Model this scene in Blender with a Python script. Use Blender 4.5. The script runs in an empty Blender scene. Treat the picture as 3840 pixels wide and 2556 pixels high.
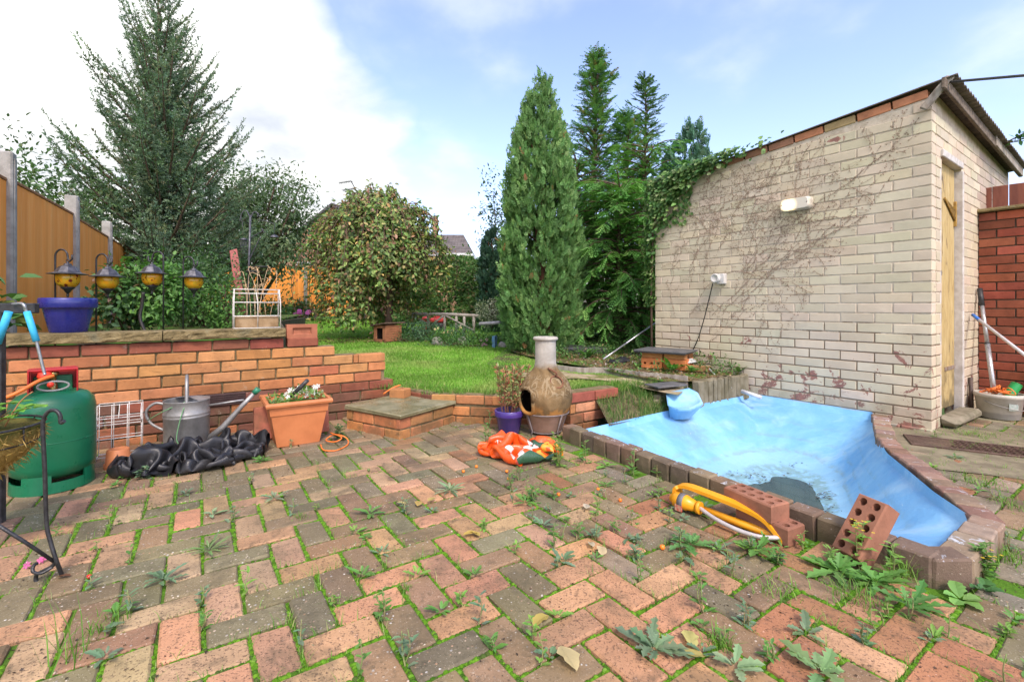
import bpy, bmesh, math, random, time
import numpy as np
from mathutils import Vector, Matrix, noise as mnoise
T0 = time.time()
random.seed(7); RNG = np.random.default_rng(11)
PI = math.pi
scn = bpy.context.scene
COL = scn.collection

# ------------------------------------------------------------------ camera
CAM_H = 0.88
cam = bpy.data.cameras.new('camera'); cam_o = bpy.data.objects.new('camera', cam); COL.objects.link(cam_o)
cam_o.location = (0, 0, CAM_H); cam_o.rotation_euler = (PI/2, 0, 0)
cam.sensor_width = 36.0; cam.lens = 1750/3840*36.0; cam.shift_y = -128/3840
cam.clip_start = 0.05; cam.clip_end = 2000
scn.camera = cam_o

# ------------------------------------------------------------------ sky and sun
SUN_EL, SUN_AZ = math.radians(50), math.radians(163)      # high behind the camera, veiled by thin cloud
world = bpy.data.worlds.new('World'); scn.world = world; world.use_nodes = True
wn = world.node_tree.nodes; wl = world.node_tree.links; wn.clear()
def wnode(t, **k):
    n = wn.new(t)
    for a, b in k.items(): setattr(n, a, b)
    return n
w_out = wnode('ShaderNodeOutputWorld'); w_bg = wnode('ShaderNodeBackground'); w_bg.inputs[1].default_value = 0.125
sky = wnode('ShaderNodeTexSky', sky_type='NISHITA'); sky.sun_disc = False
sky.sun_elevation = SUN_EL; sky.sun_rotation = SUN_AZ; sky.air_density = 1.0; sky.dust_density = 1.6; sky.ozone_density = 1.5
tc = wnode('ShaderNodeTexCoord'); sep = wnode('ShaderNodeSeparateXYZ'); wl.new(tc.outputs['Generated'], sep.inputs[0])
# clouds: a flat deck seen in perspective (direction divided by its height) gives real cloud foreshortening
zz = wnode('ShaderNodeMath', operation='ADD'); zz.inputs[1].default_value = 0.35; wl.new(sep.outputs['Z'], zz.inputs[0])
zc = wnode('ShaderNodeMath', operation='MAXIMUM'); zc.inputs[1].default_value = 0.05; wl.new(zz.outputs[0], zc.inputs[0])
dv = wnode('ShaderNodeVectorMath', operation='DIVIDE'); cz = wnode('ShaderNodeCombineXYZ')
for i in range(3): wl.new(zc.outputs[0], cz.inputs[i])
wl.new(tc.outputs['Generated'], dv.inputs[0]); wl.new(cz.outputs[0], dv.inputs[1])
n1 = wnode('ShaderNodeTexNoise'); n1.inputs['Scale'].default_value = 1.05; n1.inputs['Detail'].default_value = 7; n1.inputs['Roughness'].default_value = 0.5
n1.inputs['Distortion'].default_value = 0.25
mp = wnode('ShaderNodeMapping'); mp.inputs['Location'].default_value = (4.35, 2.1, 0.4)
wl.new(dv.outputs[0], mp.inputs[0]); wl.new(mp.outputs[0], n1.inputs['Vector'])
# cloud bank drifting in from the west (-x): cover rises that way
sx = wnode('ShaderNodeSeparateXYZ'); wl.new(dv.outputs[0], sx.inputs[0])
mx = wnode('ShaderNodeMapRange'); mx.inputs['From Min'].default_value = -0.75; mx.inputs['From Max'].default_value = -0.05
mx.inputs['To Min'].default_value = 0.30; mx.inputs['To Max'].default_value = -0.15
wl.new(sx.outputs['X'], mx.inputs['Value'])
ad = wnode('ShaderNodeMath', operation='ADD'); wl.new(n1.outputs['Fac'], ad.inputs[0]); wl.new(mx.outputs[0], ad.inputs[1])
cr = wnode('ShaderNodeMapRange', interpolation_type='SMOOTHSTEP'); cr.inputs['From Min'].default_value = 0.50; cr.inputs['From Max'].default_value = 0.64
wl.new(ad.outputs[0], cr.inputs['Value'])
mixc = wnode('ShaderNodeMix', data_type='RGBA')
skyg = wnode('ShaderNodeMix', data_type='RGBA', blend_type='MULTIPLY'); skyg.inputs[0].default_value = 1.0
skyg.inputs[7].default_value = (1.62, 1.44, 1.50, 1)
wl.new(sky.outputs[0], skyg.inputs[6])
wl.new(skyg.outputs[2], mixc.inputs[6]); n2w = wnode('ShaderNodeTexNoise'); n2w.inputs['Scale'].default_value = 2.6; n2w.inputs['Detail'].default_value = 6; wl.new(mp.outputs[0], n2w.inputs['Vector'])
crm = wnode('ShaderNodeMapRange'); crm.inputs['From Min'].default_value = .35; crm.inputs['From Max'].default_value = .62; wl.new(n2w.outputs['Fac'], crm.inputs['Value'])
cmx = wnode('ShaderNodeMix', data_type='RGBA'); cmx.inputs[6].default_value = (2.9, 3.15, 3.6, 1); cmx.inputs[7].default_value = (5.75, 5.7, 5.45, 1); wl.new(crm.outputs[0], cmx.inputs[0]); wl.new(cmx.outputs[2], mixc.inputs[7])
veil = wnode('ShaderNodeMapRange', interpolation_type='SMOOTHSTEP'); veil.inputs['From Min'].default_value = .48; veil.inputs['From Max'].default_value = .78; veil.inputs['To Max'].default_value = .38; wl.new(n2w.outputs['Fac'], veil.inputs['Value'])
cvm = wnode('ShaderNodeMath', operation='MAXIMUM'); wl.new(cr.outputs[0], cvm.inputs[0]); wl.new(veil.outputs[0], cvm.inputs[1]); wl.new(cvm.outputs[0], mixc.inputs[0])
wl.new(mixc.outputs[2], w_bg.inputs[0]); wl.new(w_bg.outputs[0], w_out.inputs[0])
sun = bpy.data.lights.new('sun', 'SUN'); sun.energy = 1.5; sun.angle = math.radians(12); sun.color = (1.0, 0.93, 0.80)
sun_o = bpy.data.objects.new('sun', sun); COL.objects.link(sun_o)
# Nishita: rotation 0 puts the sun at +Y, positive turns towards +X
sd = Vector((math.sin(SUN_AZ)*math.cos(SUN_EL), math.cos(SUN_AZ)*math.cos(SUN_EL), math.sin(SUN_EL)))
sun_o.rotation_euler = sd.to_track_quat('Z', 'Y').to_euler(); sun_o.location = sd*30
scn.view_settings.view_transform = 'Standard'; scn.view_settings.look = 'None'
scn.view_settings.exposure = 1.06; scn.view_settings.gamma = 1.0; scn.view_settings.use_curve_mapping = False

# ------------------------------------------------------------------ plan helpers: pixel of the 2356 px wide view -> point at a real depth
FP, CX, HY = 1073.7, 1178.0, 705.6
def at(u, v, Y): return Vector(((u-CX)/FP*Y, Y, CAM_H+(HY-v)/FP*Y))
def gnd(u, v, z=0.0):
    Y = FP*(CAM_H-z)/(v-HY); return Vector(((u-CX)/FP*Y, Y, z))
TH = 0.5908                                    # the patio grid is turned by this angle
EA = Vector((math.cos(TH), math.sin(TH), 0)); EB = Vector((-math.sin(TH), math.cos(TH), 0)); EZ = Vector((0, 0, 1))

def S(r, g, b):
    f = lambda c: (c/255/12.92) if c <= 10 else ((c/255+0.055)/1.055)**2.4
    return (f(r), f(g), f(b))
def rnd(a, b): return random.uniform(a, b)

# ------------------------------------------------------------------ objects
def link(o): COL.objects.link(o); return o
def tag(o, label=None, cat=None, group=None, kind=None):
    if label: o['label'] = label
    if cat: o['category'] = cat
    if group: o['group'] = group
    if kind: o['kind'] = kind
    return o
def thing(name, label, cat, loc=(0, 0, 0), rotz=0.0, group=None, world=True):
    """An Empty at the thing's base. world=True: its parts are given in world coordinates."""
    o = bpy.data.objects.new(name, None); o.empty_display_size = 0.05; link(o)
    o.location = loc; o.rotation_euler = (0, 0, rotz)
    if world: o['_w'] = 1
    return tag(o, label, cat, group)
def inv_of(p):
    chain = p
    if chain.get('_w'): return (Matrix.Translation(chain.location) @ chain.rotation_euler.to_matrix().to_4x4()).inverted()
    return Matrix.Identity(4)
def attach(o, parent):
    o.parent = parent
    if parent.type == 'EMPTY' and parent.get('_w'): o.matrix_parent_inverse = inv_of(parent)
    return o
def mesh_obj(name, me, mat, parent=None):
    o = bpy.data.objects.new(name, me)
    if mat is not None and not me.materials:
        for m in (mat if isinstance(mat, (list, tuple)) else [mat]): me.materials.append(m)
    link(o)
    if parent is not None: attach(o, parent)
    return o
def copy_thing(root, loc, rotz=0.0, scale=1.0, label=None):
    r = root.copy(); link(r); r.location = loc; r.rotation_euler = (0, 0, rotz); r.scale = (scale,)*3
    if label: r['label'] = label
    for ch in list(root.children):
        c = ch.copy(); link(c); c.parent = r
        for g in list(ch.children):
            d = g.copy(); link(d); d.parent = c
    return r

class MB:
    def __init__(s): s.v = []; s.f = []; s.m = []; s.c = []; s.mi = 0; s.col = None; s.smooth = []; s.sm = False
    def add(s, vs, fs):
        n = len(s.v); s.v += [tuple(p) for p in vs]
        for f in fs: s.f.append(tuple(i+n for i in f)); s.m.append(s.mi); s.smooth.append(s.sm)
        if s.col is not None: s.c += [s.col]*len(vs)
        return s
    def box(s, c, size, ax=None, bev=0.0, jit=0.0):
        """box centred at c, size along axes ax (3 vectors); bev chamfers every edge"""
        c = Vector(c); ax = ax or (Vector((1, 0, 0)), Vector((0, 1, 0)), EZ); hx, hy, hz = [d/2 for d in size]
        J = lambda: rnd(-jit, jit)
        P = lambda x, y, z: c+ax[0]*(x+J())+ax[1]*(y+J())+ax[2]*(z+J())
        if bev <= 0:
            vs = [P(x*hx, y*hy, z*hz) for x in (-1, 1) for y in (-1, 1) for z in (-1, 1)]
            return s.add(vs, [(0, 1, 3, 2), (4, 6, 7, 5), (0, 4, 5, 1), (2, 3, 7, 6), (0, 2, 6, 4), (1, 5, 7, 3)])
        vs = []; idx = {}
        for x in (-1, 1):
            for y in (-1, 1):
                for z in (-1, 1):
                    jx, jy, jz = J(), J(), J(); b = bev*rnd(.7, 1.4)
                    for k, (bx, by, bz) in enumerate(((0, b, b), (b, 0, b), (b, b, 0))):
                        idx[(x, y, z, k)] = len(vs)
                        vs.append(c+ax[0]*(x*(hx-bx)+jx)+ax[1]*(y*(hy-by)+jy)+ax[2]*(z*(hz-bz)+jz))
        g = lambda x, y, z, k: idx[(x, y, z, k)]
        fs = []
        for q in (-1, 1):
            o = (lambda l: l) if q > 0 else (lambda l: l[::-1])
            fs.append(o([g(q, -1, -1, 0), g(q, 1, -1, 0), g(q, 1, 1, 0), g(q, -1, 1, 0)]))
            fs.append(o([g(-1, q, -1, 1), g(-1, q, 1, 1), g(1, q, 1, 1), g(1, q, -1, 1)]))
            fs.append(o([g(-1, -1, q, 2), g(1, -1, q, 2), g(1, 1, q, 2), g(-1, 1, q, 2)]))
        for p in (-1, 1):
            for q in (-1, 1):
                e = lambda a, b, c2, d, sg: fs.append([a, b, c2, d] if sg > 0 else [d, c2, b, a])
                e(g(p, q, -1, 0), g(p, q, -1, 1), g(p, q, 1, 1), g(p, q, 1, 0), p*q)
                e(g(p, -1, q, 0), g(p, 1, q, 0), g(p, 1, q, 2), g(p, -1, q, 2), p*q)
                e(g(-1, p, q, 1), g(-1, p, q, 2), g(1, p, q, 2), g(1, p, q, 1), p*q)
        for x in (-1, 1):
            for y in (-1, 1):
                for z in (-1, 1):
                    t = [g(x, y, z, 0), g(x, y, z, 1), g(x, y, z, 2)]
                    fs.append(t if x*y*z > 0 else t[::-1])
        return s.add(vs, fs)
    def tube(s, pts, r, n=8, caps=True, smooth=True):
        pts = [Vector(p) for p in pts]; m = len(pts)
        rs = r if isinstance(r, (list, tuple)) else [r]*m
        old = s.sm; s.sm = smooth; vs = []; fs = []; up = None
        for i, p in enumerate(pts):
            t = (pts[min(i+1, m-1)]-pts[max(i-1, 0)])
            t = t.normalized() if t.length > 1e-9 else Vector((0, 0, 1))
            if up is None:
                up = Vector((0, 0, 1)) if abs(t.z) < .9 else Vector((1, 0, 0))
            a = t.cross(up); a = a.normalized() if a.length > 1e-6 else t.orthogonal().normalized()
            up = a.cross(t).normalized()
            for k in range(n):
                th = 2*PI*k/n; vs.append(p+a*(rs[i]*math.cos(th))+up*(rs[i]*math.sin(th)))
        for i in range(m-1):
            for k in range(n):
                k2 = (k+1) % n; fs.append((i*n+k, i*n+k2, (i+1)*n+k2, (i+1)*n+k))
        s.add(vs, fs)
        if caps:
            s.sm = False; b = len(s.v)-len(vs)
            s.f.append(tuple(b+k for k in range(n))[::-1]); s.m.append(s.mi); s.smooth.append(False)
            s.f.append(tuple(b+(m-1)*n+k for k in range(n))); s.m.append(s.mi); s.smooth.append(False)
        s.sm = old; return s
    def lathe(s, prof, c=(0, 0, 0), n=32, smooth=True, ax=None, close=False):
        """prof: (radius, height) pairs"""
        c = Vector(c); ax = ax or (Vector((1, 0, 0)), Vector((0, 1, 0)), EZ); old = s.sm; s.sm = smooth
        vs = [c+ax[0]*(r*math.cos(2*PI*k/n))+ax[1]*(r*math.sin(2*PI*k/n))+ax[2]*h for r, h in prof for k in range(n)]
        fs = []
        for i in range(len(prof)-1):
            for k in range(n):
                k2 = (k+1) % n; fs.append((i*n+k, i*n+k2, (i+1)*n+k2, (i+1)*n+k))
        if close: fs.append(tuple(range(n))[::-1]); fs.append(tuple((len(prof)-1)*n+k for k in range(n)))
        s.add(vs, fs); s.sm = old; return s
    def prism(s, poly, z0, z1):
        n = len(poly)
        vs = [(p[0], p[1], z0) for p in poly]+[(p[0], p[1], z1) for p in poly]
        return s.add(vs, [tuple(range(n))[::-1], tuple(range(n, 2*n))]+[(i, (i+1) % n, n+(i+1) % n, n+i) for i in range(n)])
    def mesh(s, name):
        me = bpy.data.meshes.new(name); me.from_pydata(s.v, [], s.f); me.update()
        if any(s.m): me.polygons.foreach_set('material_index', s.m)
        me.polygons.foreach_set('use_smooth', s.smooth)
        if s.c:
            a = me.color_attributes.new('Col', 'FLOAT_COLOR', 'POINT')
            a.data.foreach_set('color', np.array([tuple(c)[:3]+(1.0,) for c in s.c], dtype=np.float32).ravel())
        return me
    def obj(s, name, mat, parent=None): return mesh_obj(name, s.mesh(name), mat, parent)

def np_mesh(name, V, F, C=None, smooth=False):
    """fast mesh from numpy arrays; F is (m,k) all of one size, or a list of such arrays"""
    Fs = F if isinstance(F, list) else [F]
    me = bpy.data.meshes.new(name); me.vertices.add(len(V)); me.vertices.foreach_set('co', np.ascontiguousarray(V, dtype=np.float32).ravel())
    loops = np.concatenate([f.ravel() for f in Fs]).astype(np.int32); tot = np.concatenate([np.full(len(f), f.shape[1]) for f in Fs]).astype(np.int32)
    me.loops.add(len(loops)); me.loops.foreach_set('vertex_index', loops)
    me.polygons.add(len(tot)); st = np.zeros(len(tot), np.int32); st[1:] = np.cumsum(tot)[:-1]
    me.polygons.foreach_set('loop_start', st); me.polygons.foreach_set('loop_total', tot)
    if smooth: me.polygons.foreach_set('use_smooth', np.ones(len(tot), bool))
    me.update(calc_edges=True); me.validate()
    if C is not None:
        C4 = np.ones((len(V), 4), np.float32); C4[:, :3] = C
        a = me.color_attributes.new('Col', 'FLOAT_COLOR', 'POINT'); a.data.foreach_set('color', C4.ravel())
    return me
def unit(a): return a/np.maximum(np.linalg.norm(a, axis=-1, keepdims=True), 1e-9)

def leaf_mesh(name, P, D, N, L, W, C, fold=0.15, curl=0.0, shape=0):
    """leaves: P base points, D long axis, N upper side. shape 0: 4-point diamond, 1: 6-point broad leaf with a midrib"""
    P = np.asarray(P, float); D = unit(np.asarray(D, float)); N = np.asarray(N, float)
    B = unit(np.cross(D, N)); N = np.cross(B, D); L = np.asarray(L, float)[:, None]; W = np.asarray(W, float)[:, None]; n = len(P)
    if shape == 0:
        pts = [P, P+D*L*.42+B*W*.5+N*W*fold, P+D*L-N*L*curl, P+D*L*.42-B*W*.5+N*W*fold]
        F = np.arange(n*4).reshape(n, 4); k = 4; F = np.concatenate([F[:, [0, 1, 2]], F[:, [0, 2, 3]]])
    else:
        pts = [P, P+D*L*.30+B*W*.47+N*W*fold, P+D*L*.66+B*W*.40+N*(W*fold-L*curl*.4), P+D*L-N*L*curl,
               P+D*L*.66-B*W*.40+N*(W*fold-L*curl*.4), P+D*L*.30-B*W*.47+N*W*fold]
        b = np.arange(n)[:, None]*6; k = 6
        F = np.concatenate([b+np.array([[0, 1, 2, 3]]), b+np.array([[0, 3, 4, 5]])])
    V = np.stack(pts, 1).reshape(-1, 3); Cv = np.repeat(np.asarray(C, float), k, axis=0)
    return np_mesh(name, V, F, Cv)
def pick(n, pal, var=0.15):
    """n colours from a palette [(weight, rgb)], each with its own lightness"""
    w = np.array([p[0] for p in pal], float); w /= w.sum(); i = RNG.choice(len(pal), n, p=w)
    c = np.array([p[1] for p in pal])[i]; return np.clip(c*(1+RNG.uniform(-var, var, (n, 1)))*(1+RNG.uniform(-var*.35, var*.35, (n, 3))), 0, 1)
def rdir(n): return unit(RNG.normal(size=(n, 3)))
def fbm(p, sc, oc=3):
    return mnoise.fractal(Vector(p)*sc, 1.0, 2.0, oc)

# ------------------------------------------------------------------ materials
class NT:
    def __init__(s, name):
        s.m = bpy.data.materials.new(name); s.m.use_nodes = True; s.n = s.m.node_tree.nodes; s.l = s.m.node_tree.links; s.n.clear()
        s.out = s.n.new('ShaderNodeOutputMaterial'); s.b = s.n.new('ShaderNodeBsdfPrincipled'); s.l.new(s.b.outputs[0], s.out.inputs[0])
        g = s.n.new('ShaderNodeNewGeometry'); s.pos = g.outputs['Position']; s.geo = g
    def node(s, t, **k):
        n = s.n.new(t)
        for a, b in k.items(): setattr(n, a, b)
        return n
    def put(s, sock, v):
        if v is None: return
        if hasattr(v, 'is_output') or isinstance(v, bpy.types.NodeSocket): s.l.new(v, sock)
        elif isinstance(v, (tuple, list)) and len(v) == 3 and sock.type == 'RGBA': sock.default_value = (*v, 1)
        else: sock.default_value = v
    def noise(s, scale, detail=4, rough=.55, dist=0, vec=None, stretch=None, col=False):
        n = s.node('ShaderNodeTexNoise'); n.inputs['Scale'].default_value = scale; n.inputs['Detail'].default_value = detail
        n.inputs['Roughness'].default_value = rough; n.inputs['Distortion'].default_value = dist
        v = vec or s.pos
        if stretch: v = s.mapv(v, scale=stretch)
        s.l.new(v, n.inputs['Vector']); return n.outputs['Color' if col else 'Fac']
    def mapv(s, v, loc=(0, 0, 0), rot=(0, 0, 0), scale=(1, 1, 1)):
        m = s.node('ShaderNodeMapping'); s.l.new(v, m.inputs[0]); m.inputs['Location'].default_value = loc
        m.inputs['Rotation'].default_value = rot; m.inputs['Scale'].default_value = scale; return m.outputs[0]
    def voro(s, scale, feature='F1', rand=1.0, out='Distance', vec=None):
        n = s.node('ShaderNodeTexVoronoi', feature=feature); n.inputs['Scale'].default_value = scale; n.inputs['Randomness'].default_value = rand
        s.l.new(vec or s.pos, n.inputs['Vector']); return n.outputs[out]
    def ramp(s, fac, stops, mode='LINEAR'):
        n = s.node('ShaderNodeValToRGB'); n.color_ramp.interpolation = mode; e = n.color_ramp.elements
        while len(e) > 1: e.remove(e[-1])
        e[0].position = stops[0][0]; c = stops[0][1]; e[0].color = (c, c, c, 1) if isinstance(c, (int, float)) else (*c, 1)
        for p, c in stops[1:]:
            q = e.new(p); q.color = (c, c, c, 1) if isinstance(c, (int, float)) else (*c, 1)
        s.l.new(fac, n.inputs[0]); return n.outputs[0]
    def mix(s, fac, a, b, mode='MIX'):
        n = s.node('ShaderNodeMix', data_type='RGBA', blend_type=mode); s.put(n.inputs[0], fac); s.put(n.inputs[6], a); s.put(n.inputs[7], b); return n.outputs[2]
    def math(s, op, a, b=None, c=None):
        n = s.node('ShaderNodeMath', operation=op); s.put(n.inputs[0], a)
        if b is not None: s.put(n.inputs[1], b)
        if c is not None: s.put(n.inputs[2], c)
        return n.outputs[0]
    def rng(s, v, a, b, c=0., d=1., smooth=True):
        n = s.node('ShaderNodeMapRange'); n.interpolation_type = 'SMOOTHSTEP' if smooth else 'LINEAR'
        s.put(n.inputs['Value'], v)
        for k, x in zip(('From Min', 'From Max', 'To Min', 'To Max'), (a, b, c, d)): s.put(n.inputs[k], x)
        return n.outputs[0]
    def xyz(s, v=None):
        n = s.node('ShaderNodeSeparateXYZ'); s.l.new(v or s.pos, n.inputs[0]); return n.outputs
    def attr(s, name='Col'):
        n = s.node('ShaderNodeAttribute'); n.attribute_name = name; return n.outputs['Color']
    def oinfo(s, k='Color'): return s.node('ShaderNodeObjectInfo').outputs[k]
    def bump(s, h, strength=.3, dist=.005, prev=None):
        n = s.node('ShaderNodeBump'); n.inputs['Strength'].default_value = strength; n.inputs['Distance'].default_value = dist
        s.l.new(h, n.inputs['Height'])
        if prev is not None: s.l.new(prev, n.inputs['Normal'])
        return n.outputs[0]
    def fin(s, color=None, rough=.8, spec=.3, normal=None, metal=0.0, **kw):
        s.put(s.b.inputs['Base Color'], color); s.put(s.b.inputs['Roughness'], rough); s.put(s.b.inputs['Specular IOR Level'], spec)
        s.put(s.b.inputs['Metallic'], metal); s.put(s.b.inputs['Normal'], normal)
        for k, v in kw.items(): s.put(s.b.inputs[k.replace('_', ' ')], v)
        return s.m
def simple(name, c1, c2=None, scale=12, rough=.6, spec=.4, bump=0.0, bscale=80, metal=0.0, stretch=None, **kw):
    """two tones mixed by noise plus fine relief"""
    t = NT(name); c2 = c2 or tuple(x*.75 for x in c1)
    n = t.noise(scale, 5, .6, stretch=stretch); col = t.mix(t.rng(n, .35, .65), c1, c2)
    nb = t.noise(bscale, 4, .6, stretch=stretch); r = t.rng(nb, .3, .7, max(rough-.12, .02), min(rough+.12, 1))
    return t.fin(col, r, spec, t.bump(nb, bump, .004) if bump else None, metal, **kw)
def leaf_mat(name, trans=.35, rough=.5, spec=.35):
    t = NT(name); c = t.attr()
    t.fin(c, rough, spec)
    tr = t.node('ShaderNodeBsdfTranslucent'); g = t.mix(1.0, c, (1.0, 1.1, .55), 'MULTIPLY'); t.l.new(g, tr.inputs[0])
    mx = t.node('ShaderNodeMixShader'); mx.inputs[0].default_value = trans; t.l.new(t.b.outputs[0], mx.inputs[1]); t.l.new(tr.outputs[0], mx.inputs[2])
    t.l.new(mx.outputs[0], t.out.inputs[0]); return t.m
M = {}
M['leaf'] = leaf_mat('leaf', .3); M['needle'] = leaf_mat('needle', .3, .6, .25); M['grass'] = leaf_mat('grass_blade', .35, .55, .25)
M['bark'] = simple('bark', (.085, .055, .038), (.16, .11, .08), 25, .9, .2, .8, 60, stretch=(1, 1, .2))
M['bark_red'] = simple('bark_red', (.16, .075, .04), (.075, .04, .025), 30, .9, .2, .9, 70, stretch=(1, 1, .15))
M['black_iron'] = simple('black_iron', (.012, .012, .014), (.03, .03, .032), 60, .45, .5, .2, 200)
# ------------------------------------------------------------------ brick materials
def brick_mat(name, src='obj', kind='wall'):
    """fired clay: the tint comes from each brick (object colour, or point colour for joined bricks)"""
    t = NT(name); base = t.oinfo('Color') if src == 'obj' else t.attr()
    n = t.noise(9, 5, .65); n2 = t.noise(70, 4, .7); n3 = t.noise(26, 5, .7, .6)
    col = t.mix(1.0, base, t.ramp(n, [(.3, (.72, .70, .68)), (.7, (1.18, 1.15, 1.1))]), 'MULTIPLY')
    col = t.mix(t.rng(n2, .62, .72), col, t.mix(1.0, base, (.5, .46, .42), 'MULTIPLY'))
    h = t.math('ADD', t.math('MULTIPLY', n2, .5), t.math('MULTIPLY', n3, .8))
    if kind == 'wall':           # drag-faced bricks: fine horizontal creases
        cr = t.noise(10, 6, .75, 1.2, stretch=(1, 1, 7)); crk = t.rng(cr, .60, .66)
        col = t.mix(t.math('MULTIPLY', crk, .55), col, (.10, .06, .04)); h = t.math('SUBTRACT', h, t.math('MULTIPLY', crk, .8))
        z = t.xyz()[2]; g = t.math('MULTIPLY', t.rng(z, .0, .34, 1, .12), t.rng(t.noise(6, 6, .7), .42, .62)); col = t.mix(t.math('MULTIPLY', g, .6), col, (.085, .075, .035))
        sm_ = t.rng(t.noise(13, 6, .75, .6), .60, .70); col = t.mix(t.math('MULTIPLY', sm_, .35), col, (.40, .34, .25))
    if kind == 'damp':
        z = t.xyz()[2]; g = t.math('MULTIPLY', t.rng(z, .02, .45, 1, 0), t.rng(t.noise(7, 5, .6), .45, .62))
        col = t.mix(t.math('MULTIPLY', g, .6), col, (.09, .085, .035))
    return t.fin(col, t.rng(n2, .3, .7, .78, .95), .25, t.bump(h, .55, .004))
M['brick'] = brick_mat('brick_clay'); M['brick_attr'] = brick_mat('brick_clay_joined', 'attr')
M['brick_smooth'] = brick_mat('brick_smooth', 'obj', 'plain')

def paver_mat(name, kind, src='obj'):
    t = NT(name); base = t.oinfo('Color') if src == 'obj' else t.attr()
    n = t.noise(6, 5, .6); fine = t.noise(160, 3, .6); mid = t.noise(34, 4, .6)
    col = t.mix(1.0, base, t.ramp(n, [(.3, (.78, .76, .74)), (.7, (1.14, 1.13, 1.12))]), 'MULTIPLY')
    if kind == 'clay':           # dense pitting with dark specks on a pink clay
        sp = t.rng(t.noise(135, 4, .8), .555, .62); col = t.mix(t.math('MULTIPLY', sp, .8), col, (.07, .04, .03))
        sp2 = t.rng(t.noise(90, 3, .7, vec=t.mapv(t.pos, loc=(3, 5, 1))), .64, .72); col = t.mix(t.math('MULTIPLY', sp2, .5), col, (.78, .50, .38))
        h = t.math('SUBTRACT', t.math('MULTIPLY', mid, .5), t.math('MULTIPLY', sp, .7))
    else:                        # worn concrete: pale and ochre aggregate showing through
        v = t.voro(98, vec=t.mapv(t.pos, loc=(1, 2, 0))); vc = t.voro(98, out='Color', vec=t.mapv(t.pos, loc=(1, 2, 0)))
        sel = t.math('GREATER_THAN', t.xyz(vc)[0], .76); dot = t.math('MULTIPLY', t.rng(v, .22, .40, 1, 0), sel)
        pc = t.ramp(t.xyz(vc)[1], [(0, (.62, .55, .44)), (.5, (.42, .24, .13)), (.8, (.30, .28, .26)), (1, (.74, .70, .62))])
        dens = t.rng(t.noise(5, 3, .5), .25, .6)
        col = t.mix(t.math('MULTIPLY', dot, t.math('MULTIPLY', dens, .95)), col, pc)
        v2 = t.voro(300); vc2 = t.voro(300, out='Color'); s2 = t.math('MULTIPLY', t.math('GREATER_THAN', t.xyz(vc2)[0], .82), t.rng(v2, .2, .4, 1, 0))
        col = t.mix(t.math('MULTIPLY', s2, .6), col, (.55, .47, .36))
        col = t.mix(t.rng(fine, .58, .7), col, t.mix(1.0, base, (.5, .5, .5), 'MULTIPLY'))
        h = t.math('ADD', t.math('MULTIPLY', mid, .4), t.math('MULTIPLY', dot, .5))
    # lichen and damp stains with a shape of their own
    st = t.rng(t.noise(3.1, 6, .72, .4), .48, .62); col = t.mix(t.math('MULTIPLY', st, .5), col, (.07, .06, .035)); st2 = t.rng(t.noise(17, 6, .75), .53, .66); col = t.mix(t.math('MULTIPLY', st2, .45), col, (.06, .05, .03)); col = t.mix(t.math('MULTIPLY', t.rng(t.noise(1.3, 5, .6), .45, .65), .35), col, (.13, .105, .055))
    wh = t.rng(t.noise(11, 6, .7, vec=t.mapv(t.pos, loc=(7, 3, 0))), .70, .76); col = t.mix(t.math('MULTIPLY', wh, .5), col, (.50, .47, .40))
    return t.fin(col, t.rng(fine, .3, .7, .62, .9), .35, t.bump(t.math('ADD', h, t.math('MULTIPLY', fine, .35)), .6, .003))
for k in ('clay', 'agg'):
    M['paver_'+k] = paver_mat('paver_'+k, k); M['paver_'+k+'_attr'] = paver_mat('paver_'+k+'_joined', k, 'attr')
def mortar_mat(name, c1, c2):
    t = NT(name); n = t.noise(14, 5, .65); n2 = t.noise(110, 4, .7)
    col = t.mix(t.rng(n, .35, .65), c1, c2); return t.fin(col, .95, .15, t.bump(n2, .7, .004))
M['mortar'] = mortar_mat('mortar', (.24, .18, .10), (.13, .11, .055))
M['mortar_dark'] = mortar_mat('mortar_dark', (.16, .12, .09), (.09, .07, .05))
def mortar_shed():
    t = NT('mortar_cream'); n = t.noise(14, 5, .65); n2 = t.noise(110, 4, .7); z = t.xyz()[2]
    col = t.mix(t.rng(n, .35, .65), (.60, .52, .42), (.46, .38, .29)); bare = t.rng(t.math('ADD', z, t.math('MULTIPLY', t.math('SUBTRACT', t.noise(6, 5, .7), .5), .9)), .80, .66)
    col = t.mix(bare, col, t.mix(n2, (.20, .145, .10), (.29, .22, .155))); return t.fin(col, .95, .15, t.bump(n2, .7, .004))
M['mortar_cream'] = mortar_shed()

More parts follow.
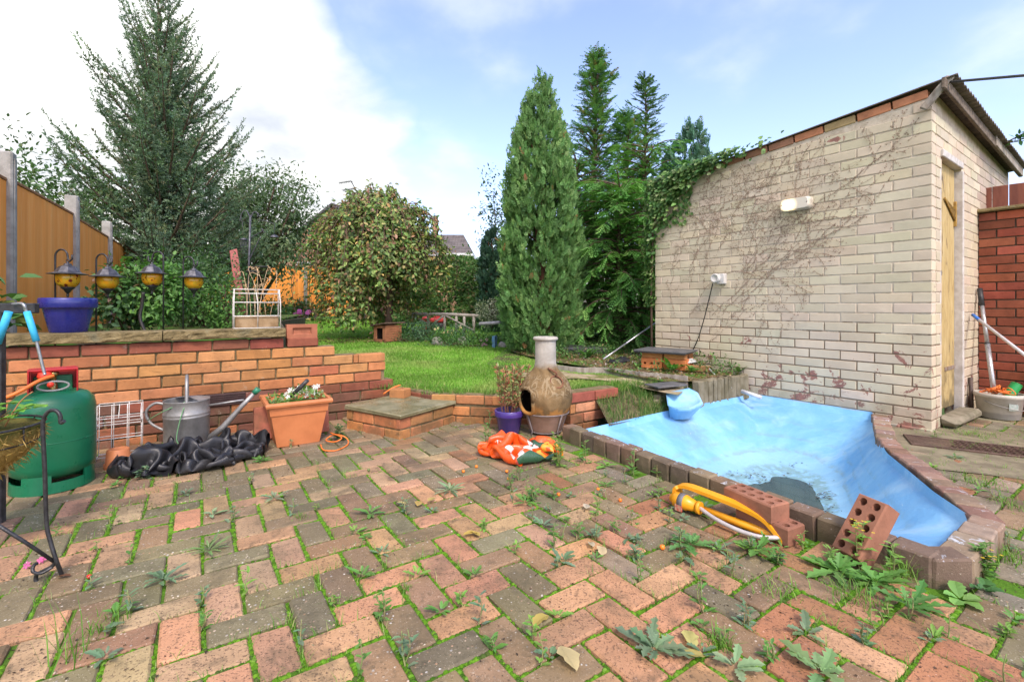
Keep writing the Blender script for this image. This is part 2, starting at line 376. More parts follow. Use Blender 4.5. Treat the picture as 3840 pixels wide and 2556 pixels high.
def painted_brick(name, src):
    """cream masonry paint over red brick: flaking low down and in patches"""
    t = NT(name); tint = t.oinfo('Color') if src == 'obj' else t.attr(); z = t.xyz()[2]
    n = t.noise(5, 5, .6); n2 = t.noise(85, 4, .65)
    paint = t.mix(1.0, tint, t.ramp(n, [(.3, (.90, .89, .87)), (.7, (1.05, 1.05, 1.04))]), 'MULTIPLY')
    grime = t.rng(t.noise(4, 6, .7, .5, stretch=(1, 1, .5)), .55, .75); paint = t.mix(t.math('MULTIPLY', grime, .35), paint, (.42, .36, .28))
    clay = t.mix(t.rng(t.noise(30, 4, .6), .35, .65), (.33, .155, .115), (.24, .12, .10))
    fl = t.math('ADD', t.noise(7.5, 7, .72, .7), t.math('ADD', t.rng(z, .05, .78, .118, 0.), t.rng(z, 2.05, 2.3, 0., .06)))
    fm = t.rng(fl, .664, .676); col = t.mix(fm, paint, clay)
    edge = t.math('MULTIPLY', t.rng(fl, .637, .664), t.math('SUBTRACT', 1.0, fm)); col = t.mix(t.math('MULTIPLY', edge, .35), col, (.50, .36, .29))
    damp = t.math('MULTIPLY', t.rng(z, .0, .3, 1, 0), t.rng(t.noise(6, 5, .65), .40, .6)); col = t.mix(t.math('MULTIPLY', damp, .5), col, (.20, .19, .12))
    h = t.math('SUBTRACT', t.math('ADD', t.math('MULTIPLY', n2, .5), t.math('MULTIPLY', t.noise(18, 4, .6), .7)), t.math('MULTIPLY', fm, .6))
    return t.fin(col, t.rng(n2, .3, .7, .6, .85), .35, t.bump(h, .5, .004))
M['painted'] = painted_brick('cream_painted_brick', 'obj'); M['painted_attr'] = painted_brick('cream_painted_brick_joined', 'attr')

# unit bricks, shared by all look-alikes
def unit_bricks(L, D, H, bev, jit, n, name):
    out = []
    for i in range(n):
        b = MB(); b.box((0, 0, 0), (L, D, H), bev=bev, jit=jit); out.append(b.mesh(name))
    return out
UB = unit_bricks(.215, .102, .065, .004, .0022, 8, 'brick')
UBS = unit_bricks(.215, .102, .065, .0025, .001, 6, 'brick')
UP = unit_bricks(.2, .1, .05, .005, .0028, 12, 'brick')
def frame_mat(c, X, Y, Z, sx=1, sy=1, sz=1):
    return Matrix(((X[0]*sx, Y[0]*sy, Z[0]*sz, c[0]), (X[1]*sx, Y[1]*sy, Z[1]*sz, c[1]), (X[2]*sx, Y[2]*sy, Z[2]*sz, c[2]), (0, 0, 0, 1)))
_mc = {}
def with_mat(me, mat):
    k = (me.name, mat.name)
    if k not in _mc:
        if not me.materials: me.materials.append(mat); _mc[k] = me
        elif me.materials[0] == mat: _mc[k] = me
        else:
            m2 = me.copy(); m2.materials.clear(); m2.materials.append(mat); _mc[k] = m2
    return _mc[k]
def put_brick(me, mat, Mx, col, parent, name='brick'):
    o = bpy.data.objects.new(name, with_mat(me, mat)); link(o); o.color = (*col, 1)
    if parent is not None: attach(o, parent)
    o.matrix_basis = Mx; return o
def joined(items, mat, name, parent):
    """items: (mesh, matrix, colour) -> one mesh of kind stuff"""
    V, F, C, n = [], [], [], 0
    for me, Mx, col in items:
        k = len(me.vertices); co = np.empty(k*3); me.vertices.foreach_get('co', co); co = co.reshape(-1, 3)
        A = np.array(Mx); V.append(co @ A[:3, :3].T+A[:3, 3]); C.append(np.tile(np.array(col)[None, :3], (k, 1)))
        F += [tuple(i+n for i in p.vertices) for p in me.polygons]; n += k
    me = bpy.data.meshes.new(name); me.from_pydata(np.concatenate(V).tolist(), [], F); me.update()
    a = me.color_attributes.new('Col', 'FLOAT_COLOR', 'POINT'); C = np.concatenate(C); C4 = np.ones((len(C), 4), np.float32); C4[:, :3] = C
    a.data.foreach_set('color', C4.ravel()); o = mesh_obj(name, me, mat, parent); o['kind'] = 'stuff'; return o
def jc(c, v=.12):
    k = 1+rnd(-v, v); return tuple(max(0, x*k*(1+rnd(-v*.5, v*.5))) for x in c)
def seen(p, size):
    """rough share of the picture a piece takes, to keep the largest as single parts"""
    if p.y < .6: return 0
    u = abs(p.x)/p.y; v = (CAM_H-p.z)/p.y
    if u > 1.16 or v > .88 or v < -.75: return 0
    return size/(p.y*p.y)

# ------------------------------------------------------------------ the plan
W0 = Vector((-2.58, 2.87, 0))                       # a point on the face of the long retaining wall, which runs along EA
def WL(t, z=0.0, back=0.0): p = W0+EA*t+EB*back; return Vector((p.x, p.y, z))
C0 = Vector((2.938, 3.265, 0)); SD = Vector((-.5806, .8142, 0)); SE = Vector((.8142, .5806, 0)); SN = -SE; SM = -SD
LAWN_Z = lambda Y: .205+.025*(Y-3.6)
low1, low2, low3 = Vector((-.62, 3.60, 0)), Vector((-.15, 3.51, 0)), Vector((.40, 3.47, 0))
STEPW = Vector((.42, 3.36, 0))                       # face of the stepped wall end, running along EA
KO = [Vector((.375, 3.055)), Vector((1.33, 1.476)), Vector((1.453, 1.466)), Vector((1.821, 1.722)), Vector((1.944, 1.965)), Vector((2.05, 2.22)),
      Vector((2.16, 2.515)), Vector((2.309, 2.804)), Vector((2.76, 3.42))]              # outer line of the pond kerb
POND = [Vector((.455, 3.035)), Vector((1.39, 1.512)), Vector((1.74, 1.752)), Vector((1.82, 2.01)), Vector((1.936, 2.28)), Vector((2.05, 2.553)), Vector((2.27, 2.9)),
        Vector((2.655, 3.42)), Vector((2.74, 3.55)), Vector((2.16, 4.36)), Vector((2.07, 4.18)), Vector((1.495, 3.80)), Vector((1.169, 3.566))]
def inside(p, poly):
    c = False; n = len(poly); j = n-1
    for i in range(n):
        a, b = poly[i], poly[j]
        if (a[1] > p[1]) != (b[1] > p[1]) and p[0] < (b[0]-a[0])*(p[1]-a[1])/(b[1]-a[1])+a[0]: c = not c
        j = i
    return c
R0 = C0+SE*1.375
PATIO = [(-6.5, .2), tuple(WL(-2.6)[:2]), tuple(WL(1.95)[:2]), tuple(low1[:2]), tuple(low2[:2]), tuple(low3[:2]), (.42, 3.40), (.40, 3.09)]+[tuple(k) for k in KO]+[
         (2.80, 3.46), tuple((C0-SE*.02)[:2]), tuple(R0[:2]), tuple((R0-SD*3.2)[:2]), (5.4, -1.4), (-6.5, -1.4)]

def soil_mat(name, c1, c2, moss=0.0, mc=(.05, .12, .015)):
    t = NT(name); n = t.noise(16, 6, .7); f = t.noise(90, 4, .7)
    col = t.mix(t.rng(n, .35, .65), c1, c2)
    if moss: col = t.mix(t.rng(t.noise(4.5, 6, .65), .5-moss*.3, .62-moss*.2), col, t.mix(t.noise(60, 3), mc, tuple(x*1.8 for x in mc)))
    return t.fin(col, .95, .15, t.bump(t.math('ADD', n, f), .8, .01))
M['joint'] = soil_mat('joint_soil_and_moss', (.055, .045, .026), (.085, .07, .04), .6, (.06, .135, .012))
M['soil'] = soil_mat('bed_soil', (.045, .032, .022), (.10, .07, .045), .25)
M['far_ground'] = soil_mat('far_ground', (.05, .09, .02), (.08, .12, .03), 0)

def ngon(name, pts, mat, kind='structure'):
    bm = bmesh.new(); f = bm.faces.new([bm.verts.new(p) for p in pts]); bm.normal_update()
    if f.normal.z < 0: f.normal_flip()
    bmesh.ops.triangulate(bm, faces=bm.faces[:]); me = bpy.data.meshes.new(name); bm.to_mesh(me); bm.free()
    o = mesh_obj(name, me, mat); o['kind'] = kind; return o
g = MB(); g.add([(-400, -60, -.6), (400, -60, -.6), (400, 700, -.6), (-400, 700, -.6)], [(0, 1, 2, 3)]); tag(g.obj('ground', M['far_ground']), kind='structure')
patio = ngon('patio', [(p[0], p[1], -.011) for p in PATIO], M['joint'])

# ------------------------------------------------------------------ block paving, 90 degree herringbone
PW = .10313; PO = Vector((-.5052, 1.142, 0))
def lat(a, b, z=0.0): p = PO+EA*(a*PW)+EB*(b*PW); return Vector((p.x, p.y, z))
PINK, SALM, BRN, OLV, GREY, RED, TAN = (.47, .258, .138), (.42, .275, .152), (.25, .16, .09), (.185, .153, .085), (.22, .183, .126), (.34, .16, .078), (.28, .23, .148)
KNOWN = {('A', 0, 0): PINK, ('A', 1, 1): PINK, ('A', 2, 2): PINK, ('A', 3, 3): BRN, ('A', 4, 4): BRN, ('A', 3, -1): PINK, ('A', 4, 0): PINK, ('A', 5, 1): BRN, ('A', 6, 2): OLV,
         ('A', 0, 4): PINK, ('A', 1, 5): BRN, ('A', 2, 6): BRN, ('A', -1, 3): OLV, ('A', -2, 2): OLV, ('A', 7, -1): PINK, ('A', 6, -2): PINK, ('A', 5, -3): PINK, ('A', 8, 0): PINK,
         ('A', 4, -4): BRN, ('A', 2, -2): OLV, ('A', 1, -3): BRN, ('B', 2, -1): BRN, ('B', 3, 0): BRN, ('B', 4, 1): PINK, ('B', 5, 2): PINK, ('B', 6, 3): PINK, ('B', 0, 1): OLV, ('B', 1, 2): OLV,
         ('B', 2, 3): BRN, ('B', 3, 4): PINK, ('B', 4, 5): OLV, ('B', -1, 0): PINK, ('B', 6, -1): OLV, ('B', 5, -2): OLV, ('B', 4, -3): BRN, ('B', 8, -3): PINK, ('B', 7, -4): PINK, ('B', 9, -2): TAN,
         ('B', 10, -1): PINK, ('B', 1, -2): BRN, ('A', -3, 1): SALM, ('A', -1, 7): PINK, ('B', -2, 3): SALM, ('B', -3, 2): PINK}
pav = []; JOINTS = []
for m in range(-16, 17):
    for k in range(-34, 44):
        for typ in 'AB':
            if typ == 'A': a0, b0, la, lb = k+2*m, k-2*m, 2, 1
            else: a0, b0, la, lb = k+2*m+2, k-1-2*m, 1, 2
            c = lat(a0+la/2, b0+lb/2)
            if c.y < .35 or c.y > 4.6 or abs(c.x) > 5.2: continue
            if not inside(c, PATIO): continue
            cs = [lat(a0+x*la, b0+y*lb) for x in (0, 1) for y in (0, 1)]
            if any(inside(q, POND) for q in cs): continue
            r = random.random(); key = (typ, a0, b0); nz = fbm((c.x, c.y, 0), .9)
            right = c.x > 1.25+.45*(c.y-1.0) and c.x > 1.2
            if key in KNOWN: col = KNOWN[key]
            elif right: col = random.choice((GREY, GREY, TAN, BRN, RED, GREY))
            elif c.y > 2.25: col = random.choice((OLV, OLV, BRN, SALM, OLV, GREY, RED) if nz < .1 else (OLV, BRN, PINK, SALM))
            elif c.x < -.9: col = random.choice((SALM, OLV, SALM, OLV, BRN, PINK, OLV))
            elif c.x > .45: col = random.choice((PINK, RED, OLV, BRN, PINK, OLV))
            else: col = random.choice((PINK, BRN, OLV, SALM, PINK, BRN))
            kind = 'clay' if col in (PINK, SALM, RED) else 'agg'
            A, B = (EA, EB) if typ == 'A' else (EB, -EA)
            tilt = Vector((rnd(-.007, .007), rnd(-.007, .007), 1)).normalized(); rz = rnd(-.014, .014)
            A2 = (A*math.cos(rz)+B*math.sin(rz)); A2 = (A2-tilt*A2.dot(tilt)).normalized(); B2 = tilt.cross(A2)
            cc = c+Vector((rnd(-.0012, .0012), rnd(-.0012, .0012), -.025+rnd(-.003, .0025)))
            far = max(0, min(1, (c.y-2.2)/1.3)); tint = jc(col, .16)
            if far and not right: tint = tuple(x*(1-.45*far)+y*.45*far for x, y in zip(tint, OLV))
            ln = .1945 if kind == 'clay' else .1965
            Mx = frame_mat(cc, A2, B2, tilt, ln/.2, rnd(.925, .955), 1)
            pav.append((seen(c, 1.0), random.choice(UP), kind, Mx, tint))
            if typ == 'A': JOINTS += [(lat(a0, b0), lat(a0+2, b0)), (lat(a0, b0), lat(a0, b0+1)), (lat(a0+2, b0), lat(a0+2, b0+1)), (lat(a0, b0+1), lat(a0+2, b0+1))]
            else: JOINTS += [(lat(a0, b0), lat(a0, b0+2)), (lat(a0+1, b0), lat(a0+1, b0+2)), (lat(a0, b0), lat(a0+1, b0)), (lat(a0, b0+2), lat(a0+1, b0+2))]
pav.sort(key=lambda x: -x[0])
for s_, me, kind, Mx, tint in pav[:300]: put_brick(me, M['paver_'+kind], Mx, tint, patio)
for kd in ('clay', 'agg'):
    it = [(me, Mx, tint) for s_, me, kind, Mx, tint in pav[300:] if kind == kd]
    joined(it, M['paver_'+kd+'_attr'], 'paving_bricks', patio)

# ------------------------------------------------------------------ walls
def course(parent, P0, D, N, z, t0, t1, off, cols, mat, me_set=UB, depth=.102, proud=.003, store=None, pitch=.225, h=.065):
    """one course of stretchers on the face line P0+D*t; N points out of the face"""
    t = t0-off
    while t < t1-.02:
        a, b = max(t, t0), min(t+pitch-.010, t1)
        if b-a > .03:
            col = cols(a, z) if callable(cols) else random.choice(cols)
            c = P0+D*((a+b)/2)-N*(depth/2-proud+rnd(-.0015, .0015)); c = Vector((c.x, c.y, z+.0325+rnd(-.0012, .0012)))
            Mx = frame_mat(c, D, -N if D.cross(-N).z > 0 else N, EZ, (b-a)/.215, depth/.102, h/.065)
            if store is None: put_brick(random.choice(me_set), mat, Mx, jc(col, .19), parent)
            else: store.append((seen(c, (b-a)), random.choice(me_set), Mx, jc(col, .075), c))
        t += pitch
OR1, OR2, OR3, WRED, WDRK = (.42, .19, .075), (.36, .145, .065), (.45, .205, .085), (.24, .08, .048), (.18, .08, .055)

# long retaining wall with a coping of split stone
wall_L = thing('retaining_wall', 'orange brick retaining wall with stone coping, stepping down to the lawn', 'wall', WL(.3))
core = MB()
core.box((WL(-.55, .31, .065)), (3.1, .10, .66), (EA, EB, EZ)); core.box(WL(1.40, .21, .065), (.88, .10, .52), (EA, EB, EZ)) if False else None
for z0, t1 in ((-.02, 1.90), (.055, 1.90), (.13, 1.90), (.205, 1.89), (.28, 1.835), (.355, 1.83), (.43, 1.60), (.505, 1.43), (.58, 1.07)):
    core.box(WL((1.0+t1)/2-.006, z0+.0325, .062), (t1-1.0, .095, .0745), (EA, EB, EZ))
core.obj('mortar', M['mortar'], wall_L)
rows = [(-.02, 1.91, .05, (WDRK, WDRK, OR2)), (.055, 1.91, .16, (WDRK, OR2, WDRK)), (.13, 1.91, .09, (OR2, WRED, WDRK, OR1)), (.205, 1.90, .02, (WDRK, WRED, WRED)),
        (.28, 1.84, .14, (OR1, OR2, OR3, OR1)), (.355, 1.835, .03, (OR1, OR3, OR1, OR2)), (.43, 1.61, .15, (OR1, OR3, OR3)), (.505, 1.435, .06, (OR3, OR1, OR2)), (.58, 1.08, .20, (WRED, WRED))]
for z, t1, off, cs in rows: course(wall_L, W0, EA, -EB, z, -2.1, t1, off, cs, M['brick'])
M['coping'] = None
def coping_mat():
    t = NT('split_stone'); n = t.noise(12, 6, .7); n2 = t.noise(45, 5, .75)
    col = t.ramp(n, [(.25, (.08, .065, .03)), (.5, (.21, .16, .075)), (.75, (.34, .27, .14))]); col = t.mix(t.rng(t.noise(6, 5), .55, .7), col, (.17, .16, .10))
    return t.fin(col, .9, .2, t.bump(t.math('ADD', n, n2), 1.0, .014))
M['coping'] = coping_mat()
def rough_slab(mb, c, size, ax, nx=18, seed=0):
    """slab with a hewn front: grid on the front face pushed in and out"""
    L, D, H = size; rowsz = [-.5, -.42, -.2, 0, .2, .42, .5]; vs = []
    for i in range(nx+1):
        for k, zz in enumerate(rowsz):
            x = (i/nx-.5)*L; e = 0 if k in (0, len(rowsz)-1) else 1
            d = -.5*D-(.012*e)+.012*fbm((x*9+seed, zz*3, seed), 1.5, 4)+(.006 if not e else 0)*rnd(-1, 1)
            vs.append(Vector(c)+ax[0]*x+ax[1]*d+ax[2]*(zz*H))
    m = len(rowsz); fs = [(i*m+k, (i+1)*m+k, (i+1)*m+k+1, i*m+k+1) for i in range(nx) for k in range(m-1)]
    n = len(vs)
    for i in range(nx+1): vs.append(Vector(c)+ax[0]*((i/nx-.5)*L)+ax[1]*(.5*D)+ax[2]*(.5*H)); vs.append(Vector(c)+ax[0]*((i/nx-.5)*L)+ax[1]*(.5*D)-ax[2]*(.5*H))
    for i in range(nx):
        fs.append((i*m+m-1, (i+1)*m+m-1, n+2*(i+1), n+2*i)); fs.append((n+2*i, n+2*(i+1), n+2*(i+1)+1, n+2*i+1)); fs.append((i*m, n+2*i+1, n+2*(i+1)+1, (i+1)*m))
    fs.append(tuple(range(m))[::1]+(n, n+1)); fs.append(tuple(nx*m+k for k in range(m))[::-1]+(n+2*nx+1, n+2*nx))
    mb.add(vs, fs)
for i, (a, b) in enumerate(((-2.1, -1.00), (-.995, .345), (.351, 1.075))):
    s_ = MB(); rough_slab(s_, WL((a+b)/2, .690, .085), (b-a, .22, .064), (EA, EB, EZ), 40 if i else 12, i*7.3); s_.obj('coping_stone', M['coping'], wall_L)
# cored bricks loose-laid at the stepped end show their holes: built with real recesses
def cored_brick(mb, c, ax, size=(.215, .102, .065), holes=(5, 2), r=.0135, hz=.05, bev=.002):
    """brick with a hole grid through the face ax[2]: top face is a grid of cells each with an octagonal pit"""
    c = Vector(c); L, D, H = size; nx, ny = holes; X, Y, Z = ax; P = lambda x, y, z: c+X*x+Y*y+Z*z
    mb.box(c-Z*.003, (L, D, H-.006), ax)      # body, just under the pierced face
    mb.f = mb.f[:-6]; mb.m = mb.m[:-6]; mb.smooth = mb.smooth[:-6]; n0 = len(mb.v)-8
    for f in [(0, 1, 3, 2), (4, 6, 7, 5), (0, 4, 5, 1), (2, 3, 7, 6), (0, 2, 6, 4)]:
        mb.f.append(tuple(i+n0 for i in f)); mb.m.append(mb.mi); mb.smooth.append(False)
    zt = H/2-.006; zT = H/2
    fr = [(-L/2, -D/2), (L/2, -D/2), (L/2, D/2), (-L/2, D/2)]; i4 = [(x-math.copysign(.004, x), y-math.copysign(.004, y)) for x, y in fr]
    mb.add([P(x, y, zt) for x, y in fr]+[P(x, y, zT) for x, y in i4], [(0, 1, 5, 4), (1, 2, 6, 5), (2, 3, 7, 6), (3, 0, 4, 7)])
    xs = np.linspace(i4[0][0], i4[1][0], nx+1); ys = np.linspace(i4[0][1], i4[2][1], ny+1)
    for i in range(nx):
        for j in range(ny):
            x0, x1, y0, y1 = xs[i], xs[i+1], ys[j], ys[j+1]; cx, cy = (x0+x1)/2, (y0+y1)/2; rr = min(r, (x1-x0)*.42, (y1-y0)*.42)
            sq = [(x1, cy), (x1, y1), (cx, y1), (x0, y1), (x0, cy), (x0, y0), (cx, y0), (x1, y0)]
            ov = [(cx+rr*math.cos(k*PI/4), cy+rr*math.sin(k*PI/4)) for k in range(8)]
            vs = [P(x, y, zT) for x, y in sq]+[P(x, y, zT) for x, y in ov]+[P(x, y, zT-hz) for x, y in ov]
            fs = [(k, (k+1) % 8, 8+(k+1) % 8, 8+k) for k in range(8)]+[(8+k, 8+(k+1) % 8, 16+(k+1) % 8, 16+k) for k in range(8)]+[tuple(range(16, 24))]
            mb.add(vs, fs)
for a in (1.615,):
    b = MB(); cored_brick(b, WL(a+.107, .4625, .048), (EA, EB, EZ), holes=(3, 1), r=.02); o = b.obj('brick', M['brick'], wall_L); o.color = (*OR3, 1)
# two loose bricks on the step of the wall
b1 = MB(); b1.box(WL(1.20, .6125, .05), (.215, .102, .065), (EA, EB, EZ), .004); o = b1.obj('red_brick', M['brick_smooth']); o.color = (*WRED, 1)
tag(o, 'dark red brick lying on the stepped wall under the frogged brick', 'brick')
def frogged_brick(c, ax, col, name='frogged_brick'):
    b = MB(); L, D, H = .215, .066, .102; X, Y, Z = ax; c = Vector(c); P = lambda x, y, z: c+X*x+Y*y+Z*z
    o4 = [(-L/2, -H/2), (L/2, -H/2), (L/2, H/2), (-L/2, H/2)]; m4 = [(x*.62, z*.50) for x, z in o4]; n4 = [(x*.54, z*.36) for x, z in o4]
    vs = [P(x, -D/2, z) for x, z in o4]+[P(x, -D/2, z) for x, z in m4]+[P(x, -D/2+.016, z) for x, z in n4]+[P(x, D/2, z) for x, z in o4]
    q = [0, 1, 2, 3]; fs = [(k, (k+1) % 4, 4+(k+1) % 4, 4+k) for k in q]+[(4+k, 4+(k+1) % 4, 8+(k+1) % 4, 8+k) for k in q]+[(8, 9, 10, 11)]
    fs += [((k+1) % 4, k, 12+k, 12+(k+1) % 4) for k in q]+[(15, 14, 13, 12)]
    b.add(vs, fs); b.lathe([(.006, 0), (.004, .004), (0, .005)], P(0, -D/2+.0165, 0), 10, ax=(X, Z, -Y)); o = b.obj(name, M['brick_smooth']); o.color = (*col, 1); return o
o = frogged_brick(WL(1.195, .696, .04), (EA, EB, EZ), (.34, .13, .075)); tag(o, 'red brick standing on edge on the wall with its frog facing the patio', 'brick')

# low wall behind the step and chiminea
low = thing('low_brick_wall', 'low orange brick wall edging the lawn behind the chiminea', 'wall', low2)
core = MB()
e1 = WL(1.88, 0, .03)
for p, q in ((e1, low1), (low1, low2), (low2, low3)):
    d = (q-p); L = d.length; d.normalize(); n = Vector((d.y, -d.x, 0))
    core.box((p+q)/2-n*.065+EZ*.09, (L, .10, .24), (d, -n, EZ))
    off = rnd(0, .1)
    for i, z in enumerate((-.02, .055, .13)):
        top = i == 2; cs = (WDRK, WRED, WDRK) if p is e1 else ((OR3, OR1, OR1) if top else (OR1, OR2, OR2))
        course(low, p, d, n, z+(.01 if top and p is not e1 else 0), 0, L, off+(.11 if i % 2 else 0), cs, M['brick'])
core.obj('mortar', M['mortar'], low)
for i, tt in enumerate((.06, .30)):
    d = (low2-low1).normalized(); b = MB(); n = Vector((d.y, -d.x, 0))
# stepped wall end by the pond
stp = thing('stepped_wall_end', 'short brick wall end stepping down beside the pond, topped with dark red bricks', 'wall', STEPW)
core = MB()
for z, t1 in ((-.04, .26), (.035, .73), (.11, .58), (.185, .47)): core.box(STEPW+EA*(t1/2)+EB*.058+EZ*(z+.037), (t1-.012, .09, .076), (EA, EB, EZ))
core.obj('mortar', M['mortar'], stp)
for z, t1, off, cs in ((-.04, .27, .1, (OR2,)), (.035, .74, .09, (OR1, OR2, (.55, .25, .14))), (.11, .60, .17, (OR1, (.55, .26, .15)))): course(stp, STEPW, EA, -EB, z, 0, t1, off, cs, M['brick'])
course(stp, STEPW+EB*-.012, EA, -EB, .188, -.012, .49, 0, ((.25, .075, .05), (.28, .09, .06)), M['brick_smooth'], UBS, .125, pitch=.25)
b = MB(); cored_brick(b, STEPW+EA*.545+EB*.052+EZ*.1435, (EA, EB, EZ), (.10, .09, .066), (1, 1), .026); o = b.obj('brick', M['brick'], stp); o.color = (*OR3, 1)

# slab step
stA = Vector((-1.20, 3.40, 0)); stF = Vector((-.745, 3.10, 0)); stR = Vector((-.60, 3.60, 0))
d1 = (stF-stA).normalized(); n1 = Vector((d1.y, -d1.x, 0)); step = thing('garden_step', 'brick step with a mossy grey slab on top below the lawn', 'step', stF)
L1 = (stF-stA).length; d2 = -n1; L2 = .54
core = MB(); core.box(stA+d1*(L1/2)+d2*(L2/2)+EZ*.068, (L1-.014, L2-.014, .134), (d1, d2, EZ)); core.obj('mortar', M['mortar'], step)
for z, off in ((-.012, .05), (.064, .16)):
    course(step, stA, d1, n1, z, 0, L1, off, (OR1, OR2, OR3), M['brick']); course(step, stF+d2*.106, d2, d1, z, 0, L2-.1, off+.07, (OR1, OR2, OR3), M['brick'])
def slab_mat():
    t = NT('mossy_slab'); n = t.noise(7, 6, .7); n2 = t.noise(70, 4, .7)
    col = t.ramp(n, [(.25, (.10, .10, .045)), (.5, (.20, .18, .095)), (.75, (.30, .28, .18))]); return t.fin(col, t.rng(t.noise(5, 4), .4, .6, .25, .8), .5, t.bump(n2, .35, .004))
M['slab'] = slab_mat()
b = MB(); b.box(stA+d1*(L1/2)+d2*(L2/2)+EZ*.152, (L1+.04, L2+.03, .032), (d1, d2, EZ), .006, .004); b.obj('slab', M['slab'], step)
b = MB(); hb = stA+d1*.10+d2*.42+EZ*.2015; ang = .25; hx = (d1*math.cos(ang)+d2*math.sin(ang)); cored_brick(b, hb, (hx, EZ.cross(hx), EZ), (.13, .10, .066), (1, 1), .03)
o = b.obj('half_brick', M['brick']); o.color = (*OR1, 1); tag(o, 'broken half brick with a hole lying on the slab step', 'brick')

# air brick grille in the wall
vt = MB(); vc = WL(.70, .235, -.004); vt.box(vc, (.24, .012, .085), (EA, EB, EZ), .002)
for i in range(6): vt.box(vc-EB*.009+EZ*(-.034+.0136*i), (.232, .01, .0055), (EA, EB, EZ), .001)
M['plastic_brown'] = simple('brown_plastic', (.045, .022, .02), (.07, .035, .03), 20, .4, .5)
tag(vt.obj('air_vent', M['plastic_brown']), 'brown louvred plastic air vent set in the brick retaining wall', 'vent')
# ------------------------------------------------------------------ cream shed
CREAM = (.59, .508, .378)
shed = thing('brick_shed', 'cream painted brick outhouse with flaking paint and corrugated roof beside the pond', 'shed', C0+SD*1.1+SE*1.0)
SL, SW = 2.33, 2.72
zc = lambda t: 2.335-.078*t                                  # top of the painted courses
zr = lambda t, d=0.0: 2.425-.094*t-.050*d                    # underside of the roof sheet
core = MB()
ctop = [zc(0)+.03, zc(SL)+.03]
def wedge(mb, p0, p1, thick, n, z0, za, zb):
    a, b = Vector(p0), Vector(p1); vs = [a+EZ*z0, b+EZ*z0, b+EZ*zb, a+EZ*za]; vs += [v-n*thick for v in vs]
    mb.add(vs, [(0, 1, 2, 3), (7, 6, 5, 4), (0, 4, 5, 1), (1, 5, 6, 2), (2, 6, 7, 3), (3, 7, 4, 0)])
wedge(core, C0-SN*.003-SM*.003, C0+SD*SL-SN*.003, .09, SN, -.06, zc(0)+.02, zc(SL)+.02)
DO0, DO1, DOZ = .235, .80, 2.03                              # door opening along the side
wedge(core, C0+SE*.106-SM*.003, C0+SE*(DO0-.002)-SM*.003, .09, SM, -.06, zr(0)-.03, zr(0)-.03)
wedge(core, C0+SE*(DO1+.002)-SM*.003, C0+SE*SW-SM*.003, .09, SM, -.06, zr(0, DO1)-.02, zr(0, SW)-.02)
wedge(core, C0+SE*(DO0-.002)-SM*.003, C0+SE*(DO1+.002)-SM*.003, .09, SM, DOZ, zr(0)-.03, zr(0, DO1)-.02)
wedge(core, C0+SE*SW, C0+SE*SW+SD*SL, .09, SE, -.06, zr(0, SW)-.02, zr(SL, SW)-.02); wedge(core, C0+SD*SL+SE*.1, C0+SD*SL+SE*SW, .09, SD, -.06, zr(SL)-.03, zr(SL, SW)-.02)
core.obj('mortar', M['mortar_cream'], shed)
bs = []
def creamcol(t, z):
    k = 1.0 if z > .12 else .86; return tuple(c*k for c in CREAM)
for r in range(31):
    z = .012+.075*r
    t1 = SL
    if z+.075 > zc(SL)+.005: t1 = max(0, min(SL, (2.335+.012-(z+.075))/.078))
    if t1 > .1: course(shed, C0, SD, SN, z, 0, t1, .0 if r % 2 else .1125, creamcol, M['painted'], UBS, store=bs, proud=.0012)
    zs = z+.075
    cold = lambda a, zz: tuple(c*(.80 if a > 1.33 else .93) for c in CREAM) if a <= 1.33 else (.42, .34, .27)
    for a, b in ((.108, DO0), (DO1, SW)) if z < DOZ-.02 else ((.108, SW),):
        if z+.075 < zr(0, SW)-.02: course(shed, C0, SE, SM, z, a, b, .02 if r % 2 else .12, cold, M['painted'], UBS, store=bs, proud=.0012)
bs.sort(key=lambda x: -x[0])
for s_, me, Mx, col, c in bs[:300]: put_brick(me, M['painted'], Mx, col, shed)
joined([(me, Mx, col) for s_, me, Mx, col, c in bs[300:]], M['painted_attr'], 'wall_bricks', shed)
# raking course of bare bricks under the roof
RK = (SD-EZ*.078).normalized(); RN = SN; RZ = RK.cross(RN); RZ = RZ if RZ.z > 0 else -RZ; t = .02; i = 0
while t < SL-.1:
    b = MB(); L = rnd(.2, .22); c = C0+SD*(t+L/2)-SN*.045+EZ*(zc(t+L/2)+.045); b.box(c, (L, .1, .062), (RK, -RN, RZ), .004, .002)
    o = b.obj('coping_brick', M['brick_smooth'], shed); o.color = (*((.50, .22, .12) if i < 4 and i != 2 else (.42, .31, .16) if i == 2 else (.33, .17, .11)), 1); t += L+.012; i += 1
M['roof_sheet'] = simple('weathered_sheet', (.12, .10, .085), (.20, .17, .14), 14, .85, .3, .6, 60)
M['old_wood'] = simple('grey_weathered_wood', (.24, .20, .16), (.38, .34, .29), 20, .85, .25, .7, 60, stretch=(1, 1, .25))
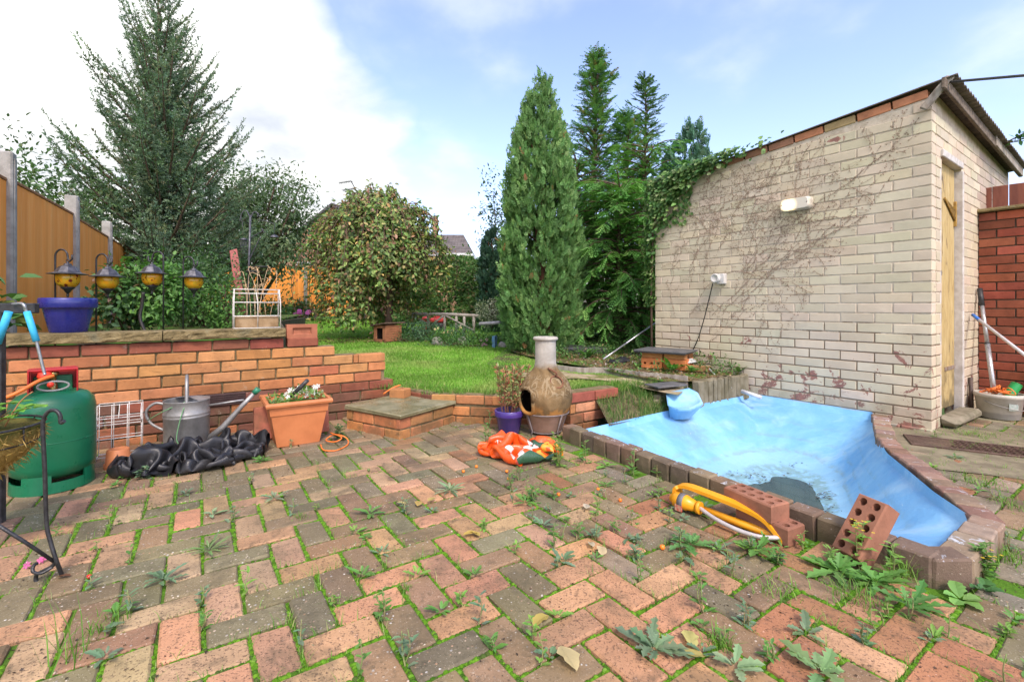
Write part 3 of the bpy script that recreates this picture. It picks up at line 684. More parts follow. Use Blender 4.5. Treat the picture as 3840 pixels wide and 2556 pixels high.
# corrugated roof: waves run across the eave on the door side
rf = MB(); nu, nv = 6, 190; vs = []
for i in range(nu+1):
    tt = -.13+(SL+.22)*i/nu
    for j in range(nv+1):
        d = -.025+(SW+.15)*j/nv; p = C0+SD*tt+SE*d; vs.append((p.x, p.y, zr(tt, d)+.020+.010*math.sin(d*2*PI/.076)+(.008*fbm((tt, d, 3), 2) if i in (0, nu) else 0)))
n_ = len(vs); vs += [(x, y, z-.007) for x, y, z in vs]; q = nv+1
fs = [(i*q+j, (i+1)*q+j, (i+1)*q+j+1, i*q+j+1) for i in range(nu) for j in range(nv)]
fs += [tuple(n_+k for k in f)[::-1] for f in fs]
fs += [(i*q, n_+i*q, n_+(i+1)*q, (i+1)*q) for i in range(nu)]+[(i*q+nv, (i+1)*q+nv, n_+(i+1)*q+nv, n_+i*q+nv) for i in range(nu)]
fs += [(j, j+1, n_+j+1, n_+j) for j in range(nv)]+[(nu*q+j, n_+nu*q+j, n_+nu*q+j+1, nu*q+j+1) for j in range(nv)]
rf.add(vs, fs); roof = rf.obj('roof', M['roof_sheet'], shed)
b = MB()      # barge and fascia timbers on the door side
ps, pe = C0+SM*.075+EZ*(zr(-.05)-.035), C0+SE*SW+SM*.075+EZ*(zr(-.05, SW)-.035); dd = (pe-ps).normalized(); b.box((ps+pe)/2, ((pe-ps).length+.15, .022, .075), (dd, SD, dd.cross(SD)*(1 if dd.cross(SD).z > 0 else -1)), .003, .002)
b.obj('fascia_board', simple('dark_old_timber', (.11, .085, .065), (.20, .16, .125), 22, .9, .2, .8, 55), shed)
b = MB(); ps, pe = C0+SE*1.5+SM*.088+EZ*(zr(-.05, 1.5)-.03), C0+SE*(SW+.08)+SM*.088+EZ*(zr(-.05, SW)-.03); dd = (pe-ps).normalized(); b.box((ps+pe)/2, ((pe-ps).length, .018, .085), (dd, SD, EZ), .003, .002)
b.obj('fascia_board', M['old_wood'], shed)
b = MB(); e = (SE*.15+EZ*.09-SD*.0).normalized(); eb = C0+SN*.02+SM*.03+EZ*2.36; a = (EZ*.72+SM*.5-SN*.2).normalized(); w_ = a.cross(SN).normalized(); b.box(eb, (.24, .05, .02), (a, w_, a.cross(w_)), .004, .003); b.obj('bargeboard_end', M['old_wood'], shed)
# plinth stones at the foot
course(shed, C0+SN*.02, SD, SN, -.045, 0, .62, .05, ((.30, .27, .20), (.36, .32, .24)), M['painted'], UB)
b = MB(); b.box(C0+SE*.52+SM*.045+EZ*.05, (.62, .13, .075), (SE, SM, EZ), .02, .008); b.obj('door_sill', simple('damp_concrete', (.24, .21, .15), (.15, .135, .085), 10, .85, .3, .6, 50), shed)
# ledged door, pale timber
def old_door_mat():
    t = NT('worn_yellow_door'); st = (6, 6, .7); n = t.noise(6, 6, .7, 1.0, stretch=st); f = t.noise(40, 5, .7, stretch=(1, 1, .12)); z = t.xyz()[2]
    col = t.ramp(n, [(.3, (.30, .20, .075)), (.5, (.46, .34, .145)), (.7, (.56, .45, .24))])
    col = t.mix(t.rng(t.noise(11, 6, .75, .8, stretch=(1, 1, .25)), .55, .64), col, (.12, .085, .05)); col = t.mix(t.math('MULTIPLY', t.rng(z, .1, .75, 1, 0), t.rng(t.noise(5, 5), .4, .6)), col, (.16, .125, .06))
    return t.fin(col, .75, .3, t.bump(f, .5, .004))
M['door'] = old_door_mat(); M['door_red'] = simple('bare_door_edge', (.30, .13, .07), (.42, .24, .14), 18, .8, .25, .5, 50, stretch=(1, 1, .2))
dc = MB(); door = None; DW = DO1-DO0; dz0, dz1 = .10, DOZ-.055
door = MB(); door.box(C0+SE*((DO0+DO1)/2)-SM*.062+EZ*((dz0+dz1)/2), (DW-.02, .018, dz1-dz0), (SE, SM, EZ)); door = door.obj('door', M['door'], shed)
def sub(mb, name, mat, parent):
    o = mesh_obj(name, mb.mesh(name), mat); o.parent = parent; return o
nb = 4
for i in range(nb):
    b = MB(); w_ = (DW-.02)/nb; b.box(C0+SE*(DO0+.01+w_*(i+.5))-SM*.047+EZ*((dz0+dz1)/2+rnd(-.004, .004)), (w_-.004, .016, dz1-dz0), (SE, SM, EZ), .003, .001); sub(b, 'board', M['door_red'] if i == 0 else M['door'], door)
b = MB(); hp = C0+SE*(DO1-.03)-SM*.03+EZ*1.62; b.box(hp, (.022, .02, .20), (SE, SM, EZ), .003)
a_, b_, c_ = hp-SE*.01+EZ*.03, hp-SE*.01-EZ*.05, hp-SE*.30+EZ*.09
for k in range(2): b.add([p+SM*(.004*k) for p in (a_, b_, c_)], [(0, 1, 2), (2, 1, 0)])
b.tube([a_, c_], .006, 6); b.tube([b_, c_], .006, 6); sub(b, 'hinge', simple('ochre_painted_hinge', (.40, .24, .05), (.28, .16, .04), 30, .6, .4), door)
b = MB(); lp = C0+SE*(DO0+.045)-SM*.03+EZ*1.16; b.box(lp, (.10, .012, .022), (SE, SM, EZ), .002); b.box(lp-SE*.03+EZ*.012, (.03, .03, .05), (SE, SM, EZ), .004); b.lathe([(.012, -.02), (.014, 0), (.012, .02)], lp+SM*.012-EZ*.03, 10); sub(b, 'latch', M['black_iron'], door)
b = MB(); b.box(C0+SE*(DO1-.15)-SM*.036+EZ*.40, (.30, .006, .03), (SE, SM, EZ), .001); sub(b, 'kick_strap', simple('rusty_strap', (.35, .31, .27), (.25, .15, .09), 25, .6, .5, metal=.4), door)
wp = simple('grey_white_paint', (.60, .57, .54), (.46, .42, .38), 16, .65, .35, .3, 60)
b = MB(); b.box(C0+SE*((DO0+DO1)/2)-SM*.02+EZ*(DOZ-.028), (DW+.01, .07, .052), (SE, SM, EZ), .004, .002); b.box(C0+SE*(DO1+.008)-SM*.016+EZ*(DOZ/2-.01), (.03, .06, DOZ-.12), (SE, SM, EZ), .004, .002)
b.box(C0+SE*(DO0-.004)-SM*.03+EZ*(DOZ/2-.01), (.018, .06, DOZ-.12), (SE, SM, EZ), .003, .001); b.obj('door_frame', wp, shed)

# bulkhead lamp and socket on the painted wall
def SWALL(t, z, out=0.0): p = C0+SD*t+SN*out; return Vector((p.x, p.y, z))
def shed_t(u): k = (u-CX)/FP; return (k*C0.y-C0.x)/(SD.x-k*SD.y)
def shed_p(u, v, out=0.0):
    t = shed_t(u); p = C0+SD*t; return t, CAM_H+(HY-v)/FP*p.y
lt, lz = shed_p(1836, 471); lamp = thing('bulkhead_lamp', 'lit oval bulkhead lamp on the cream shed wall', 'wall lamp', SWALL(lt, lz-.05))
def rbox(mb, c, ax, size, r, n=5):
    """rounded-rectangle slab, thickness along ax[2]"""
    L, H, D = size; pts = []
    for cx, cy, a0 in ((L/2-r, H/2-r, 0), (-L/2+r, H/2-r, PI/2), (-L/2+r, -H/2+r, PI), (L/2-r, -H/2+r, 1.5*PI)):
        for k in range(n+1): a = a0+PI/2*k/n; pts.append((cx+r*math.cos(a), cy+r*math.sin(a)))
    m = len(pts); vs = []
    for s_, dz in ((1, 0), (1, .8), (.93, 1)): vs += [Vector(c)+ax[0]*(x*s_)+ax[1]*(y*s_)+ax[2]*(D*dz) for x, y in pts]
    mb.add(vs, [(l*m+k, l*m+(k+1) % m, (l+1)*m+(k+1) % m, (l+1)*m+k) for l in range(2) for k in range(m)]+[tuple(2*m+k for k in range(m))])
AXS = (-SD, EZ, SN)
b = MB(); rbox(b, SWALL(lt, lz), AXS, (.235, .105, .045), .03); b.obj('casing', simple('aged_white_plastic', (.60, .55, .47), (.48, .42, .34), 14, .5, .4), lamp)
def lens_mat():
    t = NT('lit_lens'); p = SWALL(lt+.045, lz-.005, .05); d = t.node('ShaderNodeVectorMath', operation='DISTANCE'); t.l.new(t.pos, d.inputs[0]); d.inputs[1].default_value = p
    e = t.rng(d.outputs['Value'], .0, .085, 1, 0); rib = t.rng(t.noise(60, 2, .5, stretch=(1, 1, 3)), .3, .7, .7, 1.0)
    return t.fin((.66, .60, .50), .25, .5, t.bump(t.noise(120, 2), .3, .003), Emission_Color=(1.0, .70, .34), Emission_Strength=t.math('MULTIPLY', t.math('MULTIPLY', e, rib), 2.6))
b = MB(); rbox(b, SWALL(lt, lz, .045), AXS, (.222, .092, .03), .026); lens = b.obj('lens', lens_mat(), lamp)
b = MB()
for q in (-.098, .098): b.lathe([(.005, 0), (.004, .003), (0, .003)], SWALL(lt-q, lz, .0735), 8, ax=(AXS[0], AXS[1], AXS[2]))
b.obj('screw', M['black_iron'], lamp)
xt, xz = shed_p(1658, 642); sock = thing('socket_box', 'weatherproof grey socket with round plug on the shed wall', 'socket', SWALL(xt, xz-.05))
gp = simple('grey_white_plastic', (.60, .58, .55), (.48, .46, .43), 20, .5, .4); b = MB(); rbox(b, SWALL(xt-.02, xz), AXS, (.085, .10, .05), .01); b.obj('box', gp, sock)
b = MB(); b.lathe([(.043, 0), (.045, .03), (.042, .042), (.034, .046), (.033, .043), (0, .043)], SWALL(xt+.012, xz+.006, .048), 20, ax=AXS); b.obj('plug', gp, sock)
pts = []
for u, v, o_ in ((1652, 652, .09), (1640, 690, .07), (1622, 740, .03), (1604, 790, .02), (1585, 820, .03), (1560, 835, .08)):
    t_, z_ = shed_p(u, v); pts.append(SWALL(t_, z_, o_))
def smooth_path(p, k=6):
    out = []; p = [Vector(q) for q in p]; n = len(p)
    for i in range(n-1):
        p0, p1, p2, p3 = p[max(i-1, 0)], p[i], p[i+1], p[min(i+2, n-1)]
        for j in range(k):
            t = j/k; out.append(.5*((2*p1)+(p2-p0)*t+(2*p0-5*p1+4*p2-p3)*t*t+(3*p1-p0-3*p2+p3)*t**3))
    out.append(p[-1]); return out
b = MB(); b.tube(smooth_path(pts), .005, 6); tag(b.obj('power_cable', simple('black_rubber', (.018, .016, .015), (.03, .028, .026), 30, .6, .4)), 'black cable hanging from the socket down the shed wall', 'cable')

# traces of a dead creeper all over the far half of the wall
cp = MB(); M['dead_stem'] = simple('dead_creeper', (.24, .175, .13), (.34, .25, .19), 40, .9, .15)
rs = random.Random(5)
def stem(t, z, ang, n, step, w, lvl):
    pts = []
    for i in range(n):
        pts.append((t, z)); ang += rs.uniform(-.32, .32); t += math.cos(ang)*step; z += math.sin(ang)*step
        if not (.03 < t < SL-.02 and .18 < z < zc(t)-.02 and t > 1.05-.62*(z-.5)): break
        if lvl < 2 and rs.random() < .11: stem(t, z, ang+rs.choice((-1, 1))*rs.uniform(.4, 1.0), int(n*.6), step, w*.7, lvl+1)
    for i in range(len(pts)-1):
        if rs.random() < (.5 if lvl > 0 else .22): continue          # the stem has fallen off here, only feet remain
        a, b_ = pts[i], pts[i+1]; p, q_ = SWALL(a[0], a[1], .006), SWALL(b_[0], b_[1], .006); d = (q_-p); l = d.length
        if l < 1e-4: continue
        d /= l; s_ = d.cross(SN)*w*.5; cp.add([p-s_, p+s_, q_+s_, q_-s_, (p+q_)/2+SN*w*.6], [(0, 1, 4), (1, 2, 4), (2, 3, 4), (3, 0, 4)])
    for a in pts[1:]:
        if rs.random() < .8:
            c = SWALL(a[0]+rs.uniform(-.012, .012), a[1]+rs.uniform(-.012, .012), .0055); r_ = rs.uniform(.0025, .0065); k0 = rs.uniform(0, 3)
            ring = [c-SD*(r_*math.cos(k0+k*PI*2/5)*rs.uniform(.6, 1.3))+EZ*(r_*math.sin(k0+k*PI*2/5)*rs.uniform(.6, 1.2)) for k in range(5)]
            cp.add(ring+[c+SN*.003], [(k, (k+1) % 5, 5) for k in range(5)])
for i in range(26):
    t0 = rs.choice((rs.uniform(1.2, 2.3), rs.uniform(1.0, 2.3), rs.uniform(.7, 2.0))); stem(t0, rs.uniform(.55, 2.0), PI-rs.uniform(.5, 1.2)*1.0 if rs.random() < .8 else rs.uniform(.6, 1.6), rs.randint(14, 36), .024, rs.uniform(.0022, .0036), 0)
for t0, z0, n in ((1.5, .75, 60), (1.65, .55, 70), (1.2, 1.0, 60), (1.35, 1.2, 56), (1.9, .8, 70), (.9, 1.35, 44), (.75, 1.7, 34), (1.1, 1.55, 40)): stem(t0, z0, PI-.72, n, .024, .004, 0)
tag(cp.obj('dead_creeper', M['dead_stem']), 'dead brown creeper stems and rootlets clinging to the cream shed wall', 'creeper')
# overhead wire from the roof corner
b = MB(); p0 = C0+SM*.06+SE*.02+EZ*2.43; p1 = at(2356, 167, 2.75); p1 = p0+(p1-p0)*2.2; b.tube([p0, p0+(p1-p0)*.5-EZ*.02, p1], .009, 6); tag(b.obj('overhead_wire', simple('wire', (.05, .05, .05), (.08, .075, .07), 20, .7, .3)), 'overhead wire running from the shed roof corner out of the picture', 'wire')

# ------------------------------------------------------------------ red brick wall and fence boards on the right
rw = thing('red_brick_wall', 'bright red brick garden wall with stone coping next to the shed door', 'wall', R0); RD = -SD; RNm = SN
core = MB(); core.box(R0+RD*.8-RNm*.06+EZ*.80, (1.6, .1, 1.76), (RD, -RNm, EZ)); core.obj('mortar', M['mortar_dark'], rw)
for r in range(23): course(rw, R0, RD, RNm, -.03+.075*r, .005, 1.6, 0 if r % 2 else .1125, ((.29, .085, .05), (.25, .075, .045), (.32, .10, .06)), M['brick_smooth'], UBS)
b = MB(); b.box(R0+RD*.8-RNm*.05+EZ*1.708, (1.62, .20, .03), (RD, -RNm, EZ), .006, .002); b.obj('coping', M['coping'], rw)
fb = thing('board_fence', 'reddish brown vertical board fence above the red brick wall', 'fence', R0-RNm*.3+EZ*1.4)
M['red_wood'] = simple('red_brown_stain', (.27, .10, .065), (.19, .07, .05), 14, .8, .25, .5, 60, stretch=(1, 1, .15))
for i in range(9):
    b = MB(); b.box(R0+RD*(-.12+.105*i)-RNm*.32+EZ*1.28, (.10, .018, 1.36), (RD, -RNm, EZ), .003, .002); b.obj('board', M['red_wood'], fb)
b = MB(); b.box(R0+RD*(-.22)-RNm*.30+EZ*1.32, (.055, .055, 1.60), (RD, -RNm, EZ), .004); b.obj('post', simple('green_grey_post', (.10, .095, .07), (.15, .14, .11), 14, .85), fb)

# ------------------------------------------------------------------ pond: basin, kerb, water
pond = thing('garden_pond', 'drained garden pond painted sky blue with a brick kerb and spout', 'pond', (1.6, 2.7, 0))
def resample(poly, n):
    P = [Vector((p[0], p[1], 0)) for p in poly]; P.append(P[0]); ds = [0]
    for i in range(1, len(P)): ds.append(ds[-1]+(P[i]-P[i-1]).length)
    out = []; j = 0
    for k in range(n):
        s_ = ds[-1]*k/n
        while ds[j+1] < s_: j += 1
        f = (s_-ds[j])/(ds[j+1]-ds[j]); out.append(P[j].lerp(P[j+1], f))
    return out
NP_ = 120; rim = resample(POND, NP_); RC = Vector((1.63, 2.70, 0))
def pond_z(r):
    if r > .985: return .082
    x = min(1, (1-r)/.52); s_ = x*x*(3-2*x); return .045-.262*(.55*s_+.45*x)-(.048*(1-(r/.48)**2) if r < .48 else 0)
rings = [1.0, .984, .97, .93, .88, .82, .76, .7, .64, .58, .53, .48, .42, .35, .28, .2, .12, .05]
vs = []; fs = []
sm = [sum((rim[(k+j) % NP_] for j in range(-9, 10)), Vector())/19 for k in range(NP_)]; sm2 = [sum((sm[(k+j) % NP_] for j in range(-9, 10)), Vector())/19 for k in range(NP_)]
for r in rings:
    for k in range(NP_):
        f = min(1, (1-r)*2.2); base = rim[k].lerp(sm2[k], f); p = RC+(base-RC)*r; vs.append((p.x, p.y, pond_z(r)+(.010*fbm((p.x, p.y, 1.7), 5) if r < .96 else 0)))
for i in range(len(rings)-1):
    for k in range(NP_): fs.append((i*NP_+k, i*NP_+(k+1) % NP_, (i+1)*NP_+(k+1) % NP_, (i+1)*NP_+k))
fs.append(tuple((len(rings)-1)*NP_+k for k in range(NP_)))
b = MB(); b.sm = True; b.add(vs, fs)
def pond_mat():
    t = NT('sky_blue_pond_paint'); z = t.xyz()[2]; n = t.noise(2.2, 5, .6, .6); n2 = t.noise(13, 6, .7); f = t.noise(120, 4, .7)
    col = t.mix(t.rng(n, .35, .68), (.135, .365, .65), (.235, .50, .76))
    streak = t.rng(t.noise(3.0, 5, .6, .8, stretch=(1, 1, .6)), .5, .7); col = t.mix(t.math('MULTIPLY', streak, .45), col, (.46, .66, .80))
    silt = t.rng(t.math('ADD', z, t.math('MULTIPLY', t.math('SUBTRACT', n2, .5), .10)), -.14, -.215); col = t.mix(t.math('MULTIPLY', silt, .45), col, (.32, .52, .62))
    tide = t.math('MULTIPLY', t.rng(z, -.222, -.232), t.rng(t.noise(20, 5, .7), .38, .55)); col = t.mix(t.math('MULTIPLY', tide, .55), col, (.14, .22, .13))
    sp = t.math('MULTIPLY', t.rng(t.noise(38, 6, .8), .66, .70), t.rng(z, .02, -.2, .25, 1)); col = t.mix(t.math('MULTIPLY', sp, .8), col, (.05, .05, .035))
    d = t.node('ShaderNodeVectorMath', operation='DISTANCE'); t.l.new(t.pos, d.inputs[0]); d.inputs[1].default_value = (1.32, 3.42, -.03)
    stn = t.math('MULTIPLY', t.rng(d.outputs['Value'], .05, .26, 1, 0), t.rng(n2, .3, .6, .4, 1)); col = t.mix(t.math('MULTIPLY', stn, .5), col, (.13, .20, .27))
    zw = t.math('ADD', z, t.math('MULTIPLY', t.math('SUBTRACT', t.noise(3.5, 4, .6), .5), .05))
    for zl, am in ((-.05, .22), (-.125, .35), (-.185, .5)):       # tide lines left as the water went down
        ln_ = t.math('MULTIPLY', t.math('MULTIPLY', t.rng(zw, zl-.006, zl), t.rng(zw, zl+.022, zl)), t.rng(t.noise(11, 5, .7), .38, .6)); col = t.mix(t.math('MULTIPLY', ln_, am), col, (.20, .27, .25))
    run = t.math('MULTIPLY', t.rng(t.noise(9, 6, .75, .4, stretch=(1, 1, .25)), .56, .68), t.rng(z, .07, -.12, .25, .8)); col = t.mix(t.math('MULTIPLY', run, .30), col, (.25, .36, .40))
    scuf = t.rng(t.noise(24, 7, .8, .6), .635, .66); col = t.mix(t.math('MULTIPLY', scuf, .45), col, (.62, .72, .78))
    return t.fin(col, t.rng(n2, .3, .7, .35, .62), .45, t.bump(t.math('ADD', t.math('MULTIPLY', f, .3), t.math('ADD', n2, t.math('MULTIPLY', t.noise(5, 4, .6), 2.0))), .5, .009))
M['pond'] = pond_mat(); b.obj('basin', M['pond'], pond)
def kerb_brick(c, ax, size, col):
    m = MB(); m.box(c, size, ax, .006, .003); o = m.obj('brick', M['kerb'], pond); o.color = (*jc(col, .15), 1)
def kerb_mat():
    t = NT('kerb_brick'); base = t.oinfo('Color'); n = t.noise(12, 5, .65); f = t.noise(130, 4, .7); z = t.xyz()[2]
    col = t.mix(1.0, base, t.ramp(n, [(.3, (.7, .68, .66)), (.7, (1.2, 1.18, 1.15))]), 'MULTIPLY')
    nz = t.xyz(t.geo.outputs['Normal'])[2]
    v = t.rng(t.noise(85, 3, .6), .64, .70); col = t.mix(t.math('MULTIPLY', v, .6), col, (.42, .36, .28))
    mo = t.math('MULTIPLY', t.rng(z, .075, .0), t.rng(t.noise(9, 5, .65), .42, .6)); col = t.mix(t.math('MULTIPLY', mo, .6), col, (.075, .075, .028))
    lime = t.math('MULTIPLY', t.math('GREATER_THAN', nz, .6), t.rng(t.noise(16, 6, .75, .8), .58, .66)); col = t.mix(t.math('MULTIPLY', lime, .75), col, (.55, .60, .66))
    return t.fin(col, .85, .3, t.bump(t.math('ADD', n, f), .6, .005))
M['kerb'] = kerb_mat()
def kerb_run(p, q, pitch, width, zt, zb=-.05, cols=((.17, .12, .08), (.20, .145, .10), (.15, .115, .08))):
    d = Vector((q[0]-p[0], q[1]-p[1], 0)); L = d.length; d.normalize(); n = Vector((-d.y, d.x, 0)); k = max(1, round(L/pitch)); pt = L/k      # n points into the pond
    for i in range(k):
        c = Vector((p[0], p[1], 0))+d*(pt*(i+.5))+n*(width/2+rnd(-.003, .003)); kerb_brick(Vector((c.x, c.y, (zt+zb)/2+rnd(-.003, .003))), (d, n, EZ), (pt-.006, width, zt-zb), random.choice(cols))
kerb_run(KO[0], KO[1], .117, .078, .088)
kerb_run(KO[1], KO[2], .117, .085, .088); kerb_run(KO[2], KO[3], .11, .09, .088, cols=((.27, .19, .145), (.30, .21, .16)))
for i in range(3, 8): kerb_run(KO[i], KO[i+1], .11, .10, .088, cols=((.26, .17, .13), (.29, .20, .15), (.22, .14, .10)))
b = MB(); b.box(Vector((.40, 3.105, .02)), (.09, .10, .135), (EA, EB, EZ), .005, .003); o = b.obj('brick', M['kerb'], pond); o.color = (.2, .13, .09, 1)
# mortar backing under the kerb keeps the basin edge closed
wt = MB(); wt.add([(RC.x+.62*math.cos(a*PI/20), RC.y+.62*math.sin(a*PI/20), -.249) for a in range(40)], [tuple(range(40))])
t = NT('pond_water'); t.fin((.018, .06, .068), .20, .5, t.bump(t.noise(9, 3, .5), .05, .01)); t.b.inputs['Coat Weight'].default_value = .3
tag(wt.obj('water', t.m), kind='structure')
# dirt and leaf bits on the basin floor
P = []; 
for i in range(700):
    a = rnd(0, 2*PI); r = rnd(.24, .47); k = rim[int(a/(2*PI)*NP_) % NP_]; p = RC+(k-RC)*r; cl = fbm((p.x*3, p.y*3, 9), 2)
    if cl > .17: P.append((p.x, p.y, pond_z(r)+.008+.010*fbm((p.x, p.y, 1.7), 5)))
P = np.array(P); n = len(P); tag(mesh_obj('pond_debris', leaf_mesh('pond_debris', P, RNG.normal(size=(n, 3))*[1, 1, .15], np.tile([0, 0, 1], (n, 1)), RNG.uniform(.008, .03, n), RNG.uniform(.004, .012, n), pick(n, [(3, (.07, .04, .025)), (1, (.18, .09, .045)), (1, (.04, .035, .025))])), M['leaf']), 'dark leaf litter scattered over the pale floor of the blue pond', 'leaf litter', kind='stuff')

# blue spout of the waterfall with its slate
spo = thing('pond_spout', 'light blue painted waterfall spout under a slate at the pond edge', 'spout', (1.22, 3.60, .05))
sp = MB(); sp.sm = True; cs = []
S0 = at(1553, 902, 3.80); S1 = at(1600, 938, 3.45)
prof = []
pts_top = [(1532, 903), (1535, 925), (1536, 932), (1560, 940), (1585, 938), (1602, 930), (1615, 922), (1606, 903), (1585, 892)]
def sp_loop(depth, zs, scale):
    out = []
    for u, v in pts_top:
        Y = 3.70-.0035*(v-892)*1.6-.0006*(u-1532); p = at(u, v, Y); out.append(p)
    c = sum(out, Vector())/len(out); return [c+(p-c)*scale+EZ*zs+Vector((.5, .35, 0)).normalized()*depth for p in out]
l0 = sp_loop(0, 0, 1.0); l1 = sp_loop(.01, -.012, .86); l2 = sp_loop(.03, -.035, .45)
lo = [p-EZ*.03+Vector((.02, .02, 0)) for p in l0]; lo2 = [Vector((p.x*.6+1.22*.4+.02, p.y*.6+3.60*.4+.03, .03)) for p in l0]
m = len(pts_top); vs = lo2+lo+l0+l1+l2; fs = [(l*m+k, l*m+(k+1) % m, (l+1)*m+(k+1) % m, (l+1)*m+k) for l in range(4) for k in range(m)]+[tuple(4*m+k for k in range(m))]
sp.add(vs, fs); sp.obj('trough', M['pond'], spo)
M['slate'] = simple('slate', (.075, .078, .085), (.12, .118, .12), 12, .55, .5, .35, 60)
b = MB(); c = at(1532, 885, 3.78); b.box(c, (.30, .17, .014), ((EA*.96-EB*.2).normalized(), (EB*.96+EA*.2).normalized(), EZ), .003, .004); b.obj('slate', M['slate'], spo)

# ------------------------------------------------------------------ lawn, beds
lawn_pts = [WL(1.05, 0, .09), WL(1.86, 0, .09), low1+Vector((.02, .07, 0)), low2+Vector((0, .07, 0)), low3+Vector((0, .07, 0)), STEPW+EB*.09, STEPW+EA*.75+EB*.09, Vector((1.20, 3.98, 0)), Vector((1.46, 4.03, 0)), Vector((2.0, 4.42, 0)), C0+SD*1.3+SE*.05, C0+SD*SL+SE*.05, Vector((6, 9, 0)),
            Vector((9, 19, 0)), Vector((-14, 19, 0)), Vector((-9, 6, 0)), WL(-2.2, 0, .09)]
def lawn_mat():
    t = NT('lawn'); n = t.noise(2.2, 5, .6); f = t.noise(70, 4, .7)
    col = t.ramp(n, [(.3, (.09, .24, .02)), (.55, (.14, .31, .03)), (.72, (.20, .33, .06))]); col = t.mix(t.rng(f, .35, .7), col, t.mix(1.0, col, (.5, .55, .4), 'MULTIPLY')); return t.fin(col, .9, .2, t.bump(f, .7, .015))
M['lawn'] = lawn_mat(); lawn = ngon('lawn', [(p.x, p.y, LAWN_Z(p.y)-.012) for p in lawn_pts], M['lawn'])
# raised bed behind the long wall
bed = [WL(-2.2, 0, .08), WL(1.0, 0, .08), WL(1.06, 0, .30), Vector((-2.55, 5.2, 0)), Vector((-4.1, 8.2, 0)), Vector((-4.9, 11, 0)), Vector((-9.2, 11, 0)), Vector((-6.2, 7.2, 0)), Vector((-4.1, 3.6, 0))]
ngon('flower_bed', [(p.x, p.y, .60+(.012*(p.y-3))) for p in bed], M['soil'])
b = MB()
for p, q in zip(bed[1:5], bed[2:6]):
    d = (q-p); L = d.length; d.normalize(); b.box((p+q)/2+EZ*.45, (L, .05, .36), (d, EZ.cross(d), EZ), .006, .003)
tag(b.obj('sleeper_edging', simple('dark_sleeper', (.07, .055, .04), (.12, .095, .07), 12, .9, .2, .7, 40)), 'dark timber edging along the lawn side of the raised bed', 'edging')
# bed on the right, between lawn, shed and pond
rb = [Vector((1.28, 3.98, 0)), Vector((1.52, 3.93, 0)), Vector((2.04, 4.30, 0)), Vector((2.16, 4.38, 0)), C0+SD*SL+SE*.02, Vector((2.0, 6.6, 0)), Vector((1.0, 7.4, 0)), Vector((.1, 7.2, 0)), Vector((-.05, 6.2, 0)), Vector((.45, 5.2, 0)), Vector((.9, 4.55, 0))]
RBZ = .262
def rbz(p): return LAWN_Z(p.y)+(.035 if p.y < 4.6 else .03)+.018*fbm((p.x, p.y, 4), 1.5)
bm = bmesh.new(); f = bm.faces.new([bm.verts.new((p.x, p.y, 0)) for p in rb]); bmesh.ops.triangulate(bm, faces=bm.faces[:])
bmesh.ops.subdivide_edges(bm, edges=bm.edges[:], cuts=7, use_grid_fill=True)
for v in bm.verts: v.co.z = rbz(v.co)
bm.normal_update(); me = bpy.data.meshes.new('planting_bed'); bm.to_mesh(me); bm.free(); o = mesh_obj('planting_bed', me, soil_mat('litter_soil', (.12, .085, .05), (.20, .145, .085), .2)); o['kind'] = 'structure'
# upright edging setts holding the bed above the pond
se = thing('sett_edging', 'mossy row of upright stone setts holding the bed above the blue pond', 'edging', (1.8, 4.06, 0)); d = Vector((2.13-1.50, 4.30-3.86, 0)); L = d.length; d.normalize(); n = Vector((d.y, -d.x, 0)); x = 0
while x < L-.02:
    w_ = rnd(.05, .085); b = MB(); c = Vector((1.50, 3.86, 0))+d*(x+w_/2)+n*(.02+rnd(-.006, .006)); b.box(Vector((c.x, c.y, .155+rnd(-.008, .008))), (w_-.006, .07, .22), (d, -n, EZ), .008, .005); b.obj('sett', simple('mossy_stone', (.13, .11, .065), (.22, .19, .13), 9, .9, .25, .8, 45) if 'msett' not in M else M['msett'], se)
    if 'msett' not in M: M['msett'] = bpy.data.materials['mossy_stone']
    x += w_
b = MB()
for i in range(7):
    c = Vector((1.16+.05*i, 3.66+.045*i, 0)); b = MB(); b.box(Vector((c.x-.02, c.y+.05, .10+.03*(i % 3))), (rnd(.10, .15), .09, .09), ((EA*.9+EB*rnd(-.3, .3)).normalized(), EB, EZ), .012, .01); tag(b.obj('stone', M['msett']), 'mossy stone in the little pile under the spout slate, %s from the stepped wall' % ('first', 'second', 'third', 'fourth', 'fifth', 'sixth', 'seventh')[i], 'stone', 'mossy stones under the slate')
# earth bank between the stepped wall, the lawn and the pond rim
bm = bmesh.new(); top_ = [STEPW+EA*.30+EB*.10, STEPW+EA*.75+EB*.10, Vector((1.10, 3.96, 0)), Vector((1.24, 4.06, 0)), Vector((1.55, 4.08, 0))]; bot_ = [Vector((.66, 3.17, 0)), Vector((.95, 3.40, 0)), Vector((1.18, 3.59, 0)), Vector((1.34, 3.70, 0)), Vector((1.52, 3.83, 0))]; gr = []
for i in range(17):
    f = i/16*4; k = min(3, int(f)); a = top_[k].lerp(top_[k+1], f-k); c = bot_[k].lerp(bot_[k+1], f-k); row = []
    for j in range(9):
        q = j/8; p = a.lerp(c, q); z = (LAWN_Z(a.y)-.01)*(1-q**1.6)+.07*q**1.6; row.append(bm.verts.new((p.x, p.y, z+.018*fbm((p.x, p.y, 2), 7))))
    gr.append(row)
for i in range(16):
    for j in range(8): bm.faces.new((gr[i][j], gr[i+1][j], gr[i+1][j+1], gr[i][j+1])).smooth = True
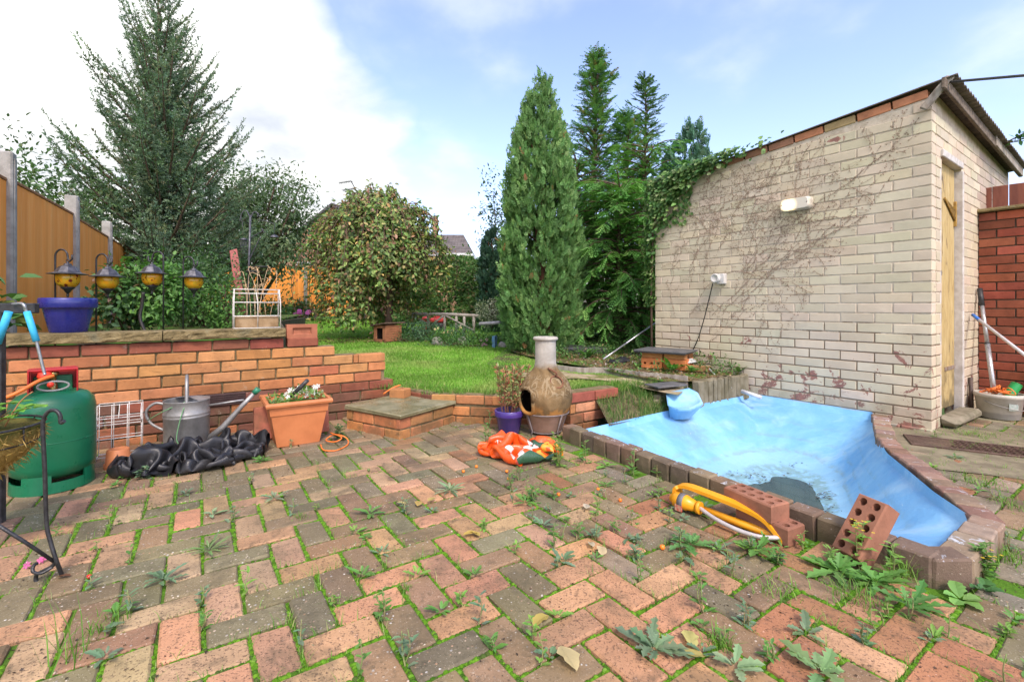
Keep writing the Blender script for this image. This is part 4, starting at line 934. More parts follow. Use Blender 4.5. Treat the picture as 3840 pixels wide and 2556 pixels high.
bmesh.ops.recalc_face_normals(bm, faces=bm.faces[:]); me = bpy.data.meshes.new('bank'); bm.to_mesh(me); bm.free(); o = mesh_obj('bank', me, soil_mat('mossy_bank', (.09, .07, .04), (.16, .125, .07), .12, (.07, .10, .03))); o['kind'] = 'structure'
# timber and concrete edging between lawn and bed
def ribbon(name, pts, thick, z0f, h, mat, label, cat):
    b = MB(); P = smooth_path(pts, 5); n = len(P); vs = []
    for i, p in enumerate(P):
        d = (P[min(i+1, n-1)]-P[max(i-1, 0)]).normalized(); s_ = EZ.cross(d)*thick/2; z = z0f(p); hh = h(i/(n-1)) if callable(h) else h
        for q in (p-s_, p+s_): vs += [Vector((q.x, q.y, z)), Vector((q.x, q.y, z+hh))]
    fs = []
    for i in range(n-1):
        a, c = i*4, (i+1)*4; fs += [(a, c, c+1, a+1), (a+2, a+3, c+3, c+2), (a+1, c+1, c+3, a+3), (a, a+2, c+2, c)]
    fs += [(0, 1, 3, 2), ((n-1)*4, (n-1)*4+2, (n-1)*4+3, (n-1)*4+1)]; b.add(vs, fs); return tag(b.obj(name, mat), label, cat)
zed = .26
ed = [gnd(1262, 842, zed), gnd(1330, 850, zed), gnd(1400, 852, zed), gnd(1470, 862, zed), gnd(1530, 868, zed), gnd(1582, 874, zed)]
ribbon('board_edging', ed, .02, lambda p: LAWN_Z(p.y)-.02, lambda s_: .065+.035*s_, M['old_wood'], 'curved grey board edging between the lawn path and the planted bed', 'edging')
M['sandy'] = soil_mat('sandy_path', (.30, .235, .145), (.42, .34, .22), .1, (.10, .11, .03))
path = [gnd(1200, 852, .25), gnd(1262, 846, .255), gnd(1330, 856, .255), gnd(1400, 858, .255), gnd(1470, 868, .255), gnd(1580, 885, .255), gnd(1560, 898, .25), gnd(1500, 888, .25), gnd(1420, 872, .25), gnd(1340, 866, .25), gnd(1262, 866, .25), gnd(1200, 862, .25)]
ngon('path', [(p.x, p.y, LAWN_Z(p.y)+.012) for p in path], M['sandy'])
# sunk drain or trench edge in the lawn left of the conifer
b = MB(); a = [gnd(1118, 836, .25), gnd(1140, 824, .25), gnd(1165, 808, .25), gnd(1195, 800, .25), gnd(1195, 840, .25), gnd(1150, 846, .25)]
b.add([Vector((p.x, p.y, LAWN_Z(p.y)+.004)) for p in a], [tuple(range(6))]); tag(b.obj('soil_patch', M['soil']), kind='structure')

# ------------------------------------------------------------------ left fence: concrete posts and feather-edge panels
def fence_wood():
    t = NT('orange_fence_stain'); tint = t.oinfo('Random'); n = t.noise(5, 6, .7, .6, stretch=(1.5, 1.5, .18)); f = t.noise(42, 5, .7, stretch=(1, 1, .1))
    col = t.ramp(n, [(.25, (.76, .25, .035)), (.5, (.86, .32, .06)), (.75, (.88, .40, .11))]); col = t.mix(1.0, col, t.ramp(tint, [(0, (.93, .92, .9)), (1, (1.06, 1.05, 1.04))]), 'MULTIPLY')
    w_ = t.rng(t.noise(9, 7, .78, 1.2, stretch=(1.6, 1.6, .12)), .60, .68); col = t.mix(t.math('MULTIPLY', w_, .5), col, (.80, .58, .36)); return t.fin(col, .75, .3, t.bump(f, .5, .004))
M['fence'] = fence_wood(); M['concrete'] = simple('concrete_post', (.34, .32, .29), (.24, .225, .20), 10, .9, .25, .7, 90)
M['fence_edge'] = simple('fence_edge', (.24, .10, .035), (.32, .15, .06), 15, .8)
FPOST = [Vector((-3.20, 2.27, 0)), Vector((-4.06, 3.74, 0)), Vector((-4.92, 5.22, 0)), Vector((-5.90, 6.80, 0)), Vector((-6.90, 8.42, 0))]
fen = thing('panel_fence', 'orange stained panel fence with concrete posts along the left side', 'fence', FPOST[2])
for i, p in enumerate(FPOST):
    b = MB(); d = (FPOST[min(i+1, 4)]-FPOST[max(i-1, 0)]).normalized(); n = Vector((d.y, -d.x, 0)); b.box(p+EZ*1.13, (.095, .11, 1.98), (d, n, EZ), .012, .002)
    b.box(p+n*.056+EZ*1.12, (.04, .012, 1.9), (d, n, EZ), .003); b.obj('concrete_post', M['concrete'], fen)
for i in range(4):
    p, q = FPOST[i], FPOST[i+1]; d = (q-p); L = d.length-.10; d.normalize(); n = Vector((d.y, -d.x, 0)); s0 = p+d*.05; zt = 1.88+(.02 if i == 1 else 0)
    b = MB(); b.box(s0+d*(L/2)+EZ*(zt+.012), (L, .05, .024), (d, n, EZ), .003); b.box(s0+d*(L/2)-n*.02+EZ*1.2, (L, .03, .05), (d, n, EZ), .003); b.box(s0+d*(L/2)-n*.02+EZ*.5, (L, .03, .05), (d, n, EZ), .003)
    pan = b.obj('fence_panel', M['fence_edge'], fen); nb = 19
    for k in range(nb):
        w_ = L/nb; m = MB(); c = s0+d*(w_*(k+.5))+n*(.010+rnd(-.0015, .0015)); zz = (zt+.30)/2; tw = rnd(-.02, .02)+.05; dx = (d*math.cos(tw)+n*math.sin(tw)); m.box(c+EZ*zz, (w_+.012, .010, zt-.30), (dx, EZ.cross(dx), EZ), .002, .001); sub(m, 'board', M['fence'], pan)
    b = MB(); b.box(s0+d*(L/2)+EZ*.16, (L, .04, .28), (d, n, EZ), .004); b.obj('gravel_board', M['concrete'], fen)
# back fence
BY = 15.5; fen2 = thing('back_fence', 'orange panel fence across the far end of the garden', 'fence', (-6.5, BY, .55))
xs = [-10.6, -8.72, -6.84, -4.94]
for x in xs:
    b = MB(); b.box((x, BY, 1.35), (.11, .11, 1.8), None, .01); b.obj('concrete_post', M['concrete'], fen2)
for i in range(3):
    b = MB(); b.box(((xs[i]+xs[i+1])/2, BY, 2.235), (1.76, .05, .03)); pan = b.obj('fence_panel', M['fence_edge'], fen2)
    for k in range(17):
        m = MB(); w_ = 1.76/17; m.box((xs[i]+.06+w_*(k+.5), BY-.02+rnd(-.003, .003), 1.40), (w_+.008, .012, 1.66), None, .002, .001); sub(m, 'board', M['fence'], pan)
# ------------------------------------------------------------------ things on the patio, left side
def onto(name, mb, mat, parent): return mb.obj(name, mat, parent)
def ell(c, r, n=24, ax=None, a0=0, a1=2*PI):
    ax = ax or (Vector((1, 0, 0)), Vector((0, 1, 0))); return [Vector(c)+ax[0]*(r*math.cos(a0+(a1-a0)*k/n))+ax[1]*(r*math.sin(a0+(a1-a0)*k/n)) for k in range(n+1)]
# gas bottle
gc = Vector((-2.27, 2.31, 0)); gas = thing('gas_bottle', 'green gas bottle with red collar standing against the brick retaining wall', 'gas bottle', gc)
def paint_mat(name, c, rough=.35, wear=(.5, .5, .5), amt=.42):
    t = NT(name); n = t.noise(4, 5, .6); s_ = t.rng(t.noise(26, 7, .78, .6), .665, .69); col = t.mix(t.rng(n, .3, .7), c, tuple(x*.8 for x in c)); col = t.mix(t.math('MULTIPLY', s_, amt*2), col, wear)
    return t.fin(col, t.rng(t.noise(14, 5), .3, .7, rough-.1, rough+.15), .5, t.bump(t.noise(30, 4), .08, .004))
M['gas_green'] = paint_mat('gas_green', (.006, .15, .066), .34, (.35, .40, .36)); M['gas_red'] = paint_mat('gas_red', (.42, .018, .022), .35, (.45, .35, .32))
b = MB(); b.lathe([(.0, .065), (.12, .06), (.152, .085), (.16, .12), (.16, .24), (.16, .33), (.16, .385), (.152, .425), (.128, .452), (.09, .468), (.0, .474)], gc, 40); b.obj('body', M['gas_green'], gas)
b = MB(); b.tube(ell(gc+EZ*.235, .1595, 48), .0022, 6); b.obj('weld_seam', M['gas_green'], gas)
fr = MB(); n = 60
for k in range(n):          # foot ring with cut-outs between the pads
    a0, a1 = 2*PI*k/n, 2*PI*(k+1)/n; ph = (k % 15)/15; zt = .085 if ph < .42 else .05
    for r, sg in ((.152, 1), (.146, -1)):
        vs = [gc+Vector((r*math.cos(a)*(1.02 if z < .02 else 1), r*math.sin(a)*(1.02 if z < .02 else 1), z)) for a, z in ((a0, .0), (a1, .0), (a1, zt), (a0, zt))]; fr.add(vs, [(0, 1, 2, 3) if sg > 0 else (3, 2, 1, 0)])
    fr.add([gc+Vector((r*math.cos(a), r*math.sin(a), zt)) for r, a in ((.152, a0), (.152, a1), (.146, a1), (.146, a0))], [(0, 1, 2, 3)])
fr.obj('foot_ring', M['gas_green'], gas)
col = MB(); fwd = Vector((-gc.x, -gc.y, 0)).normalized(); sd_ = Vector((fwd.y, -fwd.x, 0))
for sg in (-1, 1):
    for ph in (0,):
        pts = [(sd_*(.085*sg)*1.0+fwd*.06), (sd_*(.088*sg)+fwd*0), (sd_*(.085*sg)-fwd*.06)]
        for i in range(2):
            p, q = gc+pts[i], gc+pts[i+1]; col.box((p+q)/2+EZ*.518, ((q-p).length, .006, .115), ((q-p).normalized(), EZ.cross((q-p).normalized()), EZ), .002)
col.box(gc-fwd*.07+EZ*.518, (.165, .006, .115), (sd_, fwd, EZ), .002); col.box(gc+fwd*.0+EZ*.572, (.178, .10, .008), (sd_, fwd, EZ), .003); col.obj('collar', M['gas_red'], gas)
b = MB(); b.box(gc-fwd*.02+EZ*.50, (.14, .03, .08), (sd_, fwd, EZ), .004); b.obj('guard_plate', M['gas_green'], gas)
brass = simple('brass', (.45, .33, .12), (.30, .21, .08), 30, .35, .5, metal=.9)
b = MB(); b.lathe([(.016, .47), (.016, .5), (.012, .505), (.012, .54), (.02, .545), (.02, .56), (0, .562)], gc+fwd*.02, 14); b.obj('valve', brass, gas)
b = MB(); b.lathe([(0, 0), (.026, 0), (.028, .008), (.024, .026), (.010, .03), (0, .03)], gc+fwd*.045+sd_*.03+EZ*.535, 18, ax=(sd_, fwd, EZ)); b.lathe([(0, 0), (.013, 0), (.013, .012), (0, .013)], gc+fwd*.07+sd_*.01+EZ*.505, 14, ax=(sd_, EZ, fwd)); b.obj('regulator', simple('signal_red_plastic', (.75, .05, .025), (.65, .045, .02), 20, .4), gas)
b = MB(); b.tube([gc+fwd*.075+sd_*(.055*math.cos(a))+EZ*(.497+.022*math.sin(a)) for a in np.linspace(0, 2*PI, 28)], .005, 6); b.obj('seal_ring', simple('grey_rubber', (.30, .30, .29), (.22, .22, .21), 20, .5), gas)
ho = [gc+fwd*.06+EZ*.545, gc+fwd*.10+sd_*.05+EZ*.53, gc+fwd*.12+sd_*.13+EZ*.48, gc+fwd*.10+sd_*.24+EZ*.44, gc+fwd*.05+sd_*.42+EZ*.42]
b = MB(); b.tube(smooth_path(ho), .0085, 10); tag(b.obj('gas_hose', simple('orange_hose', (.80, .20, .035), (.70, .17, .03), 18, .4, .4)), 'orange gas hose leading left from the green gas bottle', 'hose')

# barbecue frame at the edge of the picture, with a blue-handled folding handle hung on it
M['black_paint'] = simple('chipped_black_paint', (.018, .018, .02), (.045, .045, .046), 22, .5, .45, .3, 90)
bq = thing('barbecue_frame', 'black metal barbecue frame cut off by the left edge', 'barbecue', (-2.10, 1.83, 0)); b = MB(); p = at(40, 709, 1.92)
ux = Vector((.96, .28, 0)); uy = EZ.cross(ux); b.box(p-ux*.36, (.85, .035, .042), (ux, uy, EZ), .003); b.obj('shelf_rail', M['black_paint'], bq)
b = MB(); lp = at(-2, 900, 1.90); b.box(Vector((lp.x, lp.y, .43)), (.03, .03, .87), (ux, uy, EZ), .002); b.box(Vector((lp.x, lp.y, .43))-ux*.62, (.03, .03, .87), (ux, uy, EZ), .002); b.obj('leg', M['black_paint'], bq)
steel = simple('galvanised_rod', (.42, .43, .44), (.30, .30, .31), 40, .4, .5, .3, 200, metal=.8)
hd = thing('bent_grab_bar', 'bent steel handle with two blue foam grips hung over the black rail', 'handle', at(60, 760, 1.88)); Yh = 1.875
b = MB(); b.tube(smooth_path([at(30, 700, Yh+.02), at(48, 698, Yh), at(56, 703, Yh-.005), at(61, 718, Yh), at(74, 750, Yh), at(84, 786, Yh), at(100, 850, Yh+.01), at(104, 862, Yh+.01)], 4), .0055, 8); b.obj('rod', steel, hd)
blue = simple('blue_foam', (.035, .36, .62), (.05, .44, .70), 25, .55, .4)
b = MB(); b.tube([at(62, 717, Yh), at(84, 785, Yh)], .0115, 12); b.obj('grip', blue, hd); b = MB(); b.tube([at(20, 717, Yh), at(-6, 790, Yh)], .013, 12); b.obj('grip', blue, hd)

# wire rack, inverted pot
M['white_wire'] = simple('white_coated_wire', (.66, .64, .60), (.50, .46, .40), 40, .5, .4)
rk = thing('wire_rack', 'small white wire rack leaning between the gas bottle and watering can', 'rack', (-2.30, 2.74, 0)); rc = Vector((-2.30, 2.74, 0)); b = MB()
def rp(a, d, z): return rc+EA*a+EB*(d+z*.10)+EZ*z
for z in (.02, .12, .20, .235, .31):
    b.tube([rp(-.10, -.05, z), rp(.10, -.05, z), rp(.10, .03, z), rp(-.10, .03, z), rp(-.10, -.05, z)], .0024, 5, smooth=False)
for a in (-.10, -.035, .035, .10):
    b.tube([rp(a, -.05, .0), rp(a, -.05, .31)], .0022, 5); b.tube([rp(a, .03, .0), rp(a, .03, .31)], .0022, 5)
b.tube([rp(.10, -.05, .31), rp(.10, -.10, .24), rp(.10, -.05, .2)], .0024, 5); b.tube([rp(.0, -.05, .31), rp(.0, -.10, .24)], .0024, 5); b.obj('wire_frame', M['white_wire'], rk)
M['terra'] = simple('terracotta_plastic', (.56, .20, .075), (.48, .165, .06), 7, .5, .4, .1, 60)
pc = gnd(254, 1080); pc.y += .05; pot = MB(); pot.lathe([(.062, 0), (.063, .022), (.056, .024), (.050, .095), (.045, .10), (.030, .10), (.028, .094), (0, .094)], pc, 26)
for k in range(8): a = k*PI/4; pot.lathe([(.006, .1005), (0, .1008)], pc+Vector((.038*math.cos(a), .038*math.sin(a), 0)), 8)
tag(pot.obj('plant_pot', M['terra']), 'small orange plant pot upside down behind the black sheet', 'pot')

# watering can
wc = Vector((-2.02, 2.90, 0)); can = thing('watering_can', 'galvanised watering can with long spout behind the black sheet', 'watering can', wc)
def zinc_mat():
    t = NT('old_zinc'); n = t.noise(8, 6, .7); f = t.noise(50, 5, .7); col = t.ramp(n, [(.3, (.20, .195, .18)), (.55, (.32, .315, .30)), (.75, (.42, .42, .41))]); return t.fin(col, t.rng(f, .3, .7, .38, .6), .5, t.bump(f, .15, .003), .55)
M['zinc'] = zinc_mat(); b = MB(); b.lathe([(0, .004), (.118, .004), (.12, .012), (.120, .20), (.1235, .204), (.1235, .212), (.1205, .216), (.1235, .222), (.1235, .23), (.1205, .234), (.12, .30), (.123, .305), (.121, .308), (.118, .302), (.115, .02), (0, .02)], wc, 40); b.obj('body', M['zinc'], can)
vs = [wc+EZ*.307]+[wc+Vector((.119*math.cos(a), .119*math.sin(a), .305)) for a in np.linspace(-.4, PI-.4, 16)]; b = MB(); b.add(vs[1:]+[wc+EZ*.325-EB*.0], [tuple([i, i+1, 16]) for i in range(15)]); b.obj('hood', M['zinc'], can)
sx_ = Vector((.96, .28, 0)).normalized(); b = MB(); b.tube([wc+sx_*.11+EZ*.045, wc+sx_*.20+EZ*.12, wc+sx_*.30+EZ*.24, wc+sx_*.385+EZ*.335], [.022, .019, .015, .013], 14); b.obj('spout', M['zinc'], can)
b = MB(); b.tube([wc+sx_*.375+EZ*.325, wc+sx_*.40+EZ*.352], [.018, .019], 12); b.obj('spout_cap', simple('green_plastic_cap', (.02, .16, .09), (.03, .20, .11), 20, .45), can)
b = MB(); b.tube([wc+sx_*.12+EZ*.262, wc+sx_*.315+EZ*.285], .006, 8); b.obj('stay', M['zinc'], can)
b = MB(); b.tube(smooth_path([wc-sx_*.0+EB*.09+EZ*.30, wc+EB*.08+EZ*.40, wc+EB*.0+EZ*.452, wc-EB*.07+EZ*.40, wc-EB*.10+EZ*.29], 5), .010, 8); b.obj('handle', M['zinc'], can)
b = MB(); b.tube(smooth_path([wc-sx_*.115+EZ*.28, wc-sx_*.17+EZ*.29, wc-sx_*.215+EZ*.24, wc-sx_*.19+EZ*.17, wc-sx_*.118+EZ*.12], 5), .0085, 8); b.obj('handle', M['zinc'], can)
b = MB(); b.tube(smooth_path([wc+EZ*.309-EB*.10, wc-sx_*.12-EB*.12+EZ*.26, wc-sx_*.20-EB*.05+EZ*.20], 4), .003, 5); b.tube(smooth_path([wc+EZ*.31-EB*.10, wc-sx_*.03-EB*.15+EZ*.22, wc-sx_*.05-EB*.17+EZ*.10, wc-sx_*.02-EB*.18+EZ*.06], 4), .003, 5)
tag(b.obj('garden_twine', simple('green_twine', (.10, .25, .10), (.15, .32, .15), 30, .7)), 'green twine draped over the galvanised watering can', 'twine')

# crumpled sheet: a cloth-like heap built from ridged noise over an uneven outline
import collections
class _F(dict):
    def __missing__(s, k): r = random.Random(int(k*10)); s[k] = [(r.uniform(0, PI), f_*r.uniform(.8, 1.25), w_, r.uniform(0, 1)) for f_, w_ in ((3.2, .9), (4.6, .8), (6.5, .65), (9.5, .5), (13, .36), (19, .2))]; return s[k]
FOLDS = _F()
def crumple(name, c, ax, rx, ry, h, seed, mats, matf=None, nu=130, nv=90, ridge=.06, sharp=5.0, hump=None, puff=4.5):
    c = Vector(c); vs = []; idx = {}; fs = []; ms = []
    for i in range(nu+1):
        for j in range(nv+1):
            u, v = i/nu*2-1, j/nv*2-1; a = math.atan2(v, u); R = 1+.20*fbm((math.cos(a)*1.9+seed, math.sin(a)*1.9, seed), 1.4, 3)
            # square to disc, then uneven rim
            x = u*math.sqrt(max(0, 1-v*v/2)); y = v*math.sqrt(max(0, 1-u*u/2)); r = math.hypot(x, y)
            px, py = x*rx*R, y*ry*R
            wx, wy = px+.045*mnoise.noise(Vector((px*7, py*7, seed))), py+.045*mnoise.noise(Vector((px*7, py*7, seed+40))); n3_ = mnoise.noise(Vector((px*sharp*.5+seed, py*sharp*.5, 2)))
            fold = 0
            for fa, ff, fw, fp in FOLDS[seed]:      # straight creases: folded strips in several directions, each fading in and out
                q_ = (wx*math.cos(fa)+wy*math.sin(fa))*ff+fp; fold += fw*(2*abs(q_-math.floor(q_+.5))-.5)*(.35+.65*abs(mnoise.noise(Vector((px*3.3+fp, py*3.3, fa*3)))))
            e = max(0, 1-r**puff)**.62; hm = hump(px, py) if hump else h*(1-.5*r)
            z = e*(hm*(.8+.35*n3_)+ridge*fold)+.004*(1-e); z = max(.003, z)
            ox, oy = .02*mnoise.noise(Vector((px*9, py*9, seed+5))), .02*mnoise.noise(Vector((px*9, py*9, seed+9)))
            p = c+ax[0]*(px+ox)+ax[1]*(py+oy)+EZ*z; idx[i, j] = len(vs); vs.append(p)
    for i in range(nu):
        for j in range(nv):
            fs.append((idx[i, j], idx[i+1, j], idx[i+1, j+1], idx[i, j+1])); ms.append(matf(i/nu*2-1, j/nv*2-1) if matf else 0)
    b = MB(); b.sm = True; b.add(vs, fs); b.m = ms; me = b.mesh(name); return mesh_obj(name, me, mats)
def poly_mat(name, c, rough=.38, tr=0):
    t = NT(name); n = t.noise(30, 5, .6); return t.fin(t.mix(t.rng(t.noise(6, 4), .3, .7), c, tuple(x*.8 for x in c)), t.rng(n, .3, .7, rough-.08, rough+.12), .5, t.bump(t.math('ADD', t.math('MULTIPLY', t.noise(70, 5, .7), .4), t.noise(22, 4, .6, 1.2)), .35, .006))
# folded sheets: a small cloth solver lets a squeezed, rumpled sheet settle on the ground
def settle(nx, ny, w, h, sx, sy, amp, seed, bx, by, steps=70, bend=.22):
    gx, gy = np.meshgrid(np.linspace(-.5, .5, nx)*w, np.linspace(-.5, .5, ny)*h, indexing='ij'); nz = lambda o: np.array([[mnoise.fractal(Vector((a*3.2+seed+o, b_*3.2, seed+o)), 1, 2, 3) for a, b_ in zip(r1, r2)] for r1, r2 in zip(gx, gy)])
    X = np.stack([gx*sx+.05*nz(9), gy*sy+.05*nz(19), .15+amp*nz(0)], -1); V = np.zeros_like(X); dx, dy = w/(nx-1), h/(ny-1); dg_ = math.hypot(dx, dy)
    A = lambda a, b_: (slice(a, b_), slice(None)); sets = []
    def pairs(di, dj, rest, k):
        for p in range(2 if max(di, abs(dj)) == 1 else 4):
            m = 2 if max(di, abs(dj)) == 1 else 4; ii, jj = np.meshgrid(np.arange(nx), np.arange(ny), indexing='ij'); key = (ii if di else jj) % m; grp = [p] if m == 2 else [p]
            ok = np.isin(key, grp) & (ii+di < nx) & (jj+dj < ny) & (jj+dj >= 0); sets.append((ii[ok], jj[ok], ii[ok]+di, jj[ok]+dj, rest, k))
    pairs(1, 0, dx, 1.); pairs(0, 1, dy, 1.); pairs(1, 1, dg_, .7); pairs(1, -1, dg_, .7); pairs(2, 0, 2*dx, bend); pairs(0, 2, 2*dy, bend)
    for s_ in range(steps):
        V[..., 2] -= 4.0*.02; V *= .88; N_ = X+V*.02
        for it in range(7):
            for a, b_, c, d, rest, k in sets:
                D = N_[c, d]-N_[a, b_]; l = np.linalg.norm(D, axis=-1, keepdims=True); q = D*(.5*k*(l-rest)/np.maximum(l, 1e-6)); N_[a, b_] += q; N_[c, d] -= q
            N_[..., 2] = np.maximum(N_[..., 2], .003); e_ = np.sqrt((N_[..., 0]/bx)**2+(N_[..., 1]/by)**2); N_[..., :2] /= np.maximum(1, e_)[..., None]**.5
        V = np.clip((N_-X)/.02, -1.2, 1.2); low_ = N_[..., 2] < .012; V[low_] *= [.12, .12, 1]; X = np.where(low_[..., None], X+(N_-X)*[.12, .12, 1], N_)
    return X
def cloth(name, X, c, ax, sc, mats, matf=None):
    nx, ny = X.shape[:2]; b = MB(); b.sm = True; c = Vector(c)
    b.add([c+ax[0]*(p[0]*sc[0])+ax[1]*(p[1]*sc[1])+EZ*(p[2]*sc[2]) for p in X.reshape(-1, 3)], [(i*ny+j, (i+1)*ny+j, (i+1)*ny+j+1, i*ny+j+1) for i in range(nx-1) for j in range(ny-1)])
    if matf: b.m = [matf(i/(nx-2)*2-1, j/(ny-2)*2-1) for i in range(nx-1) for j in range(ny-1)]
    o = mesh_obj(name, b.mesh(name), mats); m = o.modifiers.new('smooth', 'SUBSURF'); m.levels = m.render_levels = 2; return o
TX = settle(64, 48, 1.25, .95, .58, .42, .20, 3.3, .37, .235); print('sheet', TX.reshape(-1, 3).min(0).round(2), TX.reshape(-1, 3).max(0).round(2))
tp = cloth('black_sheet', TX, (-1.80, 2.64, 0), (EA, EB), (1.04, 1.04, 1.9), poly_mat('black_polythene', (.014, .014, .016), .42))
tag(tp, 'crumpled black plastic sheet heaped in front of the watering can', 'plastic sheet')

# square planter
pl = thing('square_planter', 'square terracotta planter with white flowers by the brick wall', 'planter', (-1.43, 3.08, 0)); pcn = Vector((-1.43, 3.08, 0))
def sq(s_, z): return [pcn+EA*(x*s_/2)+EB*(y*s_/2)+EZ*z for x, y in ((-1, -1), (1, -1), (1, 1), (-1, 1))]
b = MB(); lv = [sq(.245, 0), sq(.25, .004), sq(.322, .205), sq(.335, .208), sq(.345, .255), sq(.382, .262), sq(.39, .275), sq(.382, .288), sq(.345, .288), sq(.335, .25), sq(.33, .23)]
vs = sum(lv, []); b.add(vs, [(l*4+k, l*4+(k+1) % 4, (l+1)*4+(k+1) % 4, (l+1)*4+k) for l in range(len(lv)-1) for k in range(4)]+[(3, 2, 1, 0)]); b.obj('pot', M['terra'], pl)
b = MB(); b.add(sq(.335, .243), [(0, 1, 2, 3)]); b.obj('soil', M['soil'], pl)
b = MB(); hp = at(668, 912, 3.02); b.tube([hp, at(690, 892, 3.02), at(708, 874, 3.02)], [.011, .014, .013], 10); b.obj('grip', M['black_paint'], None)
fork = bpy.context.scene.objects[-1] if False else [o for o in bpy.data.objects if o.name == 'grip' or o.name.startswith('grip.')][-1]; fork.name = 'hand_fork'; tag(fork, 'black handled hand fork stuck in the square planter', 'garden tool')
# brick leaning on the wall behind the planter, another at its right
for nm, uv, lab in (('leaning_brick', (607, 1018), 'rough red brick standing on end against the wall left of the planter'), ('leaning_brick', (742, 1000), 'rough red brick standing on end against the wall right of the planter')):
    p = gnd(*uv); b = MB(); lean = (EZ+EB*.18).normalized(); b.box(p+EB*.06+lean*.112, (.102, .065, .215), (EA, lean.cross(EA), lean), .005, .004); o = b.obj(nm, M['brick']); o.color = (.40, .14, .09, 1); tag(o, lab, 'brick')
b = MB(); b.tube(smooth_path([gnd(738, 1022, .01), gnd(745, 1035, .006), gnd(775, 1035, .006), gnd(800, 1022, .006), gnd(798, 1008, .03), gnd(780, 1000, .05), gnd(762, 1002, .03), gnd(750, 1012, .02), gnd(770, 1016, .03), gnd(786, 1006, .05), gnd(760, 995, .05)], 5), .0042, 6); tag(b.obj('orange_string', bpy.data.materials['orange_hose']), 'thin orange cord coiled on the paving beside the slab step', 'cord')
b = MB(); b.tube(smooth_path([Vector((-1.02, 3.70, .19)), Vector((-.95, 3.72, .235)), Vector((-.90, 3.76, .25))], 4), .006, 6); tag(b.obj('orange_strap', bpy.data.materials['orange_hose']), 'short orange strap end poking over the low wall behind the half brick', 'strap')

# hanging basket on a scrolled iron stand
bk = thing('hanging_basket', 'moss lined wire hanging basket with strawberry leaves on a black scroll stand', 'hanging basket', gnd(100, 1340)); Yb = 1.50
b = MB(); b.tube(smooth_path([at(148, 968, Yb), at(140, 972, Yb), at(138, 955, Yb), at(128, 944, Yb), at(112, 946, Yb), at(100, 965, Yb), at(99, 1000, Yb), at(103, 1080, Yb), at(107, 1200, Yb), at(116, 1245, Yb), at(130, 1290, Yb+.0), at(142, 1325, Yb+.02), at(132, 1348, Yb-.0), at(105, 1354, Yb-.01), at(85, 1340, Yb), at(84, 1322, Yb), at(100, 1312, Yb), at(122, 1300, Yb), at(128, 1285, Yb)], 5), .0058, 8); b.tube(smooth_path([at(122, 1303, Yb), at(95, 1318, Yb-.02), at(76, 1314, Yb-.03), at(78, 1300, Yb-.02), at(86, 1295, Yb-.01)], 5), .005, 8)
b.tube([at(126, 1292, Yb), at(60, 1248, Yb-.05), at(-40, 1185, Yb-.1)], .0052, 8); b.obj('stand', M['black_iron'], bk)
bc = Vector((-1.86, 1.60, .465)); b = MB(); R_ = .185
b.tube(ell(bc, R_, 36), .0045, 6)
for z, r in ((-.06, .17), (-.11, .13)): b.tube(ell(bc+EZ*z, r, 30), .003, 5)
for k in range(14): a = k*2*PI/14; b.tube([bc+Vector((R_*math.cos(a), R_*math.sin(a), 0)), bc+Vector((.17*math.cos(a+.1), .17*math.sin(a+.1), -.06)), bc+Vector((.13*math.cos(a+.2), .13*math.sin(a+.2), -.115)), bc+Vector((.05*math.cos(a+.3), .05*math.sin(a+.3), -.165))], .0028, 5)
b.obj('wire_frame', M['black_iron'], bk)
b = MB(); b.sm = True; prof = [(.178, -.008), (.176, -.04), (.165, -.075), (.135, -.118), (.09, -.155), (.04, -.175), (0, -.18)]; b.lathe([(r, z) for r, z in prof], bc, 40)
b.v = [tuple(Vector(v)+((Vector(v)-bc)*Vector((1, 1, .4))).normalized()*(.012*fbm(v, 30, 3))) for v in b.v]; b.lathe([(.176, -.012), (.10, -.02), (0, -.018)], bc, 24)
def coir():
    t = NT('moss_and_coir'); n = t.noise(28, 6, .75, .8); z = t.xyz()[2]; col = t.ramp(n, [(.3, (.12, .08, .025)), (.5, (.33, .215, .06)), (.7, (.50, .36, .12))]); up = t.rng(t.math('ADD', z, t.math('MULTIPLY', t.noise(14, 4), .12)), .46, .53); col = t.mix(up, col, t.mix(n, (.05, .045, .02), (.13, .15, .03))); return t.fin(col, .95, .1, t.bump(n, 1.0, .012))
b.obj('liner', coir(), bk)
n = 1500; a = RNG.uniform(0, 2*PI, n); s_ = RNG.uniform(.02, 1, n); rr = np.interp(s_, np.linspace(0, 1, 7), [p[0] for p in prof][::-1]); zz = np.interp(s_, np.linspace(0, 1, 7), [p[1] for p in prof][::-1])
P = np.stack([bc.x+(rr+.004)*np.cos(a), bc.y+(rr+.004)*np.sin(a), bc.z+zz], 1); mesh = leaf_mesh('moss_fibres', P, np.stack([np.cos(a)*.5, np.sin(a)*.5, -.8+0*a], 1)+RNG.normal(size=(n, 3))*.6, rdir(n), RNG.uniform(.012, .04, n), RNG.uniform(.0015, .004, n), pick(n, [(3, (.42, .28, .08)), (2, (.30, .20, .06)), (1, (.14, .16, .04))])); o = mesh_obj('moss_fibres', mesh, M['leaf'], bk)
